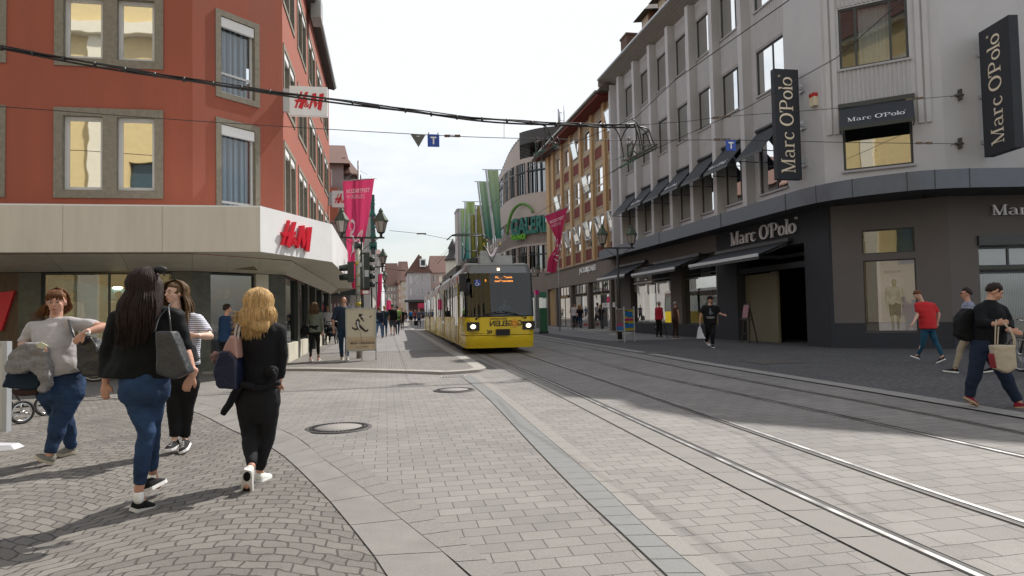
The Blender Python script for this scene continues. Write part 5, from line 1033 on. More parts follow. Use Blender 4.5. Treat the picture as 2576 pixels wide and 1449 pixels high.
# ================================================================ lanterns, masts, banners
PAT = mat('patina_green', (.055, .075, .05), .55, .3, var=.4, vs=14); LGL = mat('lantern_glass', (.33, .31, .28), .2, var=.15, spec=.6); LMT = mat('lamp_iron', (.035, .038, .032), .5, .5, var=.2)
LZ = 4.05
def lamp_post(first):
    t = thing('street_lamp', first, 'street lamp'); p = MB()
    p.lathe((0, 0, 0), [(.11, 0), (.11, .5), (.07, .6), (.055, 1.5), (.05, LZ)], 12); p.build('pole', LMT, t)
    c = MB(); c.box(-.80, .80, -.025, .025, LZ, LZ + .06); c.tube([(-.58, 0, LZ), (0, 0, LZ - .42)], .012, 6); c.tube([(.58, 0, LZ), (0, 0, LZ - .42)], .012, 6); c.build('crossbar', LMT, t)
    for s in (-1, 1):
        x = s * .68; l_ = MB(); z = LZ + .06; l_.lathe((x, 0, z), [(.05, 0), (.05, .10), (.12, .14), (.13, .17)], 6, sm=False)
        for i in range(6): a = i * math.pi / 3; l_.tube([(x + .13 * math.cos(a), .13 * math.sin(a), z + .17), (x + .23 * math.cos(a), .23 * math.sin(a), z + .58)], .010, 4)
        o = l_.build('lantern', LMT, t); g = MB(); g.lathe((x, 0, z), [(.12, .17), (.222, .58)], 6, sm=False); g.build('lantern_glass', LGL, o)
        r = MB(); r.lathe((x, 0, z), [(.27, .55), (.265, .60), (.10, .86), (.075, .88), (.085, .93), (.02, 1.03), (.005, 1.05)], 6, sm=False); r.build('lantern_roof', PAT, o)
    return t
lp0 = lamp_post('green roofed twin lantern lamp in front of the large pink banner'); place(lp0, (-.80, 24.2, gz(24)), 0); lp0['group'] = 'twin lantern street lamps'
for x, y, l_ in ((-.78, 39.5, 'second twin lantern lamp on the left pavement, behind the traffic lights'), (-.72, 60, 'third twin lantern lamp on the left pavement, near the small pink banner'), (-.65, 86, 'smallest and furthest twin lantern lamp on the left side of the street'), (10.2, 28.3, 'twin lantern lamp standing over the coloured poster stand by the shops'), (11.3, 52, 'twin lantern lamp on the right behind the tram and pink flag')):
    dup(lp0, (x, y, gz(y)), 0, l_, group='twin lantern street lamps')
PINK = mat('banner_pink', (.62, .035, .13), .75, var=.06, vs=1.5); PINKT = bpy.data.materials.new('banner_pink_thin')
def thin(name, col):
    m = bpy.data.materials.new(name); m.use_nodes = True; n = m.node_tree.nodes; l = m.node_tree.links; n.clear(); o = n.new('ShaderNodeOutputMaterial'); d = n.new('ShaderNodeBsdfDiffuse'); t = n.new('ShaderNodeBsdfTranslucent'); d.inputs[0].default_value = (*col, 1); t.inputs[0].default_value = (*col, 1)
    x = n.new('ShaderNodeMixShader'); x.inputs[0].default_value = .45; l.new(d.outputs[0], x.inputs[1]); l.new(t.outputs[0], x.inputs[2]); l.new(x.outputs[0], o.inputs[0]); return m
PINKT = thin('banner_cloth_pink', (.60, .06, .16)); WTXT = thin('print_white', (.97, .92, .94))
def banner(lab, Y, L_, R_, pole, polebase, txt_u, name='festival_banner', amp=.05, words=True, mast=True):
    """L_, R_: pixel edges from top to bottom"""
    def edge(E, v):
        k = v * (len(E) - 1); i = min(int(k), len(E) - 2); t = k - i; a, b = E[i], E[i + 1]; return (a[0] + (b[0] - a[0]) * t, a[1] + (b[1] - a[1]) * t)
    def f(u, v, o=0):
        l_, r_ = edge(L_, v), edge(R_, v); p = atY(l_[0] + (r_[0] - l_[0]) * u, l_[1] + (r_[1] - l_[1]) * u, Y)
        return p + V((0, amp * (math.sin(u * 11 + v * 3) + .5 * math.sin(u * 23 - v * 5)) * (.4 + v) - o, 0))
    base = atY(*polebase, Y); t = thing(name, lab, 'banner', (base.x, Y, gz(Y)), 'pink festival banners')
    k = MB(); k.sheet(lambda u, v: f(u, v), 24, 30); c = k.build('cloth', PINKT, t)
    k = MB(); tp = atY(*pole, Y); k.tube([(tp.x, Y + .12, gz(Y)), (tp.x, Y + .12, tp.z)], .045, 8); a, b = f(0, 0), f(1, 0); k.tube([a - (b - a) * .06, b + (b - a) * .08], .022, 6)
    k.tube([a, (tp.x, Y + .1, max(a.z, b.z) + .35)], .006, 4); k.tube([b, (tp.x, Y + .1, max(a.z, b.z) + .35)], .006, 4); k.build('flagpole', LGREY, t)
    if words:
        for s, u0, v0, sz in (('MOZARTFEST', .10, .10, .082), ('WÜRZBURG', .10, .145, .078)):
            q = txt(s, 1, .0, 'LEFT', bold=.04 if s[0] == 'M' else .006, spacing=1.12); ww = max(p.x for p in q.v); W_ = .80 if s[0] == 'M' else .64
            onto(q, lambda x, y, z: f(u0 + x / ww * W_, v0 - y * .042, .012)); q.build('lettering', WTXT, c)
        q = MB(); 
        for cv, w_ in (([(.28, .41), (.18, .36), (.3, .32), (.42, .35), (.36, .42), (.2, .45), (.42, .49), (.5, .56), (.3, .63), (.2, .66)], .035), ([(.34, .58), (.5, .52), (.7, .49)], .03), ([(.52, .55), (.62, .46), (.78, .43), (.82, .45), (.66, .56), (.5, .66)], .05), ([(.56, .65), (.85, .64), (.95, .66)], .03), ([(.5, .71), (.8, .755), (.98, .75)], .03)):
            P_ = smooth([V((a, b, 0)) for a, b in cv], 4); strip(q, [(p.x, p.y) for p in P_], [w_ * (.35 + .65 * math.sin(math.pi * i / (len(P_) - 1))) for i in range(len(P_))], .001)
        for i, p in enumerate(q.v): q.v[i] = p
        # widths were drawn in sheet space: flatten the vertical share
        onto(q, lambda x, y, z: f(min(.995, max(.005, x)), y, .012)); q.build('swirl', WTXT, c)
    return t
banner('large pink banner lettered in white, on the left flagpole above the lamp', 26.0, [(862, 455), (868, 560), (874, 650), (886, 725)], [(942, 449), (926, 560), (910, 640), (897, 728)], (901.5, 403), (901.5, 890), 0)
banner('pink banner twisting to a narrow tail on the right flagpole', 41.0, [(1370, 543), (1397, 596), (1399, 622), (1380, 650), (1376, 684)], [(1427, 521), (1413, 590), (1409, 630), (1404, 656), (1399, 687)], (1403, 540), (1403, 835), 0, amp=.08)
banner('narrow pink banner further down the left pavement', 47, [(951, 690), (950, 735), (947, 776)], [(962, 688), (960, 735), (954, 776)], (957, 672), (957, 800), 0, words=False)
banner('smallest pink banner, flat and far down the street', 80, [(972, 755), (972, 782)], [(984, 755), (984, 782)], (978, 750), (978, 800), 0, words=False, amp=.02)
# traffic lights on their mast
SIGB = mat('signal_black', (.018, .026, .024), .5, var=.3, vs=8)
ty = 20.4; tx = atY(902, 800, ty).x; t = thing('traffic_light_mast', 'weathered grey mast with two dark traffic signal heads behind the poster stand', 'traffic light', (tx, ty, gz(ty)))
k = MB(); k.lathe((tx, ty, gz(ty)), [(.075, 0), (.075, 3.4)], 14); k.lathe((tx, ty, gz(ty)), [(.10, 3.33), (.10, 3.52)], 14, 1); k.build('pole', [mat('mast_grey', (.28, .27, .22), .7, .2, var=.3, vs=9), SIGB], t)
k = MB()
for i, (z, c) in enumerate(((2.95, 2), (2.3, 1), (2.05, 3), (1.75, 2), (2.62, 1))): k.lathe((tx, ty, z), [(.078, 0), (.078, .10)], 14, c - 1, rot=.3)
k.build('sticker_band', [mat('tape_cream', (.35, .31, .2), .7), mat('tape_yellow', (.45, .33, .03), .6), mat('tape_grey', (.2, .2, .2), .6)], t)
a, b = atY(874, 659, ty), atY(888, 710, ty); k = MB(); k.box(a.x, b.x + .03, ty - .1, ty + .1, b.z, a.z); k.bar((b.x, ty, a.z - .02), (tx, ty, a.z - .02), .03, .05); k.bar((b.x, ty, b.z + .08), (tx, ty, b.z + .08), .03, .03); h = k.build('signal_head', SIGB, t)
for q in (.73, .27):
    z = b.z + (a.z - b.z) * q; v = MB(); v.lathe((a.x, ty, z), [(.10, 0), (.105, .02), (.085, .24)], 12, axis=(-1, 0, -.12)); v.build('visor', SIGB, h)
a, b = atY(915, 636, ty), atY(931, 726, ty); k = MB(); k.box(a.x, b.x, ty - .12, ty + .12, b.z, a.z); k.bar((tx, ty, a.z - .02), (a.x, ty, a.z - .02), .03, .05); k.bar((tx, ty, b.z - .02), (b.x, ty, b.z - .02), .08, .05); h = k.build('signal_head', SIGB, t)
for q in (.82, .58, .35, .12):
    z = b.z + (a.z - b.z) * q; v = MB(); v.lathe((b.x, ty, z), [(.085, 0), (.085, .10), (.06, .15)], 12, axis=(1, 0, -.1)); v.build('visor', SIGB, h)
k = MB(); k.box(tx + .02, tx + .12, ty - .14, ty - .125, 2.0 + .9, 2.0 + 1.02); k.box(a.x + .02, b.x - .03, ty - .13, ty - .12, b.z + .35, b.z + .55); k.build('sticker', mat('sticker_grey', (.4, .42, .43), .6), h)
p = atY(917, 735, ty); k = MB(); k.box(p.x - .11, p.x + .14, ty - .05, ty - .03, p.z - .07, p.z + .07); o = k.build('small_sign', mat('sign_red', (.35, .02, .03), .5), t); k = MB(); k.box(p.x - .05, p.x + .12, ty - .055, ty - .05, p.z - .045, p.z + .045); k.build('sign_face', WHITE, o)
k = MB(); k.box(tx - .16, tx - .10, ty - .04, ty + .04, 3.35, 3.55); k.tube([(tx - .13, ty, 3.55), (tx - .13, ty, 3.85)], .008, 5); k.build('antenna', LGREY, t)
# poster stand on the left
py = 19.4; A, B = atY(872, 778, py), atY(944, 879, py); t = thing('poster_stand', 'cream poster of a leaping dancer in a metal frame on the pavement', 'poster stand', ((A.x + B.x) / 2, py, gz(py)))
CREAM = mat('poster_cream', (.52, .47, .36), .6, var=.04); k = MB(); k.box(A.x, B.x, py, py + .03, B.z, A.z); pn_ = k.build('poster', CREAM, t)
k = MB(); k.box(A.x - .03, B.x + .03, py - .02, py + .05, A.z, A.z + .035); k.box(A.x - .03, B.x + .03, py - .02, py + .05, B.z - .035, B.z); k.box(B.x, B.x + .035, py - .02, py + .05, gz(py), A.z + .1); k.box(A.x - .035, A.x, py - .02, py + .05, gz(py), A.z + .1); k.box(A.x + .38, A.x + .42, py + .08, py + .12, gz(py), B.z + .3); k.build('metal_frame', GALV, t)
INKD = mat('poster_ink', (.035, .025, .018), .7); fg = MB(); W_, H_ = B.x - A.x, A.z - B.z
pf = lambda x, y, z: V((A.x + x * W_, py - .003 - z, B.z + y * H_))      # poster space 0..1
tb = MB(); tb.box(A.x, B.x, py - .002, py, B.z, B.z + H_ * .32); tb.build('poster_ground', mat('poster_sand', (.47, .37, .25), .7, var=.25, vs=6, stretch=(1, 1, 5)), pn_)
for pts, ws in (([(.36, .60), (.38, .68), (.44, .74)], [.13, .14, .10]), ([(.36, .60), (.40, .52), (.30, .50), (.18, .55)], [.10, .08, .05, .04]), ([(.40, .62), (.55, .52), (.66, .45)], [.09, .07, .05]), ([(.64, .46), (.72, .46), (.76, .50)], [.05, .05, .03]), ([(.47, .80), (.49, .86), (.50, .88)], [.12, .10, .05]), ([(.42, .865), (.58, .865)], [.02, .02]), ([(.50, .80), (.56, .74), (.62, .69)], [.07, .05, .02]), ([(.80, .80), (.88, .81), (.87, .86)], [.02, .03, .01]), ([(.45, .50), (.52, .22)], [.012, .012])): strip(fg, pts, ws, .0015)
onto(fg, pf); fg.build('dancer_print', INKD, pn_); fg = MB(); strip(fg, [(.38, .70), (.40, .60), (.44, .51)], [.06, .05, .035], .003); strip(fg, [(.52, .81), (.78, .80)], [.02, .012], .003); onto(fg, pf); fg.build('sleeve_print', mat('print_pale', (.6, .6, .62), .7), pn_)
for s, x, y, w, c in (('BÉGUÉ – LEBENSFREUDE', .55, .145, .86, INKD), ('INTERNATIONAL AFRICA FESTIVAL WÜRZBURG', .52, .205, .84, mat('ink_brown', (.22, .12, .06), .7)), ('PHOTOGRAPHIEN', .55, .065, .4, INKD)):
    q = txt(s, 1, .001, bold=.02); ww = max(p.x for p in q.v) * 2; hh = .055 if 'B' == s[0] else .022; onto(q, lambda a, b, z: pf(x + a * w / ww, y + b * hh, .004 + z)); q.build('lettering', c, pn_)
# three-sided poster stand on the right
PBL, PMG = mat('print_blue', (.02, .18, .50), .5), mat('print_magenta', (.45, .02, .18), .5)
d = 27.6; t = thing('poster_kiosk', 'three sided poster stand with a bright yellow panel around the right lamp post', 'poster stand', atD(1572, 857, d))
a, b, c = atD(1550, 778, d + .2), atD(1569, 777, d - .6), atD(1594, 777, d + .1); zb_ = atD(1572, 832, d).z; zt_ = a.z
for (p, q), m_, nm in (((a, b), mat('poster_photo', (.16, .12, .10), .5, var=.6, vs=9), 'picture_panel'), ((b, c), mat('poster_yellow', (.55, .42, .02), .5, var=.03), 'yellow_panel')):
    k = MB(); k.quad(Z(p, zb_), Z(q, zb_), Z(q, zt_), Z(p, zt_)); o = k.build(nm, m_, t); u = (q - p).normalized(); nn = V((u.y, -u.x, 0)); w_ = (q - p); w_.z = 0; L_ = w_.length
    if nm[0] == 'y':
        k = MB()
        for x0, x1, y0, y1, mm in ((.10, .85, .68, .88, 0), (.3, .95, .62, .70, 0), (.08, .9, .46, .57, 1), (.06, .95, .14, .34, 0), (.06, .4, .34, .38, 2), (.05, .4, .89, .92, 2)): P0_ = Z(p, zb_); H2 = zt_ - zb_; obox(k, P0_, u, nn, L_ * x0, L_ * x1, 0, .006, H2 * y0, H2 * y1, mm)
        k.build('print_block', [PBL, PMG, INKD], o)
    else:
        k = MB(); H2 = zt_ - zb_; obox(k, Z(p, zb_), u, nn, 0, L_, 0, .006, H2 * .24, H2 * .34, 0); obox(k, Z(p, zb_), u, nn, 0, L_, 0, .006, 0, H2 * .2, 1); k.build('print_block', [PMG, PBL], o)
k = MB(); g_ = gz(d)
for p in (a, b, c): k.box(p.x - .025, p.x + .025, p.y - .025, p.y + .025, g_, zt_ + .1)
for p, q in ((a, b), (b, c)): k.bar(Z(p, zt_), Z(q, zt_), .04, .05); k.bar(Z(p, zb_), Z(q, zb_), .04, .05)
k.build('metal_frame', GALV, t)
# easel by the entrance
p = atX(1875, 856, 13.1); ey, ez = p.y, gz(p.y); t = thing('easel', 'dark wooden easel holding a colourful picture beside the store entrance', 'easel', (13.1, ey, ez)); WD = mat('dark_wood', (.035, .025, .018), .6, var=.3)
k = MB(); k.bar((13.1, ey + .28, ez), (13.25, ey + .06, ez + 1.55), .04, .04); k.bar((13.1, ey - .28, ez), (13.25, ey - .10, ez + 1.55), .04, .04); k.bar((13.6, ey, ez), (13.3, ey, ez + 1.4), .04, .04); k.bar((13.12, ey - .38, ez + .88), (13.12, ey + .34, ez + .88), .05, .05); k.bar((13.15, ey - .2, ez + .35), (13.15, ey + .2, ez + .35), .03, .03); k.build('frame', WD, t)
k = MB(); k.hexa([(13.10, ey - .22, ez + .91), (13.14, ey - .22, ez + .91), (13.14, ey + .20, ez + .91), (13.10, ey + .20, ez + .91), (13.20, ey - .22, ez + 1.45), (13.24, ey - .22, ez + 1.45), (13.24, ey + .20, ez + 1.45), (13.20, ey + .20, ez + 1.45)]); o = k.build('picture', WD, t)
k = MB(); k.hexa([(13.095, ey - .19, ez + .95), (13.1, ey - .19, ez + .95), (13.1, ey + .17, ez + .95), (13.095, ey + .17, ez + .95), (13.18, ey - .19, ez + 1.41), (13.19, ey - .19, ez + 1.41), (13.19, ey + .17, ez + 1.41), (13.18, ey + .17, ez + 1.41)]); k.build('print', mat('print_colours', (.28, .13, .16), .5, var=.7, vs=12), o)
# display board at the left edge with its foot, and a buggy behind it
d = 6.9; t = thing('display_board', 'white framed display board cut off by the left edge of the photo', 'display board', Z(atD(-20, 1100, d), gz(6.5)))
a, b = atD(-120, 868, d), atD(12, 866, d); zb_ = atD(10, 1085, d).z; k = MB(); k.bar(Z((a + b) / 2, zb_), Z((a + b) / 2, b.z), (b - a).length, .04, up=(b - a).cross(V((0, 0, 1)))); 
u = (b - a); u.z = 0; u.normalize(); nn = V((u.y, -u.x, 0)); P0_ = Z(a, 0); L_ = (b - a).length; k = MB(); obox(k, P0_, u, nn, 0, L_, -.02, .02, zb_ + .03, b.z); k.build('panel', mat('board_white', (.55, .55, .53), .4, var=.03), t)
k = MB(); obox(k, P0_, u, nn, L_, L_ + .05, -.035, .035, zb_, b.z + .03); obox(k, P0_, u, nn, -.05, L_, -.035, .035, b.z, b.z + .03); obox(k, P0_, u, nn, -.05, L_, -.035, .035, zb_, zb_ + .03); obox(k, P0_, u, nn, L_ * .3, L_ * .5, -.03, .03, gz(6.4), zb_); k.build('metal_frame', LGREY, t)
p = G(15, 1132); k = MB(); k.hexa([(p.x - .6, p.y - .28, p.z), (p.x + .10, p.y - .03, p.z), (p.x + .11, p.y + .16, p.z), (p.x - .6, p.y + .05, p.z), (p.x - .6, p.y - .22, p.z + .10), (p.x + .05, p.y - .01, p.z + .05), (p.x + .06, p.y + .13, p.z + .05), (p.x - .6, p.y + .0, p.z + .12)]); k.build('foot', mat('foot_grey', (.5, .5, .52), .4), t)
RUB = mat('rubber', (.025, .024, .022), .7); SPK = mat('chrome', (.6, .6, .6), .2, 1)
def wheel(c, r, ax, par, spokes=5, tw=.03, name='wheel', rim=SPK, tyre=RUB):
    c = V(c); ax = V(ax).normalized(); k = MB(); X = ax.orthogonal().normalized(); Y = ax.cross(X)
    ring = lambda rr, w, m, n=8: [[c + (X * math.cos(2 * math.pi * j / 28) + Y * math.sin(2 * math.pi * j / 28)) * (rr + w * math.cos(2 * math.pi * i / n)) + ax * w * math.sin(2 * math.pi * i / n) for i in range(n)] for j in range(29)]
    k.loft(ring(r - tw / 2, tw / 2, 0), 0, False); o = k.build(name, tyre, par); k = MB(); k.loft(ring(r - tw * 1.25, tw * .35, 0), 0, False)
    k.lathe(c - ax * tw, [(tw * .7, 0), (tw * .7, tw * 2)], 10, axis=ax)
    for i in range(spokes): a = 2 * math.pi * i / spokes; k.tube([c, c + (X * math.cos(a) + Y * math.sin(a)) * (r - tw)], .012 if spokes < 8 else .003, 4)
    k.build('rim', rim, o); return o
t = thing('pram', 'pram standing behind the display board, one silver rimmed wheel showing', 'pram', G(20, 1066)); c = G(55, 1067); c.z += .16; wd = V((.55, -.83, 0)).normalized()
wheel(c, .16, (-.75, .62, 0), t, 3, .035); wheel(c + V((-.55, -.1, 0)), .16, (-.75, .62, 0), t, 3, .035); wheel(c + V((-.05, .75, 0)), .16, (-.75, .62, 0), t, 3, .035); wheel(c + V((-.55, .6, 0)), .16, (-.75, .62, 0), t, 3, .035)
k = MB(); k.tube([c, c + V((-.55, -.1, 0))], .014, 6); k.tube([c + V((-.05, .75, 0)), c + V((-.55, .6, 0))], .014, 6); k.tube([c + V((-.27, -.05, 0)), c + V((-.3, .3, .35)), c + V((-.3, .6, .8))], .014, 6); k.tube([c + V((-.3, .67, 0)), c + V((-.3, .3, .35)), c + V((-.3, -.1, .5))], .014, 6); k.build('chassis', DGREY, t)
k = MB(); k.ell(c + V((-.30, .25, .52)), .22, .36, .17); k.build('carrycot', mat('pram_navy', (.02, .025, .04), .8), t)
def bicycle(lab, loc, rz):
    t = thing('bicycle', lab, 'bicycle', (0, 0, 0), 'parked bicycles'); wheel((-.52, 0, .34), .34, (0, 1, 0), t, 24, .035); wheel((.52, 0, .34), .34, (0, 1, 0), t, 24, .035)
    k = MB(); q = [(-.52, 0, .34), (-.05, 0, .30), (-.20, 0, .80), (.36, 0, .86), (.52, 0, .34), (.30, 0, .98)]
    for a, b in ((0, 1), (0, 2), (1, 2), (1, 3), (2, 3), (3, 4), (3, 5)): k.tube([q[a], q[b]], .016, 6)
    k.build('frame', DGREY, t); k = MB(); k.tube([(.30, 0, .98), (.26, .28, 1.02), (.12, .30, 1.0)], .013, 6); k.tube([(.30, 0, .98), (.26, -.28, 1.02), (.12, -.30, 1.0)], .013, 6); k.build('handlebar', SPK, t)
    k = MB(); k.ell((-.22, 0, .86), .14, .07, .04); k.tube([(-.2, 0, .8), (-.22, 0, .86)], .014, 6); k.build('saddle', BLACK, t); k = MB(); k.lathe((-.05, -.03, .30), [(.09, 0), (.09, .02)], 16, axis=(0, 1, 0)); k.tube([(-.05, -.05, .30), (.05, -.12, .16)], .01, 5); k.tube([(-.05, .05, .30), (-.15, .12, .44)], .01, 5); k.build('crank', SPK, t)
    k = MB(); k.bar((-.75, 0, .72), (-.25, 0, .74), .14, .01); k.tube([(-.7, .06, .72), (-.52, .04, .34)], .006, 4); k.tube([(-.7, -.06, .72), (-.52, -.04, .34)], .006, 4); k.build('carrier', SPK, t)
    place(t, loc, rz); return t
p = atY(262, 860, 16.4); bicycle('dark bicycle leaning by the store window behind the woman in grey', (p.x + .35, 16.4, gz(16.4)), .12); bicycle('dark bicycle parked at the right edge behind the man with the tote', (atD(2625, 850, 12.5).x, atD(2625, 850, 12.5).y, gz(12)), 1.5)
# street furniture half hidden by the tram on the right
g_ = G(1357, 840); t = thing('advert_column', 'small green advertising stand to the right of the tram', 'advertising stand', (g_.x, g_.y, gz(g_.y))); a = atY(1349, 775, g_.y); k = MB(); k.box(g_.x + .05, g_.x + .5, g_.y, g_.y + .15, gz(g_.y) + .15, a.z); k.build('panel', mat('stand_green', (.02, .12, .05), .5), t); k = MB(); k.box(g_.x, g_.x + .55, g_.y - .02, g_.y + .17, gz(g_.y), gz(g_.y) + .15); k.build('foot', DGREY, t)
g_ = V((10.9, 49, 0)); t = thing('telephone_pillar', 'slim grey pillar with a magenta top beside the tram', 'telephone pillar', (g_.x, g_.y, gz(49))); k = MB(); a, b = atY(1347, 730, 49), atY(1358, 848, 49); k.box(a.x, b.x, 49, 49.5, gz(49), a.z - .35); k.build('pillar', MGREY, t); k = MB(); k.box(a.x, b.x, 48.98, 49.52, a.z - .35, a.z); k.build('magenta_top', mat('magenta', (.6, .01, .2), .5), t)
# ================================================================ overhead wires
WIRE = mat('wire_black', (.012, .012, .012), .5); YW = 16.0
def P_(x, y, Y=YW): return atY(x, y, Y)
t = thing('cable_bundle', 'thick bundle of black cables strung across the street from the red store', 'cable', P_(0, 120)); B_ = [(-160, 92), (0, 120), (200, 155), (400, 190), (620, 224), (820, 250), (1000, 275), (1150, 295), (1280, 305), (1400, 313), (1500, 316), (1600, 315)]
pts = smooth([P_(*p) for p in B_], 4)
for j, (o, q, w_) in enumerate(((-.03, .0, .022), (.025, .02, .020), (.0, -.03, .018), (.03, -.01, .014))):
    k = MB(); k.tube([p + V((0, q, o + .022 * math.sin(i * .55 + j * 2))) for i, p in enumerate(pts)], w_, 6); k.build('cable', WIRE, t)
k = MB(); i = 0
for p in resample(pts, .62): k.lathe(p - V((.02, 0, 0)), [(.06, 0), (.06, .04)], 10, axis=(1, 0, 0))
k.build('clamp', mat('clamp_black', (.03, .03, .028), .5), t)
SP = []
t = thing('span_wire', 'thin wire crossing the street below the cable bundle', 'wire', P_(0, 268)); k = MB(); k.tube(smooth([P_(*p) for p in ((-160, 262), (0, 268), (500, 305), (1050, 338), (1300, 348), (1600, 353), (1836, 352), (2110, 358), (2425, 362))], 3), .009, 5); k.build('wire', WIRE, t)
k = MB()
for x, y0, y1 in ((1268, 305, 346), (1457, 317, 350), (1649, 317, 352), (1705, 305, 350)): k.tube([P_(x, y0), P_(x, y1)], .006, 5)
k.build('dropper', GALV, t)
k = MB()
for x, y in ((1138, 342), (1817, 351), (2325, 360)): a, b = P_(x - 20, y), P_(x + 20, y); k.bar(a, a.lerp(b, .35), .03, .06); k.bar(a.lerp(b, .65), b, .03, .06); k.bar(a.lerp(b, .3) + V((0, 0, .02)), a.lerp(b, .7) + V((0, 0, .02)), .01, .01); k.bar(a.lerp(b, .3) - V((0, 0, .02)), a.lerp(b, .7) - V((0, 0, .02)), .01, .01)
k.build('turnbuckle', mat('insulator_brown', (.10, .06, .03), .5), t)
t = thing('span_wire', 'upper thin wire from the cable junction to the grey store wall', 'wire', P_(1600, 315)); k = MB(); k.tube(smooth([P_(*p) for p in ((1600, 315), (1730, 305), (1830, 293), (2110, 272), (2280, 252), (2412, 240))], 3), .008, 5); k.build('wire', WIRE, t)
k = MB()
for x, y in ((1815, 295), (2300, 249)): a, b = P_(x - 22, y + 2), P_(x + 22, y - 3); k.bar(a, a.lerp(b, .35), .03, .06); k.bar(a.lerp(b, .65), b, .03, .06); k.bar(a.lerp(b, .3), a.lerp(b, .7), .02, .03)
k.build('turnbuckle', mat('insulator_brown', (.10, .06, .03), .5), t)
for x, y, l_ in ((2412, 240, 'upper wire anchor bolted to the grey corner wall'), (2412, 362, 'lower wire anchor bolted to the grey corner wall')):
    p = plane(x, y, P3 + n3 * .02, n3); t = thing('wall_anchor', l_, 'wire anchor', p, 'wire anchors on the grey wall'); k = MB(); obox(k, p, u3, n3, -.03, .03, 0, .12, -.16, .16); obox(k, p, u3, n3, -.12, .12, 0, .05, -.03, .03); k.build('plate', mat('rusty_iron', (.09, .08, .07), .8, .3, var=.3), t); k = MB(); k.tube([p + n3 * .1, P_(x - 20, y + 3)], .02, 6); k.build('eye_bolt', MGREY, t)
SBL = _mc['sign_blue']
for x, y, w_, l_ in ((1090, 355, 15, 'blue square sign with a white T hanging left of the street centre'), (1836, 367, 13, 'tilted blue square sign with a white T in front of the grey store')):
    t = thing('hanging_sign', l_, 'sign', P_(x, y), 'blue T signs on the wires'); a, b = P_(x - w_, y - w_ - 1), P_(x + w_, y + w_ + 1); k = MB(); k.box(a.x, b.x, YW - .06, YW - .04, b.z, a.z); o = k.build('plate', SBL, t)
    h_ = a.z - b.z; w2 = b.x - a.x; k = MB(); k.box(a.x + w2 * .25, b.x - w2 * .25, YW - .067, YW - .062, b.z + h_ * .68, b.z + h_ * .8); k.box(a.x + w2 * .44, b.x - w2 * .44, YW - .068, YW - .062, b.z + h_ * .2, b.z + h_ * .7); k.build('letter', WHITE, o)
    k = MB(); k.box(a.x + .02, a.x + .04, YW - .05, YW - .01, a.z, a.z + .05); k.box(b.x - .04, b.x - .02, YW - .05, YW - .01, a.z, a.z + .05); k.build('hanger', MGREY, t)
t = thing('triangle_sign', 'small grey triangular sign pointing down beside the blue T sign', 'sign', P_(1052, 353)); k = MB(); k.prism([P_(1033, 338, YW - .03), P_(1071, 338, YW - .03), P_(1053, 370, YW - .03)], (0, .02, 0)); k.build('plate', mat('sign_back_grey', (.10, .10, .10), .5), t); k = MB(); k.bar(P_(1048, 343, YW - .04), P_(1056, 343, YW - .04), .01, .03); k.build('bolt', LGREY, t)
for nm, px, zc, lab in (('a', [(1985, 0, 5.5), (1700, 200, 5.5), (1600, 295, 5.5), (1430, 365, 5.3), (1340, 415, 5.25)], 0, 'contact wire over the tram track, left one, rising to the top of the photo'), ('b', [(2270, 0, 5.5), (2105, 145, 5.5), (1880, 270, 5.5), (1640, 378, 5.4), (1370, 525, 5.3)], 0, 'contact wire over the empty track, in front of the grey store')):
    P = [atZ(x, y, z) for x, y, z in px]; d0 = (P[0] - P[1]).normalized(); P = [P[0] + d0 * 5] + P
    P.append(V((3.75 if nm == 'a' else 6.9, 60, 5.6))); P.append(V((3.9 if nm == 'a' else 7.2, 125, 6.0)))
    t = thing('contact_wire', lab, 'wire', P[0], 'contact wires'); k = MB()
    for u in (0, .0): pass
    k.tube(P, .0075, 5); k.build('wire', WIRE, t)
# switching gear hanging where the cables meet the contact wires
def gear(lab, loops, bars, small):
    t = thing('wire_junction', lab, 'wire junction', P_(*loops[0][0]), 'cable junctions over the tracks'); k = MB()
    for l_ in loops: k.tube(smooth([P_(*p) for p in l_], 4), .016, 6)
    k.build('cable_loop', WIRE, t); k = MB()
    for i, (a, b, w_) in enumerate(bars): A = P_(*a) + V((0, .12 * (i % 3 - 1), 0)); B2 = P_(*b) + V((0, .12 * (i % 3 - 1), 0)); k.bar(A, B2, w_, w_ * .8, m=i % 2)
    k.build('insulated_bar', [mat('bar_brown', (.045, .03, .022), .6), mat('bar_green', (.03, .10, .07), .5)], t); k = MB()
    for x, y in small: p = P_(x, y); k.ell(p, .035, .035, .045); k.bar(p - V((.08, 0, .03)), p + V((.08, 0, .03)), .02, .02)
    k.build('fitting', mat('fitting_iron', (.16, .15, .14), .5, .5), t)
gear('left tangle of cables and insulators over the department store', [[(1352, 312), (1376, 320), (1386, 345), (1390, 375)], [(1395, 312), (1370, 316), (1372, 340), (1366, 400)], [(1400, 345), (1408, 360), (1385, 380), (1370, 395)], [(1378, 335), (1392, 350), (1404, 372)], [(1350, 345), (1352, 370), (1345, 395)]], [((1336, 408), (1395, 365), .05), ((1345, 398), (1384, 372), .06), ((1354, 404), (1400, 372), .05), ((1340, 390), (1402, 368), .03), ((1366, 350), (1362, 405), .03), ((1350, 355), (1352, 395), .02)], [(1352, 356), (1396, 362), (1345, 392), (1362, 408), (1388, 358), (1402, 372)])
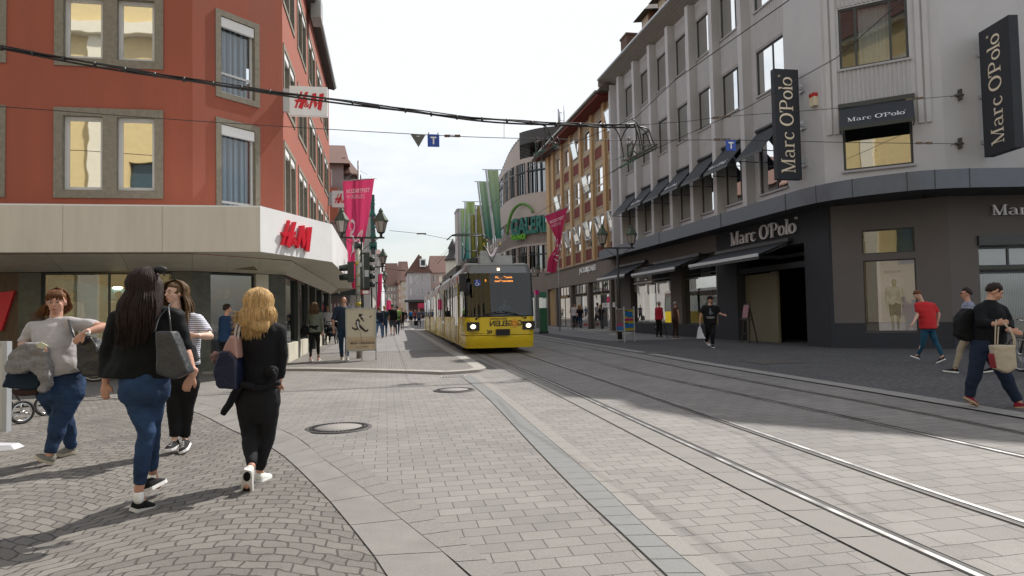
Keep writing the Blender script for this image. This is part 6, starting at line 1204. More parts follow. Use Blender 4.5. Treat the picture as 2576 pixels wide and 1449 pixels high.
gear('cable loops and a chain of insulators over the ochre building', [[(1535, 312), (1552, 330), (1562, 355), (1570, 400)], [(1562, 356), (1572, 330), (1592, 312), (1602, 330), (1608, 352), (1612, 385)], [(1590, 300), (1603, 312), (1612, 345), (1617, 378)]], [((1536, 436), (1560, 420), .04), ((1560, 422), (1600, 398), .06), ((1600, 398), (1616, 376), .05), ((1545, 405), (1590, 380), .02)], [(1570, 402), (1580, 412), (1593, 404), (1612, 380), (1582, 350), (1583, 362)])
gear('right tangle of cables and green insulators in front of the grey store', [[(1598, 318), (1602, 345), (1594, 372), (1586, 408)], [(1602, 316), (1622, 330), (1632, 352), (1640, 375)], [(1605, 318), (1630, 325), (1640, 350), (1652, 372)], [(1588, 395), (1590, 378), (1602, 388), (1600, 400)]], [((1572, 408), (1648, 366), .05), ((1585, 400), (1640, 372), .07), ((1590, 404), (1652, 372), .05), ((1600, 390), (1650, 368), .03), ((1594, 365), (1580, 405), .04), ((1605, 362), (1650, 360), .02)], [(1593, 362), (1622, 366), (1640, 372), (1580, 402), (1648, 374), (1612, 384), (1632, 366)])
for j, (l_, lb) in enumerate(((((980, 580), (1060, 588), (1135, 603)), 'distant span wire running to the tram pantograph'), (((940, 672), (1010, 680), (1130, 700)), 'low distant span wire above the far street'), (((1100, 664), (1120, 640), (1147, 612)), 'steep distant wire left of the pantograph'))):
    t = thing('span_wire', lb, 'wire', atY(*l_[0], 36 + 14 * j)); k = MB(); k.tube([atY(*p, 36 + 14 * j) for p in l_], .012 + .004 * j, 5); k.build('wire', WIRE, t)
    if j < 2: p = atY(*l_[1], 36 + 14 * j); k = MB(); k.bar(p - V((.25, 0, 0)), p + V((.25, 0, 0)), .05, .07); k.build('turnbuckle', mat('insulator_brown', (.10, .06, .03), .5), t)
t = thing('roof_antenna', 'mobile phone antenna on the roof behind the ochre building', 'antenna', atY(1410, 330, 58)); k = MB(); a, b, c = atY(1419, 265, 58), atY(1419, 345, 58), atY(1406, 275, 58); k.tube([a, b], .05, 6); k.tube([Z(c, c.z), Z(c, c.z - 1.2)], .12, 6); k.tube([Z(c, c.z - .3), Z(a, c.z - .3)], .03, 4); k.tube([Z(c, c.z - 1), Z(a, c.z - 1)], .03, 4); k.build('mast', LGREY, t)
# ================================================================ people
RV = R @ V((1, 0, 0)); RV.z = 0; RV.normalize(); FW = V((FWD.x, FWD.y, 0)).normalized(); UP = V((0, 0, 1))
SKIN = mat('skin', (.50, .27, .19), .55, var=.06, vs=9); SKIN2 = mat('skin_pale', (.56, .35, .27), .55, var=.05, vs=9)
EYEW = mat('eye_white', (.55, .52, .5), .3); IRIS = mat('iris', (.02, .015, .012), .2); LIP = mat('lips', (.36, .11, .095), .5)
def hairmat(n, c): return mat('hair_' + n, c, .6, var=.5, vs=16, bump=.4, bs=40, stretch=(5, 5, .5), spec=.22)
HB, HDK, HBR, HBL, HGY = hairmat('brown', (.13, .055, .022)), hairmat('dark', (.022, .013, .010)), hairmat('chestnut', (.10, .058, .028)), hairmat('blonde', (.48, .31, .135)), hairmat('grey', (.28, .26, .25))
def cloth(n, c, b=.5, bs=9, var=.12, r=.85): return mat('cloth_' + n, c, r, var=var, vs=5, bump=b, bs=bs, spec=.25)
JEAN = cloth('jeans_blue', (.020, .044, .100), .8, 12, .5); JEAN2 = cloth('jeans_mid', (.018, .042, .085), .5, 14, .3); JEAND = cloth('jeans_dark', (.014, .024, .05), .5, 12, .25); BLK = cloth('black', (.007, .007, .008), .5, 9); DGN = cloth('charcoal', (.02, .021, .024))
def warp(mb, nr, amp, fr, seed=0):
    for i, p in enumerate(mb.v):
        q = V((p.x * fr + seed, p.y * fr, p.z * fr * 1.6)); mb.v[i] = p + nr[i] * (noise.noise(q) * amp + noise.noise(q * 2.3) * amp * .45)
    return mb
def fin_mesh(mb, name, mats, par, vox, amp=0, fr=9, smooth=2, extra=None, seed=0, region=None):
    o, nr = remesh(mb, vox, smooth)
    if amp: warp(o, nr, amp, fr, seed)
    if region: o.m = [region(sum((o.v[i] for i in f), V((0, 0, 0))) / len(f)) for f in o.f]
    if extra: o.join(extra)
    return o.build(name, mats, par)
def hand(mb, wr, tip, k=1, side=None, curl=.5):
    d = (tip - wr).normalized(); s = V(side) if side else d.cross(FW); s = (s - d * s.dot(d)).normalized(); n = s.cross(d).normalized()
    c = wr + d * .045 * k; mb.ell(c, .036 * k, .016 * k, .05 * k, s, n, d, nu=10, nv=7); mb.limb([wr - d * .03, wr + d * .02], [.024 * k, .024 * k], 8)
    for i, (o, l) in enumerate(((-.028, .070), (-.010, .080), (.009, .076), (.027, .060))):
        a = wr + d * .085 * k + s * o * k; b = a + d * l * .45 * k + n * curl * .018 * k; e = b + d * l * .4 * k * (1 - curl * .5) + n * curl * .035 * k
        mb.limb([a - d * .02 * k, a, b, e], [.010 * k, .0095 * k, .0088 * k, .007 * k], 7)
    a = wr + d * .03 * k + s * .026 * k; mb.limb([a, a + s * .025 * k + d * .025 * k, a + s * .03 * k + d * .055 * k + n * .008], [.013 * k, .011 * k, .008 * k], 7)
def shoe(par, heel, toe, ank, k, m, sole, up=None, lace=None):
    L_ = (toe - heel).length; ux_ = (toe - heel) / L_; u = V(up) if up else (ank - heel); u = (u - ux_ * u.dot(ux_)).normalized(); s = ux_.cross(u)
    prof = ((0, .026, .055), (.05, .033, .075), (.2, .036, .085), (.38, .038, .078), (.55, .042, .060), (.75, .045, .046), (.92, .036, .036), (1, .014, .022))
    def ring(t, w, h, b): c = heel + ux_ * L_ * t; return [c + s * w * k * x + u * (b + (h - b) * y) * k for x, y in ((-1, 0), (-1.02, .35), (-.8, .75), (-.35, 1), (.35, 1), (.8, .75), (1.02, .35), (1, 0))]
    mb = MB(); mb.loft([ring(t, w, h, .014) for t, w, h in prof]); o = mb.build('shoe', m, par)
    mb = MB(); mb.loft([[heel + ux_ * L_ * t + s * (w + .004) * k * x + u * z * k for x, z in ((-1, 0), (-1, .024), (1, .024), (1, 0))] for t, w, h in ((-.015, .024, 0),) + prof + ((1.02, .01, 0),)], sm=False); mb.build('sole', sole, o)
    if lace:
        mb = MB()
        for i in range(4): c = heel + ux_ * L_ * (.45 + .1 * i) + u * (.078 - .011 * i) * k; mb.tube([c - s * .018 * k, c + u * .003, c + s * .018 * k], .004, 5)
        mb.build('lace', lace, o)
def strands(mb, H, fwd, up, k, length, n, amax, r=.006, wind=(0, 0, 0), wave=.01, spread=.0, seed=1, lo=-20, part=0, amin=None):
    rd = random.Random(seed); side = fwd.cross(up).normalized(); wind = V(wind)
    for i in range(n):
        a = math.radians(rd.uniform(-amax if amin is None else amin, amax)); dh = -fwd * math.cos(a) + side * math.sin(a); pts = []; rr = 1 + rd.uniform(-.02, .07)
        for e in (82, 55, 30, 8, lo):
            er = math.radians(e + rd.uniform(-4, 4)); rx = (.082 * abs(math.sin(a)) + .104 * abs(math.cos(a))) * k * rr; pts.append(H + dh * math.cos(er) * rx + up * (math.sin(er) * .118 * k * rr + .01))
        L_ = length * (1 + rd.uniform(-.34, .08) - .12 * abs(math.sin(a))); ph = rd.uniform(0, 6); last = pts[-1]; J_ = rd.uniform(.6, 1.3)
        for q in range(1, 8):
            t = q / 7; pts.append(last - UP * L_ * t + dh * (.03 * math.sin(math.pi * min(1, t * 1.3)) + spread * t) * k + wind * t * t * J_ + (side * math.sin(ph + t * 5) + dh * math.cos(ph + t * 4) * .5) * wave * t)
        mb.tube(pts, [r * .6, r, r * 1.1, r * 1.1] + [r * 1.1] * 4 + [r, r * .8, r * .55, r * .2], 4, cap=False)
def person(lab, J, SP, group=None):
    k = SP.get('k', 1); vx = SP.get('vox', .02); sk = SP.get('skin', SKIN); g = J['pel']; t = thing('person', lab, 'person', V((g.x, g.y, gz(g.y))), group)
    H, fwd = J['head'], V(SP['face']).normalized(); up = V(SP.get('hup', (0, 0, 1))); side = fwd.cross(up).normalized(); up = side.cross(fwd).normalized()
    bf = V(SP['fwd']).normalized(); bs = bf.cross(UP).normalized()
    b = MB(); k0 = k; k = k * SP.get('hk', .94); P = lambda a, c, e, k=k: H + side * a * k + fwd * c * k + up * e * k; E_ = lambda c, x, y, z, nu=14, nv=9, k=k: b.ell(c, x * k, y * k, z * k, side, fwd, up, nu=nu, nv=nv)
    E_(P(0, -.012, .025), .074, .092, .088); E_(P(0, .022, -.03), .060, .064, .075); E_(P(0, .045, -.078), .036, .034, .030); E_(P(0, .0, -.05), .058, .06, .05)
    E_(P(0, .078, .026), .046, .014, .012); b.limb([P(0, .086, .012), P(0, .104, -.022)], [.008 * k, .0125 * k], 8); E_(P(0, .083, -.058), .021, .010, .010)
    for s in (-1, 1): E_(P(s * .074, -.005, -.005), .010, .018, .030, 8, 6); E_(P(s * .036, .060, -.02), .022, .018, .022, 8, 6)
    nk = J['neck']; b.limb([nk - UP * .03, H - up * .07 * k - fwd * .01], [.058 * k, .052 * k], 12)
    kh, k = k, k0; b.limb([nk, (nk + J['pel']) / 2, J['pel']], [.052 * k, .085 * k, .10 * k], 12)
    for s in 'ab':
        b.limb([nk - UP * .04, J['sh' + s]], [.05 * k, .045 * k], 10); b.limb([J['sh' + s], J['el' + s]], [.045 * k, .036 * k], 10)
        b.limb([J['el' + s], J['el' + s].lerp(J['wr' + s], .35), J['wr' + s]], [.037 * k, .038 * k, .024 * k], 10)
        if SP.get('hands', 1): hand(b, J['wr' + s], J['ti' + s], k * .86, SP.get('hs' + s), SP.get('curl', .55))
        b.limb([J['pel'], J['hip' + s]], [.08 * k, .07 * k], 8); b.limb([J['hip' + s], J['kn' + s]], [.07 * k, .045 * k], 10); b.limb([J['kn' + s], J['kn' + s].lerp(J['an' + s], .35), J['an' + s]], [.045 * k, .046 * k, .030 * k], 10); b.limb([J['an' + s], J['he' + s].lerp(J['to' + s], .6)], [.03 * k, .022 * k], 8)
    x = MB()
    for s in (-1, 1) if not SP.get('noface') else (): x.tube([P(s * .012, .088, .030), P(s * .03, .086, .034), P(s * .046, .077, .030)], [.003 * kh, .005 * kh, .003 * kh], 5, 4)
    if not SP.get('noface'):
        for s in (-1, 1):
            x.ell(P(s * .030, .0795, .006), .0135 * k, .007 * k, .0075 * k, side, fwd, up, 1, 8, 5); x.ell(P(s * .030, .0855, .006), .0065 * k, .003 * k, .0068 * k, side, fwd, up, 2, 8, 5)
        x.ell(P(0, .0905, -.055), .022 * k, .006 * k, .0042 * k, side, fwd, up, 3, 8, 5); x.ell(P(0, .0905, -.062), .019 * k, .007 * k, .0048 * k, side, fwd, up, 3, 8, 5)
    hm = SP.get('hair', HB); fin_mesh(b, 'body', [sk, EYEW, IRIS, LIP, hm], t, min(vx, SP.get('sv', .012)), smooth=1, extra=x)
    # upper garment
    if SP.get('top'):
        c = MB()
        def ring(r):
            if len(r) == 4: z, w, dd, o = r; c0 = J['pel'].lerp(nk, z) + bf * o; return [c0 + bs * w * k * math.cos(2 * math.pi * j / 16) + bf * dd * k * math.sin(2 * math.pi * j / 16) for j in range(16)]
            xl, yl, xr, yr, th, do = r; dd = SP['d']; A, B = atD(xl, yl, dd + do), atD(xr, yr, dd + do); m_ = (A + B) / 2; h_ = (B - A) / 2; return [m_ + h_ * math.cos(2 * math.pi * j / 16) + FW * th * math.sin(2 * math.pi * j / 16) for j in range(16)]
        rg_ = SP.get('rings') or [(-.12, .175, .125, 0), (.05, .165, .12, 0), (.3, .145, .112, 0), (.6, .165, .122, .01), (.82, .18, .11, 0), (.95, .13, .085, 0), (1.0, .07, .065, 0)]
        if SP.get('girth') and not SP.get('rings'): rg_ = [(a, w * SP['girth'], d_ * SP['girth'], o) for a, w, d_, o in rg_]
        c.loft([ring(r) for r in rg_]); ar = SP.get('sleeve_r', .055) * k
        for s in 'ab':
            sl_ = SP.get('sleeve', 1.0); sl_ = sl_ if isinstance(sl_, (int, float)) else sl_['ab'.index(s)]; A, B, C_ = J['sh' + s], J['el' + s], J['wr' + s]
            c.limb([nk.lerp(A, .45) - UP * .02, A], [ar, ar * 1.05], 10)
            if sl_ <= 1: c.tube([A, A.lerp(B, sl_)], [ar * 1.05, ar * .92], 12)
            else: c.tube([A, B, B.lerp(C_, sl_ - 1)], [ar * 1.05, ar * .9, ar * .72], 12); c.ell(B, ar * .9, ar * .9, ar * .9)
        o = fin_mesh(c, SP.get('topname', 'shirt'), SP['top'], t, vx, SP.get('wr', .007), SP.get('wf', 8), seed=k * 7)
    # lower garment
    if SP.get('bottom'):
        c = MB(); lr = SP.get('legs', (.088, .062, .058, .048)); hw = SP.get('hipw', .165)
        if SP.get('hrings'): c.loft([ring(r) for r in SP['hrings']])
        else: c.loft([[J['pel'] + UP * z * k + bs * w * k * math.cos(2 * math.pi * j / 16) + bf * dd * k * math.sin(2 * math.pi * j / 16) for j in range(16)] for z, w, dd in ((-.10, hw * .92, .11), (0, hw, .12), (.10, hw * .92, .11), (.17, hw * .82, .10))])
        if SP.get('butt'): 
            for s in (-1, 1): c.ell((J['hipa'] + J['hipb']) / 2 - bf * .055 * k + bs * s * .062 * k + UP * .02, .08 * k, .06 * k, .09 * k, bs, bf, UP)
        for s in 'ab':
            hp, kn, an = J['hip' + s], J['kn' + s], J['an' + s]; e = SP.get('hem', .97); mid = kn.lerp(an, .32) - bf * .012 * k
            if SP.get('shorts'): c.limb([hp, hp.lerp(kn, .85)], [lr[0] * k, lr[1] * 1.25 * k], 12)
            else: c.limb([hp, hp.lerp(kn, .55), kn], [lr[0] * k, lr[0] * .86 * k, lr[1] * k], 12); c.limb([kn, mid], [lr[1] * k, lr[2] * k], 12); c.tube([mid, kn.lerp(an, .75), kn.lerp(an, e)], [lr[2] * k, (lr[2] + lr[3]) / 2 * .92 * k, lr[3] * k], 12)
        fin_mesh(c, SP.get('botname', 'trousers'), SP['bottom'], t, vx, SP.get('wr', .007) * .8, 10, seed=k * 3)
    for s in 'ab':
        if SP.get('shoe'): shoe(t, J['he' + s], J['to' + s], J['an' + s], k, SP['shoe'], SP.get('sole', WHITE), SP.get('sup' + s), SP.get('lace'))
    # hair
    hs = SP.get('style', 'short'); h = MB()
    if hs != 'bald':
        cap = MB(); rd = 16
        for i in range(1, 10):
            pass
        def capring(e, grow=1.0):
            out = []
            for j in range(20):
                a = 2 * math.pi * j / 20; cx_, cy_ = math.cos(a), math.sin(a)      # cy_ > 0 towards the face
                z = math.sin(math.radians(e)); rr = math.cos(math.radians(e)); f_ = 1.0
                if cy_ > .25 and e < 28: f_ = .86
                dz = .03 * max(0, -cy_) if e < lo_ + 20 and hs == 'short' else 0
                if e == lo_: rr *= .84
                out.append(P(cx_ * .084 * rr * grow * f_, -.012 + cy_ * (.104 if cy_ < 0 else .096) * rr * grow * f_, .028 + z * .100 * grow - dz))
            return out
        lo_ = {'short': -18, 'long': -30, 'bun': -25, 'pony': -22, 'cap': -18}.get(hs, -20)
        cap.loft([capring(e) for e in (lo_, lo_ + 15, 0, 15, 29, 45, 60, 75, 87)])
        for i, p in enumerate(cap.v): cap.v[i] = p + (p - H).normalized() * (noise.noise(p * 28) * .012 + noise.noise(p * 60) * .006) * k
        if hs == 'short':
            rdm = random.Random(int(k * 999))
            for i in range(SP.get('tufts', 0)):
                a = rdm.uniform(0, 6.28); e = math.radians(rdm.uniform(25, 85)); dr = side * math.cos(a) * math.cos(e) + fwd * math.sin(a) * math.cos(e) + up * math.sin(e); p = H + up * .028 * k + dr * .092 * k; q = p + dr * .012 * k + (fwd * .35 + side * rdm.uniform(-.5, .5) - up * .25) * .03 * k; cap.tube([p, q], [.009 * k, .003 * k], 4)
        if hs in ('long',):
            A_ = SP.get('hl', {}); strands(h, H + up * .005, fwd, up, k, A_.get('len', .4), A_.get('n', 160), A_.get('amax', 105), A_.get('r', .008), A_.get('wind', (0, 0, 0)), A_.get('wave', .015), A_.get('spread', 0), A_.get('seed', 3), amin=A_.get('amin'))
        if hs == 'bun': h.ell(P(0, -.09, .085), .05 * k, .05 * k, .045 * k)
        if hs == 'pony':
            strands(h, H, fwd, up, k, SP['hl']['len'], SP['hl'].get('n', 90), 40, .008, SP['hl']['wind'], .012, 0, 4, lo=-5)
        if SP.get('fringe'):
            rdm = random.Random(5)
            for i in range(46): a = rdm.uniform(-1, 1); x0 = P(a * .045, .050, .118); x1 = P(a * .066, .092, .074 - abs(a) * .01); x2 = P(a * .078 + SP['fringe'] * .006, .094 - abs(a) * .035, .048 + rdm.uniform(-.008, .008) - abs(a) * .035); h.tube([x0, x1, x2], [.007 * k, .0065 * k, .002 * k], 4)
        h.join(cap)
        if SP.get('hair_rings'):
            q = MB(); q.loft([ring(r) for r in SP['hair_rings']]); 
            for i, p in enumerate(q.v): q.v[i] = p + V((noise.noise(p * 22), noise.noise(p * 22 + V((9, 0, 0))), 0)) * .012
            h.join(q)
        h.build('hair', hm, t)
    if hs == 'cap':
        q = MB(); q.loft([[P(math.cos(2 * math.pi * j / 16) * w, -.01 + math.sin(2 * math.pi * j / 16) * w * 1.18, z) for j in range(16)] for w, z in ((.09, .045), (.09, .08), (.075, .12), (.03, .135))]); q.prism([P(-.07, .07, .05), P(-.05, .15, .04), P(.05, .15, .04), P(.07, .07, .05)], up * .008); q.build('cap', SP['capm'], t)
    if SP.get('glasses'): q = MB(); [q.ell(P(s * .032, .092, .006), .024 * k, .006 * k, .017 * k, side, fwd, up) for s in (-1, 1)]; q.tube([P(-.078, .0, .01), P(-.05, .09, .01), P(.05, .09, .01), P(.078, .0, .01)], .003, 4); q.build('sunglasses', BLACK, t)
    if SP.get('beard'): q = MB(); q.ell(P(0, .05, -.075), .052 * k, .045 * k, .042 * k, side, fwd, up); q.build('beard', hm, t)
    return t, P, bs, bf
def PJ(d, **kw):          # joints from pixels: (x, y[, depth offset])
    return {a: atD(v[0], v[1], d + (v[2] if len(v) > 2 else 0)) for a, v in kw.items()}
def WJ(x, y, ang, Ht, step=.0, lean=.02, arms=(0, 0), bend=(.15, .15), spread=.0, z=None):     # a standing or walking stance
    f = V((math.sin(ang), math.cos(ang), 0)); s = V((f.y, -f.x, 0)); h = Ht; b = V((x, y, gz(y) if z is None else z)); st = step * h * .22
    q = lambda a, c, e: b + s * a * h + f * c * h + UP * e * h; drop = abs(step) * .02
    J = dict(pel=q(0, 0, .53 - drop), neck=q(0, lean, .835 - drop), head=q(0, lean * 1.2 + .012, .925 - drop))
    for c, sg in (('a', -1), ('b', 1)):
        sw = sg * step; J['hip' + c] = q(sg * .052, 0, .50 - drop)
        fx = sw * .22; J['an' + c] = q(sg * .045, fx - (.02 if sw < 0 else 0), .05 if sw >= 0 else .05 + abs(sw) * .05); J['kn' + c] = q(sg * .05, fx * .5 + .025 + (abs(sw) * .035 if sw < 0 else .0), .275)
        J['he' + c] = J['an' + c] + V((0, 0, -.045 * h)) - f * .03 * h; J['to' + c] = J['he' + c] + f * .15 * h + (V((0, 0, -.035 * h * abs(sw))) if sw < 0 else V((0, 0, .02 * h * abs(sw))))
        if J['to' + c].z < b.z: J['to' + c].z = b.z
        if J['he' + c].z < b.z: J['he' + c].z = b.z
        J['sh' + c] = q(sg * .108, lean, .80 - drop); am = arms[0 if c == 'a' else 1] - sw * .5; bd = bend[0 if c == 'a' else 1]
        J['el' + c] = J['sh' + c] + s * sg * (.025 + spread) * h + f * math.sin(am * .6) * .17 * h - UP * math.cos(am * .6) * .17 * h
        e2 = am * .6 + bd; J['wr' + c] = J['el' + c] + f * math.sin(e2) * .145 * h - UP * math.cos(e2) * .145 * h - s * sg * .01; J['ti' + c] = J['wr' + c] + (J['wr' + c] - J['el' + c]).normalized() * .1 * h
    return J, f
def pixbag(name, par, poly, d, do, th, m, amp=.0):
    q = MB(); A = [atD(x, y, d + do) for x, y in poly]; q.prism(A, FW * th); o, nr = remesh(q, .014, 3); warp(o, nr, amp, 9) if amp else None; return o.build(name, m, par)
LEATH = mat('leather_black', (.018, .018, .02), .38, var=.2, vs=7, bump=.3, bs=30, spec=.6)
# --- woman in the grey tee shirt, front left
d = 6.5
J = PJ(d, head=(142, 761), neck=(140, 806), sha=(84, 826), shb=(178, 814), ela=(56, 866, -.03), elb=(264, 822, -.08), wra=(88, 880, -.22), wrb=(212, 838, -.24), tia=(108, 882, -.26), tib=(190, 858, -.26), pel=(156, 955), hipa=(124, 985), hipb=(180, 985),
       kna=(164, 1062, .18), knb=(145, 1066, -.05), ana=(180, 1124, .38), anb=(125, 1142, -.12), hea=(188, 1136, .42), toa=(142, 1148, .25), heb=(128, 1166, -.08), tob=(86, 1152, -.22))
t, *_ = person('woman in a light grey tee shirt and jeans carrying bags, at the left edge', J, dict(k=1.08, d=d, vox=.014, sv=.008, skin=SKIN, face=-FW * .92 + RV * .38 - UP * .08, fwd=-FW * .9 - RV * .3, top=cloth('grey_tee', (.40, .38, .385), .6, 8), rings=[(118, 954, 208, 934, .17, 0), (108, 944, 210, 926, .18, 0), (100, 905, 198, 900, .19, -.02), (90, 872, 190, 866, .185, -.03), (84, 845, 184, 838, .15, -.01), (78, 824, 182, 816, .11, 0), (104, 812, 170, 808, .08, 0), (122, 799, 160, 798, .062, 0)],
    sleeve=(.95, .75), sleeve_r=.060, bottom=JEAN, hrings=[(112, 945, 208, 935, .15, .02), (98, 975, 212, 972, .17, .02), (104, 1005, 206, 1000, .15, .02), (125, 1025, 190, 1022, .08, .02)], legs=(.112, .078, .070, .050), shoe=cloth('shoe_grey', (.20, .19, .17)), sole=mat('sole_cream', (.5, .45, .36), .6), hair=HB, style='pony', hl=dict(len=.16, n=60, wind=-RV * .16 - UP * .02), fringe=1, wr=.009))
for bg, lb in ((1, 0),):
    b_ = thing('handbag', 'black leather handbag on the shoulder of the woman in the grey tee shirt', 'handbag', atD(220, 950, d)); pixbag('bag_body', b_, [(188, 868), (205, 850), (228, 850), (250, 885), (257, 930), (248, 946), (210, 949), (192, 925)], d, -.20, .16, LEATH, .008)
    k = MB(); k.tube(smooth([atD(x, y, d - .2 + q) for x, y, q in ((172, 797, .25), (176, 815, .05), (184, 840, -.03), (196, 865, -.02))], 4), .013, 6, flat=.5); k.tube(smooth([atD(x, y, d - .22) for x, y in ((206, 868), (220, 846), (236, 862), (244, 890))], 4), .008, 6); k.build('strap', LEATH, b_)
b_ = thing('bundle', 'grey patterned jacket draped over a dark blue shopping bag on her arm', 'jacket', atD(60, 950, d)); GRJ = mat('jacket_grey', (.21, .205, .205), .9, var=.35, vs=70, bump=.3, bs=9); pixbag('jacket', b_, [(8, 925), (22, 885), (60, 862), (98, 862), (118, 905), (122, 960), (110, 988), (96, 985), (94, 950), (70, 930), (48, 945), (10, 940)], d, -.27, .09, GRJ, .02)
pixbag('shopping_bag', b_, [(2, 975), (14, 940), (60, 905), (98, 915), (98, 978), (70, 982)], d, -.16, .10, cloth('bag_navy', (.012, .025, .045)), .005); pixbag('brown_bag', b_, [(26, 982), (98, 976), (90, 995), (50, 998), (28, 992)], d, -.14, .10, cloth('bag_brown', (.045, .025, .02)))
k = MB(); k.prism([atD(x, y, d - .30) for x, y in ((90, 866), (104, 861), (122, 871), (108, 877), (94, 874))], FW * .01); k.build('paper', mat('paper_cream', (.5, .5, .36), .7), b_)
k = MB(); w_ = J['wrb']; dd = (J['elb'] - w_).normalized(); k.lathe(w_ + dd * .012, [(.032, 0), (.032, .03)], 14, axis=dd); k.ell(w_ + dd * .025 - FW * .03, .02, .008, .02); k.build('watch', WHITE, t)
# --- long dark haired woman seen from behind
d = 4.8
J = PJ(d, head=(375, 722), neck=(374, 772), sha=(300, 800), shb=(440, 796), ela=(272, 880, .02), elb=(462, 872, .02), wra=(266, 960, .0), wrb=(486, 942, -.02), tia=(262, 1010, .0), tib=(462, 985, -.04), pel=(364, 945), hipa=(340, 990), hipb=(385, 990),
       kna=(370, 1085, -.02), knb=(382, 1080, .12), ana=(349, 1236, .0), anb=(384, 1190, .40), hea=(333, 1287, -.02), toa=(384, 1276, .16), heb=(372, 1237, .30), tob=(414, 1214, .48))
t, *_ = person('tall woman with very long dark hair, black top and skinny jeans, seen from behind', J, dict(k=1.08, d=d, vox=.013, sv=.008, skin=SKIN, face=FW * .95 + RV * .3, fwd=FW, top=cloth('black_top', (.005, .006, .007), .4, 8), rings=[(256, 950, 432, 950, .13, 0), (264, 932, 434, 936, .13, 0), (282, 900, 440, 900, .13, 0), (298, 850, 444, 850, .125, 0), (292, 812, 448, 810, .11, 0), (300, 792, 442, 788, .085, 0), (345, 776, 408, 774, .06, 0)],
    sleeve=(1.85, 1.08), sleeve_r=.062, bottom=JEAN, hrings=[(306, 930, 424, 930, .115, 0), (301, 965, 427, 965, .13, 0), (308, 1000, 424, 1000, .12, 0), (330, 1020, 402, 1020, .07, 0)], butt=1, hem=.88, legs=(.084, .056, .056, .038), shoe=BLK, sole=mat('sole_white', (.6, .6, .58), .6), hair=HDK, style='long', hl=dict(len=.39, n=800, amax=62, amin=-108, r=.0042, wave=.018, spread=.03, seed=4, wind=-RV * .04), hair_rings=[(312, 838, 385, 838, .03, -.13), (314, 815, 394, 815, .05, -.12), (326, 770, 408, 770, .07, -.05), (338, 715, 410, 715, .07, 0), (352, 694, 398, 694, .05, 0)], wr=.008))
k = MB(); 
for s in 'ab': k.limb([J['an' + s] - UP * .055, J['an' + s] - UP * .02], [.036, .036], 10)
k.build('sock', WHITE, t)
k = MB(); c = atD(402, 678, d); k.ell(c, .05, .02, .026); k.tube([c, c + V((.01, .07, -.04))], .005, 5); k.build('sunglasses', BLACK, t)
b_ = thing('tote_bag', 'black and grey leather tote under the arm of the long haired woman', 'handbag', atD(430, 950, d)); TG = mat('leather_grey', (.032, .034, .038), .4, var=.2, vs=5, bump=.3, bs=35); pixbag('bag_body', b_, [(387, 834), (430, 833), (452, 880), (473, 938), (436, 956), (390, 941)], d, -.24, .11, TG, .003)
k = MB(); k.tube(smooth([atD(x, y, d - .2 + q) for x, y, q in ((430, 836, 0), (427, 800, .02), (424, 772, .10), (432, 764, .22))], 4), .006, 5); k.tube(smooth([atD(x, y, d - .18 + q) for x, y, q in ((390, 836, 0), (400, 800, .06), (424, 772, .14))], 4), .006, 5); k.build('strap', TG, b_)
# --- girl in the striped shirt, facing the camera
d = 6.9
J = PJ(d, head=(439, 738), neck=(444, 784), sha=(416, 806), shb=(498, 806), ela=(402, 850, .0), elb=(528, 846, -.06), wra=(450, 852, -.2), wrb=(492, 844, -.22), tia=(478, 850, -.22), tib=(466, 842, -.24), pel=(462, 925), hipa=(442, 962), hipb=(480, 962),
       kna=(438, 1030, -.02), knb=(468, 1030, .04), ana=(440, 1100, -.02), anb=(465, 1100, .1), hea=(446, 1122, .02), toa=(420, 1136, -.18), heb=(474, 1120, .10), tob=(460, 1140, -.14))
STR = striped('cloth_stripe', (.62, .62, .66), (.10, .11, .20), .021, .62, 2)
t, *_ = person('young woman with long brown hair in a white striped shirt and black trousers, arms folded', J, dict(k=1.02, d=d, vox=.014, sv=.008, skin=SKIN2, face=-FW * .85 - RV * .42, fwd=-FW, top=STR, rings=[(424, 919, 502, 918, .13, 0), (420, 880, 501, 880, .135, 0), (416, 845, 506, 842, .14, -.01), (412, 820, 510, 818, .12, 0), (416, 804, 500, 802, .09, 0), (428, 783, 462, 783, .06, 0)],
    sleeve=(.8, .8), sleeve_r=.064, bottom=BLK, hrings=[(428, 912, 498, 912, .12, 0), (422, 945, 500, 945, .14, 0), (426, 970, 497, 970, .12, 0), (440, 988, 484, 988, .07, 0)], legs=(.094, .072, .066, .052), shoe=cloth('shoe_black', (.02, .02, .022)), sole=WHITE, lace=WHITE, hair=HBR, style='long', hl=dict(len=.46, n=420, amax=150, amin=-75, r=.005, wave=.03, spread=.02, seed=9, wind=RV * .05 - FW * .10)))
k = MB(); w_ = J['wrb']; dd = (J['elb'] - w_).normalized(); k.lathe(w_ + dd * .015, [(.029, 0), (.029, .022)], 14, axis=dd); k.ell(w_ + dd * .026 - FW * .028, .019, .007, .019); k.build('watch', LGREY, t)
b_ = thing('shoulder_bag', 'small grey shoulder bag behind the striped shirt', 'handbag', atD(485, 910, d)); pixbag('bag_body', b_, [(462, 866), (482, 868), (497, 905), (488, 912), (462, 912)], d, -.17, .08, TG); k = MB(); k.tube([atD(466, 868, d - .15), atD(430, 800, d - .12)], .008, 5); k.build('strap', TG, b_)
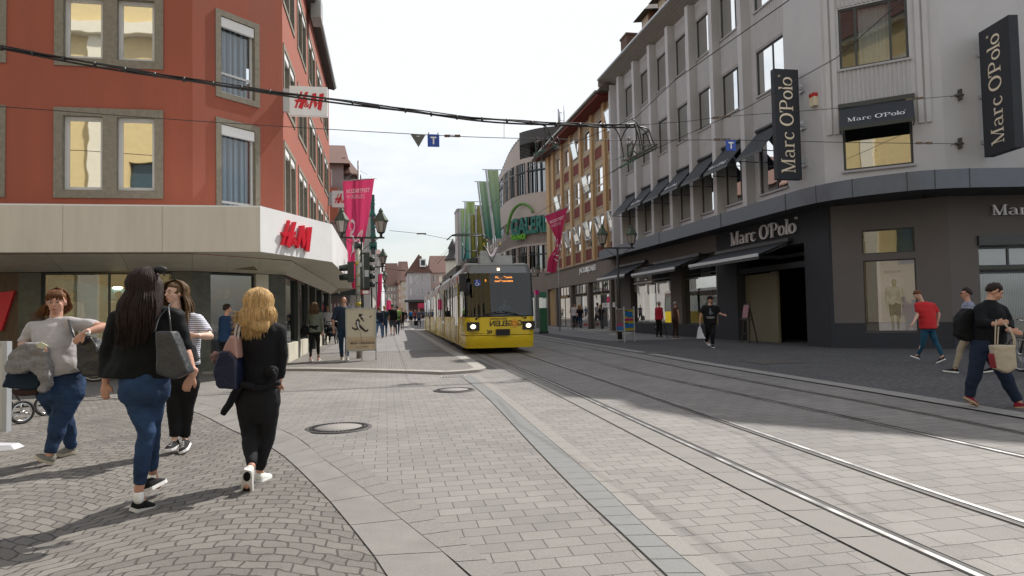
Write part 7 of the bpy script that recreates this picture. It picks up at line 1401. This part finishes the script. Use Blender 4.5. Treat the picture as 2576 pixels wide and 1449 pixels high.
# --- blonde woman from behind
d = 5.57
J = PJ(d, head=(652, 764), neck=(652, 806), sha=(604, 830), shb=(702, 830), ela=(586, 893, .08), elb=(710, 892, .0), wra=(606, 925, .24), wrb=(703, 958, .02), tia=(622, 940, .28), tib=(697, 985, .03), pel=(648, 965), hipa=(622, 1010), hipb=(676, 1010),
       kna=(630, 1100, .02), knb=(672, 1095, .06), ana=(633, 1172, -.22), anb=(653, 1184, .06), hea=(622, 1184, -.36), toa=(620, 1250, -.22), heb=(650, 1216, .02), tob=(676, 1200, .20))
t, *_ = person('blonde woman in black with white trainers, seen from behind mid stride', J, dict(k=.98, d=d, vox=.013, sv=.008, skin=SKIN, face=FW, fwd=FW, top=cloth('black_jumper', (.008, .008, .010), .5, 8), rings=[(606, 968, 702, 968, .125, 0), (608, 945, 702, 945, .12, 0), (612, 915, 699, 915, .11, 0), (606, 865, 706, 865, .125, 0), (596, 835, 712, 833, .115, 0), (606, 816, 702, 814, .09, 0), (634, 804, 672, 804, .06, 0)],
    sleeve=(1.9, 1.9), sleeve_r=.056, bottom=cloth('black_legging', (.011, .011, .013), .3, 12), hrings=[(600, 975, 703, 975, .13, 0), (592, 1008, 705, 1008, .145, 0), (606, 1040, 696, 1040, .12, 0), (626, 1062, 680, 1062, .07, 0)], butt=1, legs=(.098, .070, .066, .040), shoe=cloth('shoe_white', (.62, .62, .58), .4), sole=WHITE, supa=FW + UP * .1, hair=HBL, style='long', hl=dict(len=.27, n=800, amax=112, r=.0040, wave=.014, spread=.0, seed=12, wind=-RV * .02), hair_rings=[(640, 836, 672, 836, .02, -.13), (626, 822, 678, 822, .04, -.12), (622, 796, 680, 796, .06, -.07), (622, 768, 680, 768, .075, -.01), (630, 748, 672, 748, .05, 0)], wr=.007))
k = MB(); h_, o_ = J['hea'], J['toa']; q = (o_ - h_)
for a, b in ((.04, .40), (.55, .98)): c = h_.lerp(o_, (a + b) / 2) - FW * .003; k.ell(c, .030, .004, q.length * (b - a) / 2, RV, FW, q.normalized())
k.build('sole_tread', BLK, t)
k = MB(); rdm = random.Random(8)      # windblown wisps on the left
for i in range(60): y0 = rdm.uniform(770, 815); k.tube(smooth([atD(625, y0, d - .06), atD(605, y0 + 12, d - .08), atD(rdm.uniform(578, 596), y0 + rdm.uniform(4, 36), d - .08)], 4), [.007] * 5 + [.004, .003, .002, .001], 4)
k.build('hair', HBL, t)
k = MB(); k.tube(smooth([atD(x, y, d + q) for x, y, q in ((640, 975, -.15), (612, 968, -.14), (594, 985, -.12), (580, 1010, -.1), (560, 1042, -.08))], 4), [.028] * 8 + [.03] * 7 + [.026, .02], 8); k.tube(smooth([atD(x, y, d - .14) for x, y in ((606, 965), (650, 978), (704, 962))], 4), .035, 8, flat=.6)
k.ell(atD(684, 935, d - .12), .055, .03, .05); k.tube(smooth([atD(x, y, d - .14) for x, y in ((684, 930), (690, 950), (676, 972), (640, 975))], 4), .022, 7); warp(k, [V((1, 0, 0))] * len(k.v), .01, 14); k.build('tied_jacket', cloth('jacket_black', (.010, .010, .012), .7, 9), t)
b_ = thing('shoulder_bag', 'navy shoulder bag with a pink top panel carried by the blonde woman', 'handbag', atD(565, 980, d)); pixbag('bag_body', b_, [(553, 884), (576, 884), (594, 905), (594, 982), (545, 977), (534, 940), (540, 905)], d, -.22, .17, mat('bag_navy_leather', (.008, .011, .035), .45, var=.3, vs=5, bump=.3), .006)
pixbag('pink_panel', b_, [(577, 843), (592, 847), (597, 905), (578, 890), (556, 884)], d, -.21, .14, mat('bag_pink', (.42, .24, .20), .5, bump=.2)); k = MB(); k.tube(smooth([atD(x, y, d + q) for x, y, q in ((590, 850, -.16), (594, 825, -.13), (604, 808, -.05), (614, 806, .05))], 4), .009, 6); k.tube(smooth([atD(x, y, d + q) for x, y, q in ((597, 860, -.16), (602, 828, -.13), (611, 808, -.06))], 4), .009, 6); k.build('strap', mat('strap_cream', (.42, .38, .35), .5), b_)
k = MB(); k.ell(atD(545, 900, d - .12), .05, .05, .05); warp(k, [(p - atD(545, 900, d - .12)).normalized() for p in k.v], .02, 40); k.build('fur_pompom', mat('fur_pink', (.22, .12, .10), .9, var=.4, vs=30), b_)
# --- man with the cotton tote, right edge
d = 8.75
J = PJ(d, head=(2502, 735), neck=(2490, 762), sha=(2466, 778), shb=(2518, 780), ela=(2468, 812, -.1), elb=(2536, 812, -.02), wra=(2505, 815, -.28), wrb=(2540, 832, -.25), tia=(2522, 812, -.32), tib=(2560, 836, -.3), pel=(2478, 862), hipa=(2462, 880), hipb=(2488, 880),
       kna=(2452, 945, -.02), knb=(2532, 950, -.06), ana=(2438, 997, .05), anb=(2561, 1010, -.1), hea=(2424, 1004, .08), toa=(2458, 1021, -.08), heb=(2553, 1029, -.1), tob=(2592, 1026, -.16))
t, *_ = person('young man in a black jacket with red shoes looking down at a cotton tote bag', J, dict(k=1.12, d=d, vox=.016, sv=.01, hk=.86, skin=SKIN, face=RV * .75 - FW * .55 - UP * .5, fwd=RV * .7 - FW * .5, top=cloth('black_jacket', (.006, .007, .009), .6, 7), topname='jacket', rings=[(2450, 866, 2528, 864, .14, 0), (2450, 845, 2530, 845, .15, 0), (2452, 815, 2530, 812, .145, 0), (2454, 788, 2526, 786, .13, 0), (2462, 772, 2518, 772, .10, 0), (2479, 754, 2503, 756, .065, 0)],
    sleeve=(1.8, 1.8), sleeve_r=.068, bottom=JEAND, hrings=[(2446, 856, 2500, 856, .13, 0), (2444, 885, 2502, 885, .13, 0)], legs=(.095, .075, .070, .058), shoe=cloth('shoe_red', (.20, .012, .03), .3), sole=mat('sole_gum', (.35, .25, .15), .7), hair=HDK))
b_ = thing('backpack', 'black backpack worn by the man with the cotton tote', 'backpack', atD(2430, 850, d)); pixbag('pack', b_, [(2440, 775), (2456, 780), (2456, 862), (2430, 856), (2415, 845), (2416, 812), (2424, 788)], d, .02, .16, cloth('pack_black', (.005, .006, .007)), .01)
b_ = thing('tote_bag', 'cream cotton tote bag held by long handles', 'bag', atD(2530, 930, d)); pixbag('bag_body', b_, [(2499, 869), (2556, 868), (2560, 926), (2536, 940), (2507, 928)], d, -.42, .10, cloth('cotton', (.44, .38, .29), .6, 7), .006)
k = MB(); k.prism([atD(x, y, d - .42) for x, y in ((2499.5, 890), (2508, 926), (2504, 926), (2498.5, 897))], FW * .09); k.build('red_side', cloth('tote_red', (.25, .03, .04)), b_)
k = MB()
for P_l in (((2503, 870), (2505, 812), (2508, 806)), ((2509, 870), (2512, 822)), ((2550, 870), (2548, 845), (2528, 812)), ((2555, 870), (2552, 848), (2540, 830), (2522, 810))): k.tube(smooth([atD(x, y, d - .36) for x, y in P_l], 4), .011, 6, flat=.5)
k.build('handle', _mc['cloth_cotton'], b_)
# --- boy in the red shirt
d = 15.2
J = PJ(d, head=(2308, 742), neck=(2319, 758), sha=(2307, 767), shb=(2347, 768), ela=(2309, 791), elb=(2362, 790), wra=(2298, 812, -.1), wrb=(2358, 812), tia=(2291, 822, -.12), tib=(2357, 822), pel=(2335, 822), hipa=(2327, 832), hipb=(2343, 832), kna=(2322, 862, .05), knb=(2354, 862), ana=(2310, 892, .2), anb=(2371, 895, -.1), hea=(2312, 904, .15), toa=(2290, 897, .3), heb=(2378, 905, -.15), tob=(2352, 917, .0))
t, *_ = person('boy in a bright red tee shirt walking head down by the lit corner window', J, dict(k=.95, d=d, vox=.02, skin=SKIN2, face=-RV * .8 + FW * .1 - UP * .6, fwd=-RV * .6 + FW * .6, top=cloth('red_tee', (.50, .028, .035), .5, 8), rings=[(2315, 828, 2355, 827, .17, 0), (2313, 800, 2353, 800, .15, 0), (2303, 782, 2353, 780, .12, 0), (2302, 768, 2350, 768, .10, 0), (2312, 758, 2332, 758, .06, 0)], sleeve=(.75, .75), sleeve_r=.062, bottom=cloth('jeans_teal', (.018, .08, .14), .5, 10), legs=(.085, .06, .055, .046), hipw=.15, shoe=cloth('trainer_dark', (.03, .012, .014)), sole=WHITE, hair=HB))
# --- man in the printed black tee shirt
d = 22.6
J = PJ(d, head=(1787, 755), neck=(1785, 768), sha=(1770, 774), shb=(1803, 774), ela=(1763, 789), elb=(1809, 788), wra=(1760, 805), wrb=(1819, 792, -.1), tia=(1761, 815), tib=(1826, 794, -.12), pel=(1786, 812), hipa=(1780, 820), hipb=(1792, 820), kna=(1781, 838, .1), knb=(1793, 842, -.08), ana=(1777, 860, .35), anb=(1793, 867), hea=(1775, 857, .4), toa=(1786, 869, .1), heb=(1793, 873, .05), tob=(1795, 875, -.22))
t, P, bs, bf = person('bearded man in a black cap, sunglasses and printed black tee shirt with a white bag', J, dict(k=1.05, d=d, vox=.022, skin=SKIN, face=-FW * .75 + RV * .5, fwd=-FW * .9 + RV * .3, top=BLK, rings=[(1771, 816, 1803, 816, .15, 0), (1769, 800, 1803, 800, .16, 0), (1767, 785, 1805, 785, .15, 0), (1769, 774, 1804, 774, .12, 0), (1779, 768, 1792, 768, .07, 0)], sleeve=(.9, .9), sleeve_r=.068, bottom=BLK, legs=(.10, .075, .068, .055), shoe=BLK, sole=WHITE, hair=HB, style='cap', capm=BLK, glasses=1, beard=1))
q = txt('CASH', 1, .002, bold=.03); ww = max(p.x for p in q.v) * 2; c = atD(1788, 801, d - .185); onto(q, lambda x, y, z: c + RV * x * .26 / ww + UP * y * .10 + FW * abs(x) * .03 / ww); q.build('print_letters', mat('print_light', (.5, .5, .48), .7), t)
k = MB(); c = atD(1787, 786, d - .175); k.ell(c, .05, .006, .09); k.ell(c + UP * .11, .025, .006, .03); k.ell(c - UP * .03 + RV * .03, .09, .006, .025); k.build('print_figure', mat('print_grey', (.09, .11, .13), .7), t)
b_ = thing('carrier_bag', 'white plastic carrier bag held by the bearded man', 'bag', atD(1761, 850, d)); pixbag('bag_body', b_, [(1760, 822), (1763, 822), (1769, 838), (1776, 852), (1755, 852), (1757, 838)], d, -.1, .16, mat('plastic_white', (.55, .55, .58), .4, bump=.5, bs=12), .01); k = MB(); k.tube([atD(1760, 824, d - .02), atD(1761, 812, d - .02), atD(1763, 824, d - .02)], .01, 5); k.build('handle', _mc['plastic_white'], b_)
# --- the others, walking or standing
def at(x, d): p = atD(x, 780, d); return p.x, p.y
def walker(lab, px, d, Ht, ang, step=.7, group=None, **kw):
    x, y = at(px, d); J, f = WJ(x, y, ang, Ht, step, arms=kw.pop('arms', (0, 0)), bend=kw.pop('bend', (.25, .25)), lean=kw.pop('lean', .02), spread=kw.pop('spread', 0)); z = kw.pop('lift', 0)
    if z:
        for q in J: J[q] = J[q] + UP * z
    SP = dict(k=Ht / 1.72, vox=.022 if d < 24 else (.028 if d < 45 else .04), sv=.014 if d < 24 else .022, face=kw.pop('look', f), fwd=f, hands=1 if d < 45 else 0, wr=.008); SP.update(kw)
    if 'shoe' not in SP: SP['shoe'] = BLK
    return person(lab, J, SP, group) + (J,)
LIFT = .055
r_ = walker('woman with long brown hair in a khaki jacket and black trousers walking away', 790, 19.0, 1.70, .05, .5, top=cloth('khaki', (.14, .15, .12), .6), topname='jacket', sleeve=1.9, bottom=BLK, legs=(.082, .055, .052, .036), style='long', hair=HBR, hl=dict(len=.26, n=90, amax=110, r=.012), shoe=cloth('shoe_pink', (.42, .25, .21)), lift=LIFT)
b_ = thing('handbag', 'black shoulder bag of the woman in the khaki jacket', 'handbag', r_[4]['hipa']); k = MB(); k.ell(r_[4]['hipa'] + V((-.16, -.02, .05)), .14, .08, .14); k.build('bag_body', BLK, b_); k = MB(); k.tube([r_[4]['hipa'] + V((-.16, -.05, .18)), r_[4]['sha'] + V((0, -.08, .05))], .012, 5); k.build('strap', BLK, b_)
walker('bald man in a navy patterned shirt and blue jeans walking away by the poster', 865, 19.1, 1.86, .02, -.35, top=mat('cloth_navy_dots', (.016, .030, .062), .85, var=.35, vs=60, bump=.4, bs=8), girth=1.12, sleeve=.95, sleeve_r=.066, bottom=JEAN2, legs=(.092, .068, .062, .052), style='bald', shoe=cloth('shoe_sand', (.40, .35, .28)), sole=WHITE, lift=LIFT, spread=.03)
walker('man in a dark blue shirt looking into the store window', 566, 14.8, 1.68, .75, .0, top=cloth('blue_shirt', (.016, .042, .10), .5), sleeve=1.4, bottom=cloth('trousers_dark', (.012, .013, .018)), hair=HDK, bend=(1.9, 1.9), girth=1.1)
r_ = walker('woman in a white blouse pushing a dark pushchair under the canopy', 824, 30.5, 1.72, 3.0, .3, top=cloth('white_blouse', (.62, .60, .60)), sleeve=.7, bottom=BLK, hair=HBL, style='bun', bend=(1.2, 1.2), glasses=1, lift=LIFT)
x, y = at(833, 29.6); z = gz(y) + LIFT; tp = thing('pushchair', 'dark pushchair pushed by the woman in the white blouse', 'pushchair', (x, y, z))
for dx, dy in ((-.25, .3), (.25, .3), (-.2, -.35), (.2, -.35)): wheel((x + dx, y + dy, z + .14), .14, (1, 0, 0), tp, 3, .035)
k = MB()
for s in (-.24, .24): k.tube([(x + s, y + .35, z + .15), (x + s, y - .1, z + .55), (x + s, y - .3, z + .2)], .015, 6); k.tube([(x + s, y - .3, z + .2), (x + s, y + .1, z + .6), (x + s, y + .45, z + 1.0)], .015, 6)
k.tube([(x - .24, y + .45, z + 1.0), (x + .24, y + .45, z + 1.0)], .02, 6); k.build('frame', DGREY, tp); k = MB(); k.ell((x, y + .05, z + .62), .24, .3, .22); k.ell((x, y - .25, z + .45), .2, .14, .12); k.build('seat', cloth('seat_dark', (.02, .02, .024)), tp)
walker('man with dark hair partly hidden behind the pushchair', 846, 33, 1.72, 3.1, .3, top=BLK, bottom=BLK, hair=HDK, lift=LIFT)
GW = 'pedestrians on the left pavement'
walker('woman in a navy jacket and light blue jeans just right of the poster', 953, 34.5, 1.68, .25, .9, GW, top=cloth('navy', (.012, .018, .035)), topname='jacket', sleeve=1.8, bottom=cloth('jeans_light', (.09, .17, .30), .5), hair=HB, lift=LIFT, style='bun')
walker('woman with a hair bun and dark patterned tee shirt walking away', 967, 36.5, 1.76, .0, -.5, GW, top=cloth('teal_dark', (.02, .035, .042)), sleeve=.7, bottom=JEAN2, hair=HBL, style='bun', lift=LIFT, arms=(.3, .1), bend=(1.4, .4))
walker('man in a green cap, black hoodie and grey shorts walking away', 987, 38.5, 1.86, .0, .5, GW, top=BLK, topname='hoodie', sleeve=1.9, girth=1.15, bottom=cloth('shorts_grey', (.07, .08, .09)), botname='shorts', shorts=1, hair=HDK, style='cap', capm=cloth('cap_green', (.06, .16, .10)), lift=LIFT)
walker('man in a lime green tee shirt behind the man with the green cap', 999, 40.5, 1.78, .1, -.4, GW, top=cloth('lime', (.25, .42, .12)), sleeve=.7, bottom=JEAND, hair=HDK, lift=LIFT)
walker('woman facing the camera with a long dark coat over her arm', 1011, 51, 1.70, 3.1, .3, GW, top=BLK, sleeve=.7, bottom=BLK, hair=HB, style='bun', girth=1.25, rings=None, lift=LIFT)
r_ = walker('person with a blue backpack, shorts and white socks walking away on the tracks', 1033, 74, 1.72, .0, .5, GW, top=DGN, bottom=DGN, shorts=1, hair=HDK, girth=1.15, shoe=BLK)
b_ = thing('backpack', 'small blue backpack on the person walking down the tracks', 'backpack', r_[4]['pel']); k = MB(); k.ell(r_[4]['pel'].lerp(r_[4]['neck'], .55) - V((0, .24, 0)), .17, .12, .26); k.build('pack', cloth('pack_blue', (.01, .12, .32)), b_)
r_ = walker('woman in grey carrying a black bag beside the rear of the tram', 1054, 63, 1.72, 3.4, .6, GW, top=cloth('slate', (.07, .085, .11)), sleeve=.7, bottom=JEAND, hair=HBL, girth=1.15)
b_ = thing('handbag', 'black square bag in the hand of the woman beside the tram rear', 'handbag', r_[4]['tib']); k = MB(); p = r_[4]['tib']; k.box(p.x - .26, p.x + .10, p.y - .1, p.y + .1, p.z - .5, p.z - .08); k.tube([(p.x - .2, p.y, p.z - .08), (p.x - .08, p.y, p.z + .05), (p.x + .04, p.y, p.z - .08)], .015, 5); k.build('bag_body', BLK, b_)
# far crowd: one of a few figures, copied
CG = 'people in the distance at the end of the street'; cols_ = [((.5, .5, .5), 'white top'), ((.02, .02, .03), 'black top'), ((.30, .05, .06), 'dark red top'), ((.06, .10, .2), 'blue top')]; protos = []
for i, (c, nm) in enumerate(cols_):
    protos.append(walker('distant pedestrian in a %s, larger than the others dressed like it' % nm, (1002, 1020, 1044, 991)[i], (82, 88, 92, 86)[i], 1.72, (3.1, 0, 2.9, .2)[i], (.5, -.4, .6, .3)[i], CG, top=cloth('far%d' % i, c, .2), bottom=(JEAND, BLK, JEAN, DGN)[i], hair=(HB, HDK, HBL, HDK)[i], vox=.05, sv=.04)[0])
for i in range(14):
    x, y = at(1000 + (i * 37) % 68, 96 + (i * 17) % 46); n_o = protos[i % 4]; dup(n_o, (x, y, gz(y)), random.uniform(-.4, .4), 'tiny distant pedestrian in a %s in the far crowd' % cols_[i % 4][1], random.uniform(.93, 1.05), CG)
# right hand pavement
RG = 'pedestrians by the shops on the right'
walker('man in a white tee shirt and open dark jacket walking beside a blonde woman', 1447, 47, 1.86, -2.6, .8, RG, top=cloth('tee_white', (.55, .52, .55)), sleeve=1.9, bottom=JEAND, hair=HDK, glasses=1)
r_ = walker('blonde woman in a black top carrying a white shopping bag', 1459, 46, 1.70, -2.7, -.7, RG, top=BLK, sleeve=.8, bottom=JEAN2, hair=HBL, style='long', hl=dict(len=.3, n=50, amax=120, r=.018), vox=.03)
b_ = thing('shopping_bag', 'white shopping bag with red lettering in the hand of the blonde woman', 'bag', r_[4]['tia']); k = MB(); p = r_[4]['tia'] + V((.1, -.05, 0)); k.box(p.x - .17, p.x + .22, p.y - .06, p.y + .06, p.z - .55, p.z - .08); k.tube([(p.x - .08, p.y, p.z - .08), (p.x, p.y, p.z + .05), (p.x + .1, p.y, p.z - .08)], .012, 5); k.build('bag_body', _mc['plastic_white'], b_); l_ = hm_logo(.01); onto(l_, basis((p.x + .03, p.y - .062, p.z - .32), ux, UP, nf, .14, .14)); l_.build('logo', LOGO, b_)
r_ = walker('elderly woman in a red jacket leaning on a stick at the shop window', 1656, 30.3, 1.68, 1.2, .1, RG, top=cloth('jacket_red', (.34, .015, .035), .5), topname='jacket', girth=1.2, sleeve=1.6, bottom=BLK, hair=HGY, style='short')
b_ = thing('walking_stick', 'thin black walking stick of the woman in the red jacket', 'walking stick', r_[4]['tib']); k = MB(); p = r_[4]['tib']; k.tube([p + V((.10, -.1, -.02)), p, V((p.x + .12, p.y - .12, gz(p.y)))], .014, 6); k.build('shaft', BLK, b_)
b_ = thing('handbag', 'dark brown handbag hanging from the hand of the woman in red', 'handbag', r_[4]['tia']); k = MB(); p = r_[4]['tia']; k.ell(p + V((-.05, -.05, -.22)), .15, .08, .14); k.tube([p + V((-.1, -.05, -.12)), p, p + V((.02, -.05, -.12))], .01, 5); k.build('bag_body', LEATH, b_)
walker('elderly man in a brown waistcoat with cream sleeves at the shop window', 1697, 29.6, 1.66, 1.4, .1, RG, top=mat('cloth_brown_vest', (.06, .022, .012), .85), topname='waistcoat', sleeve=.2, bottom=cloth('trousers_brown', (.035, .018, .012)), hair=HGY, skin=SKIN, spread=.02)
walker('man in glasses and pale trousers half hidden behind the man with the tote', 2441, 12.9, 1.70, -1.0, .75, RG, top=mat('cloth_shirt_print', (.22, .24, .32), .85, var=.7, vs=22), sleeve=.9, bottom=cloth('beige', (.33, .28, .21)), hair=HDK, glasses=1)
# mannequins
MQ = mat('mannequin_cream', (.50, .45, .33), .4); MQG = 'mannequins in the shop windows'
def mannequin(lab, x, y, z, ang, Ht, top, bottom, **kw):
    J, f = WJ(x, y, ang, Ht, .15, bend=(.4, .4), z=z); return person(lab, J, dict(k=Ht / 1.72, vox=.022, sv=.014, face=f, fwd=f, skin=kw.pop('sk', MQ), noface=1, top=top, bottom=bottom, style='bald', **kw), MQG)[0]
c = P2 + u2 * (CW[0] + .12) - n2 * .45; m_ = mannequin('cream mannequin in a pale blouse and grey shorts in the lit corner window', c.x, c.y, CW[1] + .03, math.atan2(n2.x, n2.y), 1.62, cloth('blouse', (.60, .58, .52)), cloth('shorts_slate', (.12, .13, .14)), shorts=1, sleeve=1.8)
BRZ = mat('mannequin_bronze', (.30, .20, .11), .45)
for q, l_, tp_, z in ((566, 'bronze mannequin in a blue shirt in the red store window', cloth('shirt_blue', (.03, .09, .16)), .6), (547, 'bronze mannequin in a dull tee shirt behind the blue one', cloth('tee_taupe', (.20, .15, .12)), .6)):
    c = plane(q, 740, PE - nd * (.55 if q > 550 else .85), nd); o = mannequin(l_, c.x, c.y, .42, math.atan2(nd.x, nd.y), 1.85, tp_, BLK, sk=BRZ, sleeve=1.8 if q > 550 else .8)
for q, l_ in ((185, 'pale jacket on a stand in the red store front window, left'), (300, 'pale blouse on a stand in the red store front window, right')):
    c = atY(q, 740, 17.75); mannequin(l_, c.x, 17.75, .5, 3.14, 1.7, cloth('white_blouse', (.62, .60, .60)), DGN, sk=MQ, sleeve=1.6)
# tram driver
J, f = WJ(0, 0, math.pi, 1.72, 0, bend=(1.3, 1.3), arms=(.4, .4), z=0); off = V((4.0, 22.5, gz(22) + .42)); 
for s in 'ab': J['kn' + s] = J['hip' + s] + f * .42 + UP * .02; J['an' + s] = J['kn' + s] - UP * .4 + f * .05; J['he' + s] = J['an' + s] - f * .05 - UP * .06; J['to' + s] = J['he' + s] + f * .24
J = {a: b + off - UP * .30 for a, b in J.items()}
person('tram driver in a light blue shirt sitting behind the windscreen', J, dict(k=1, vox=.024, sv=.016, face=f, fwd=f, top=cloth('driver_blue', (.16, .22, .32)), sleeve=.8, bottom=DGN, shoe=BLK, hair=HDK))
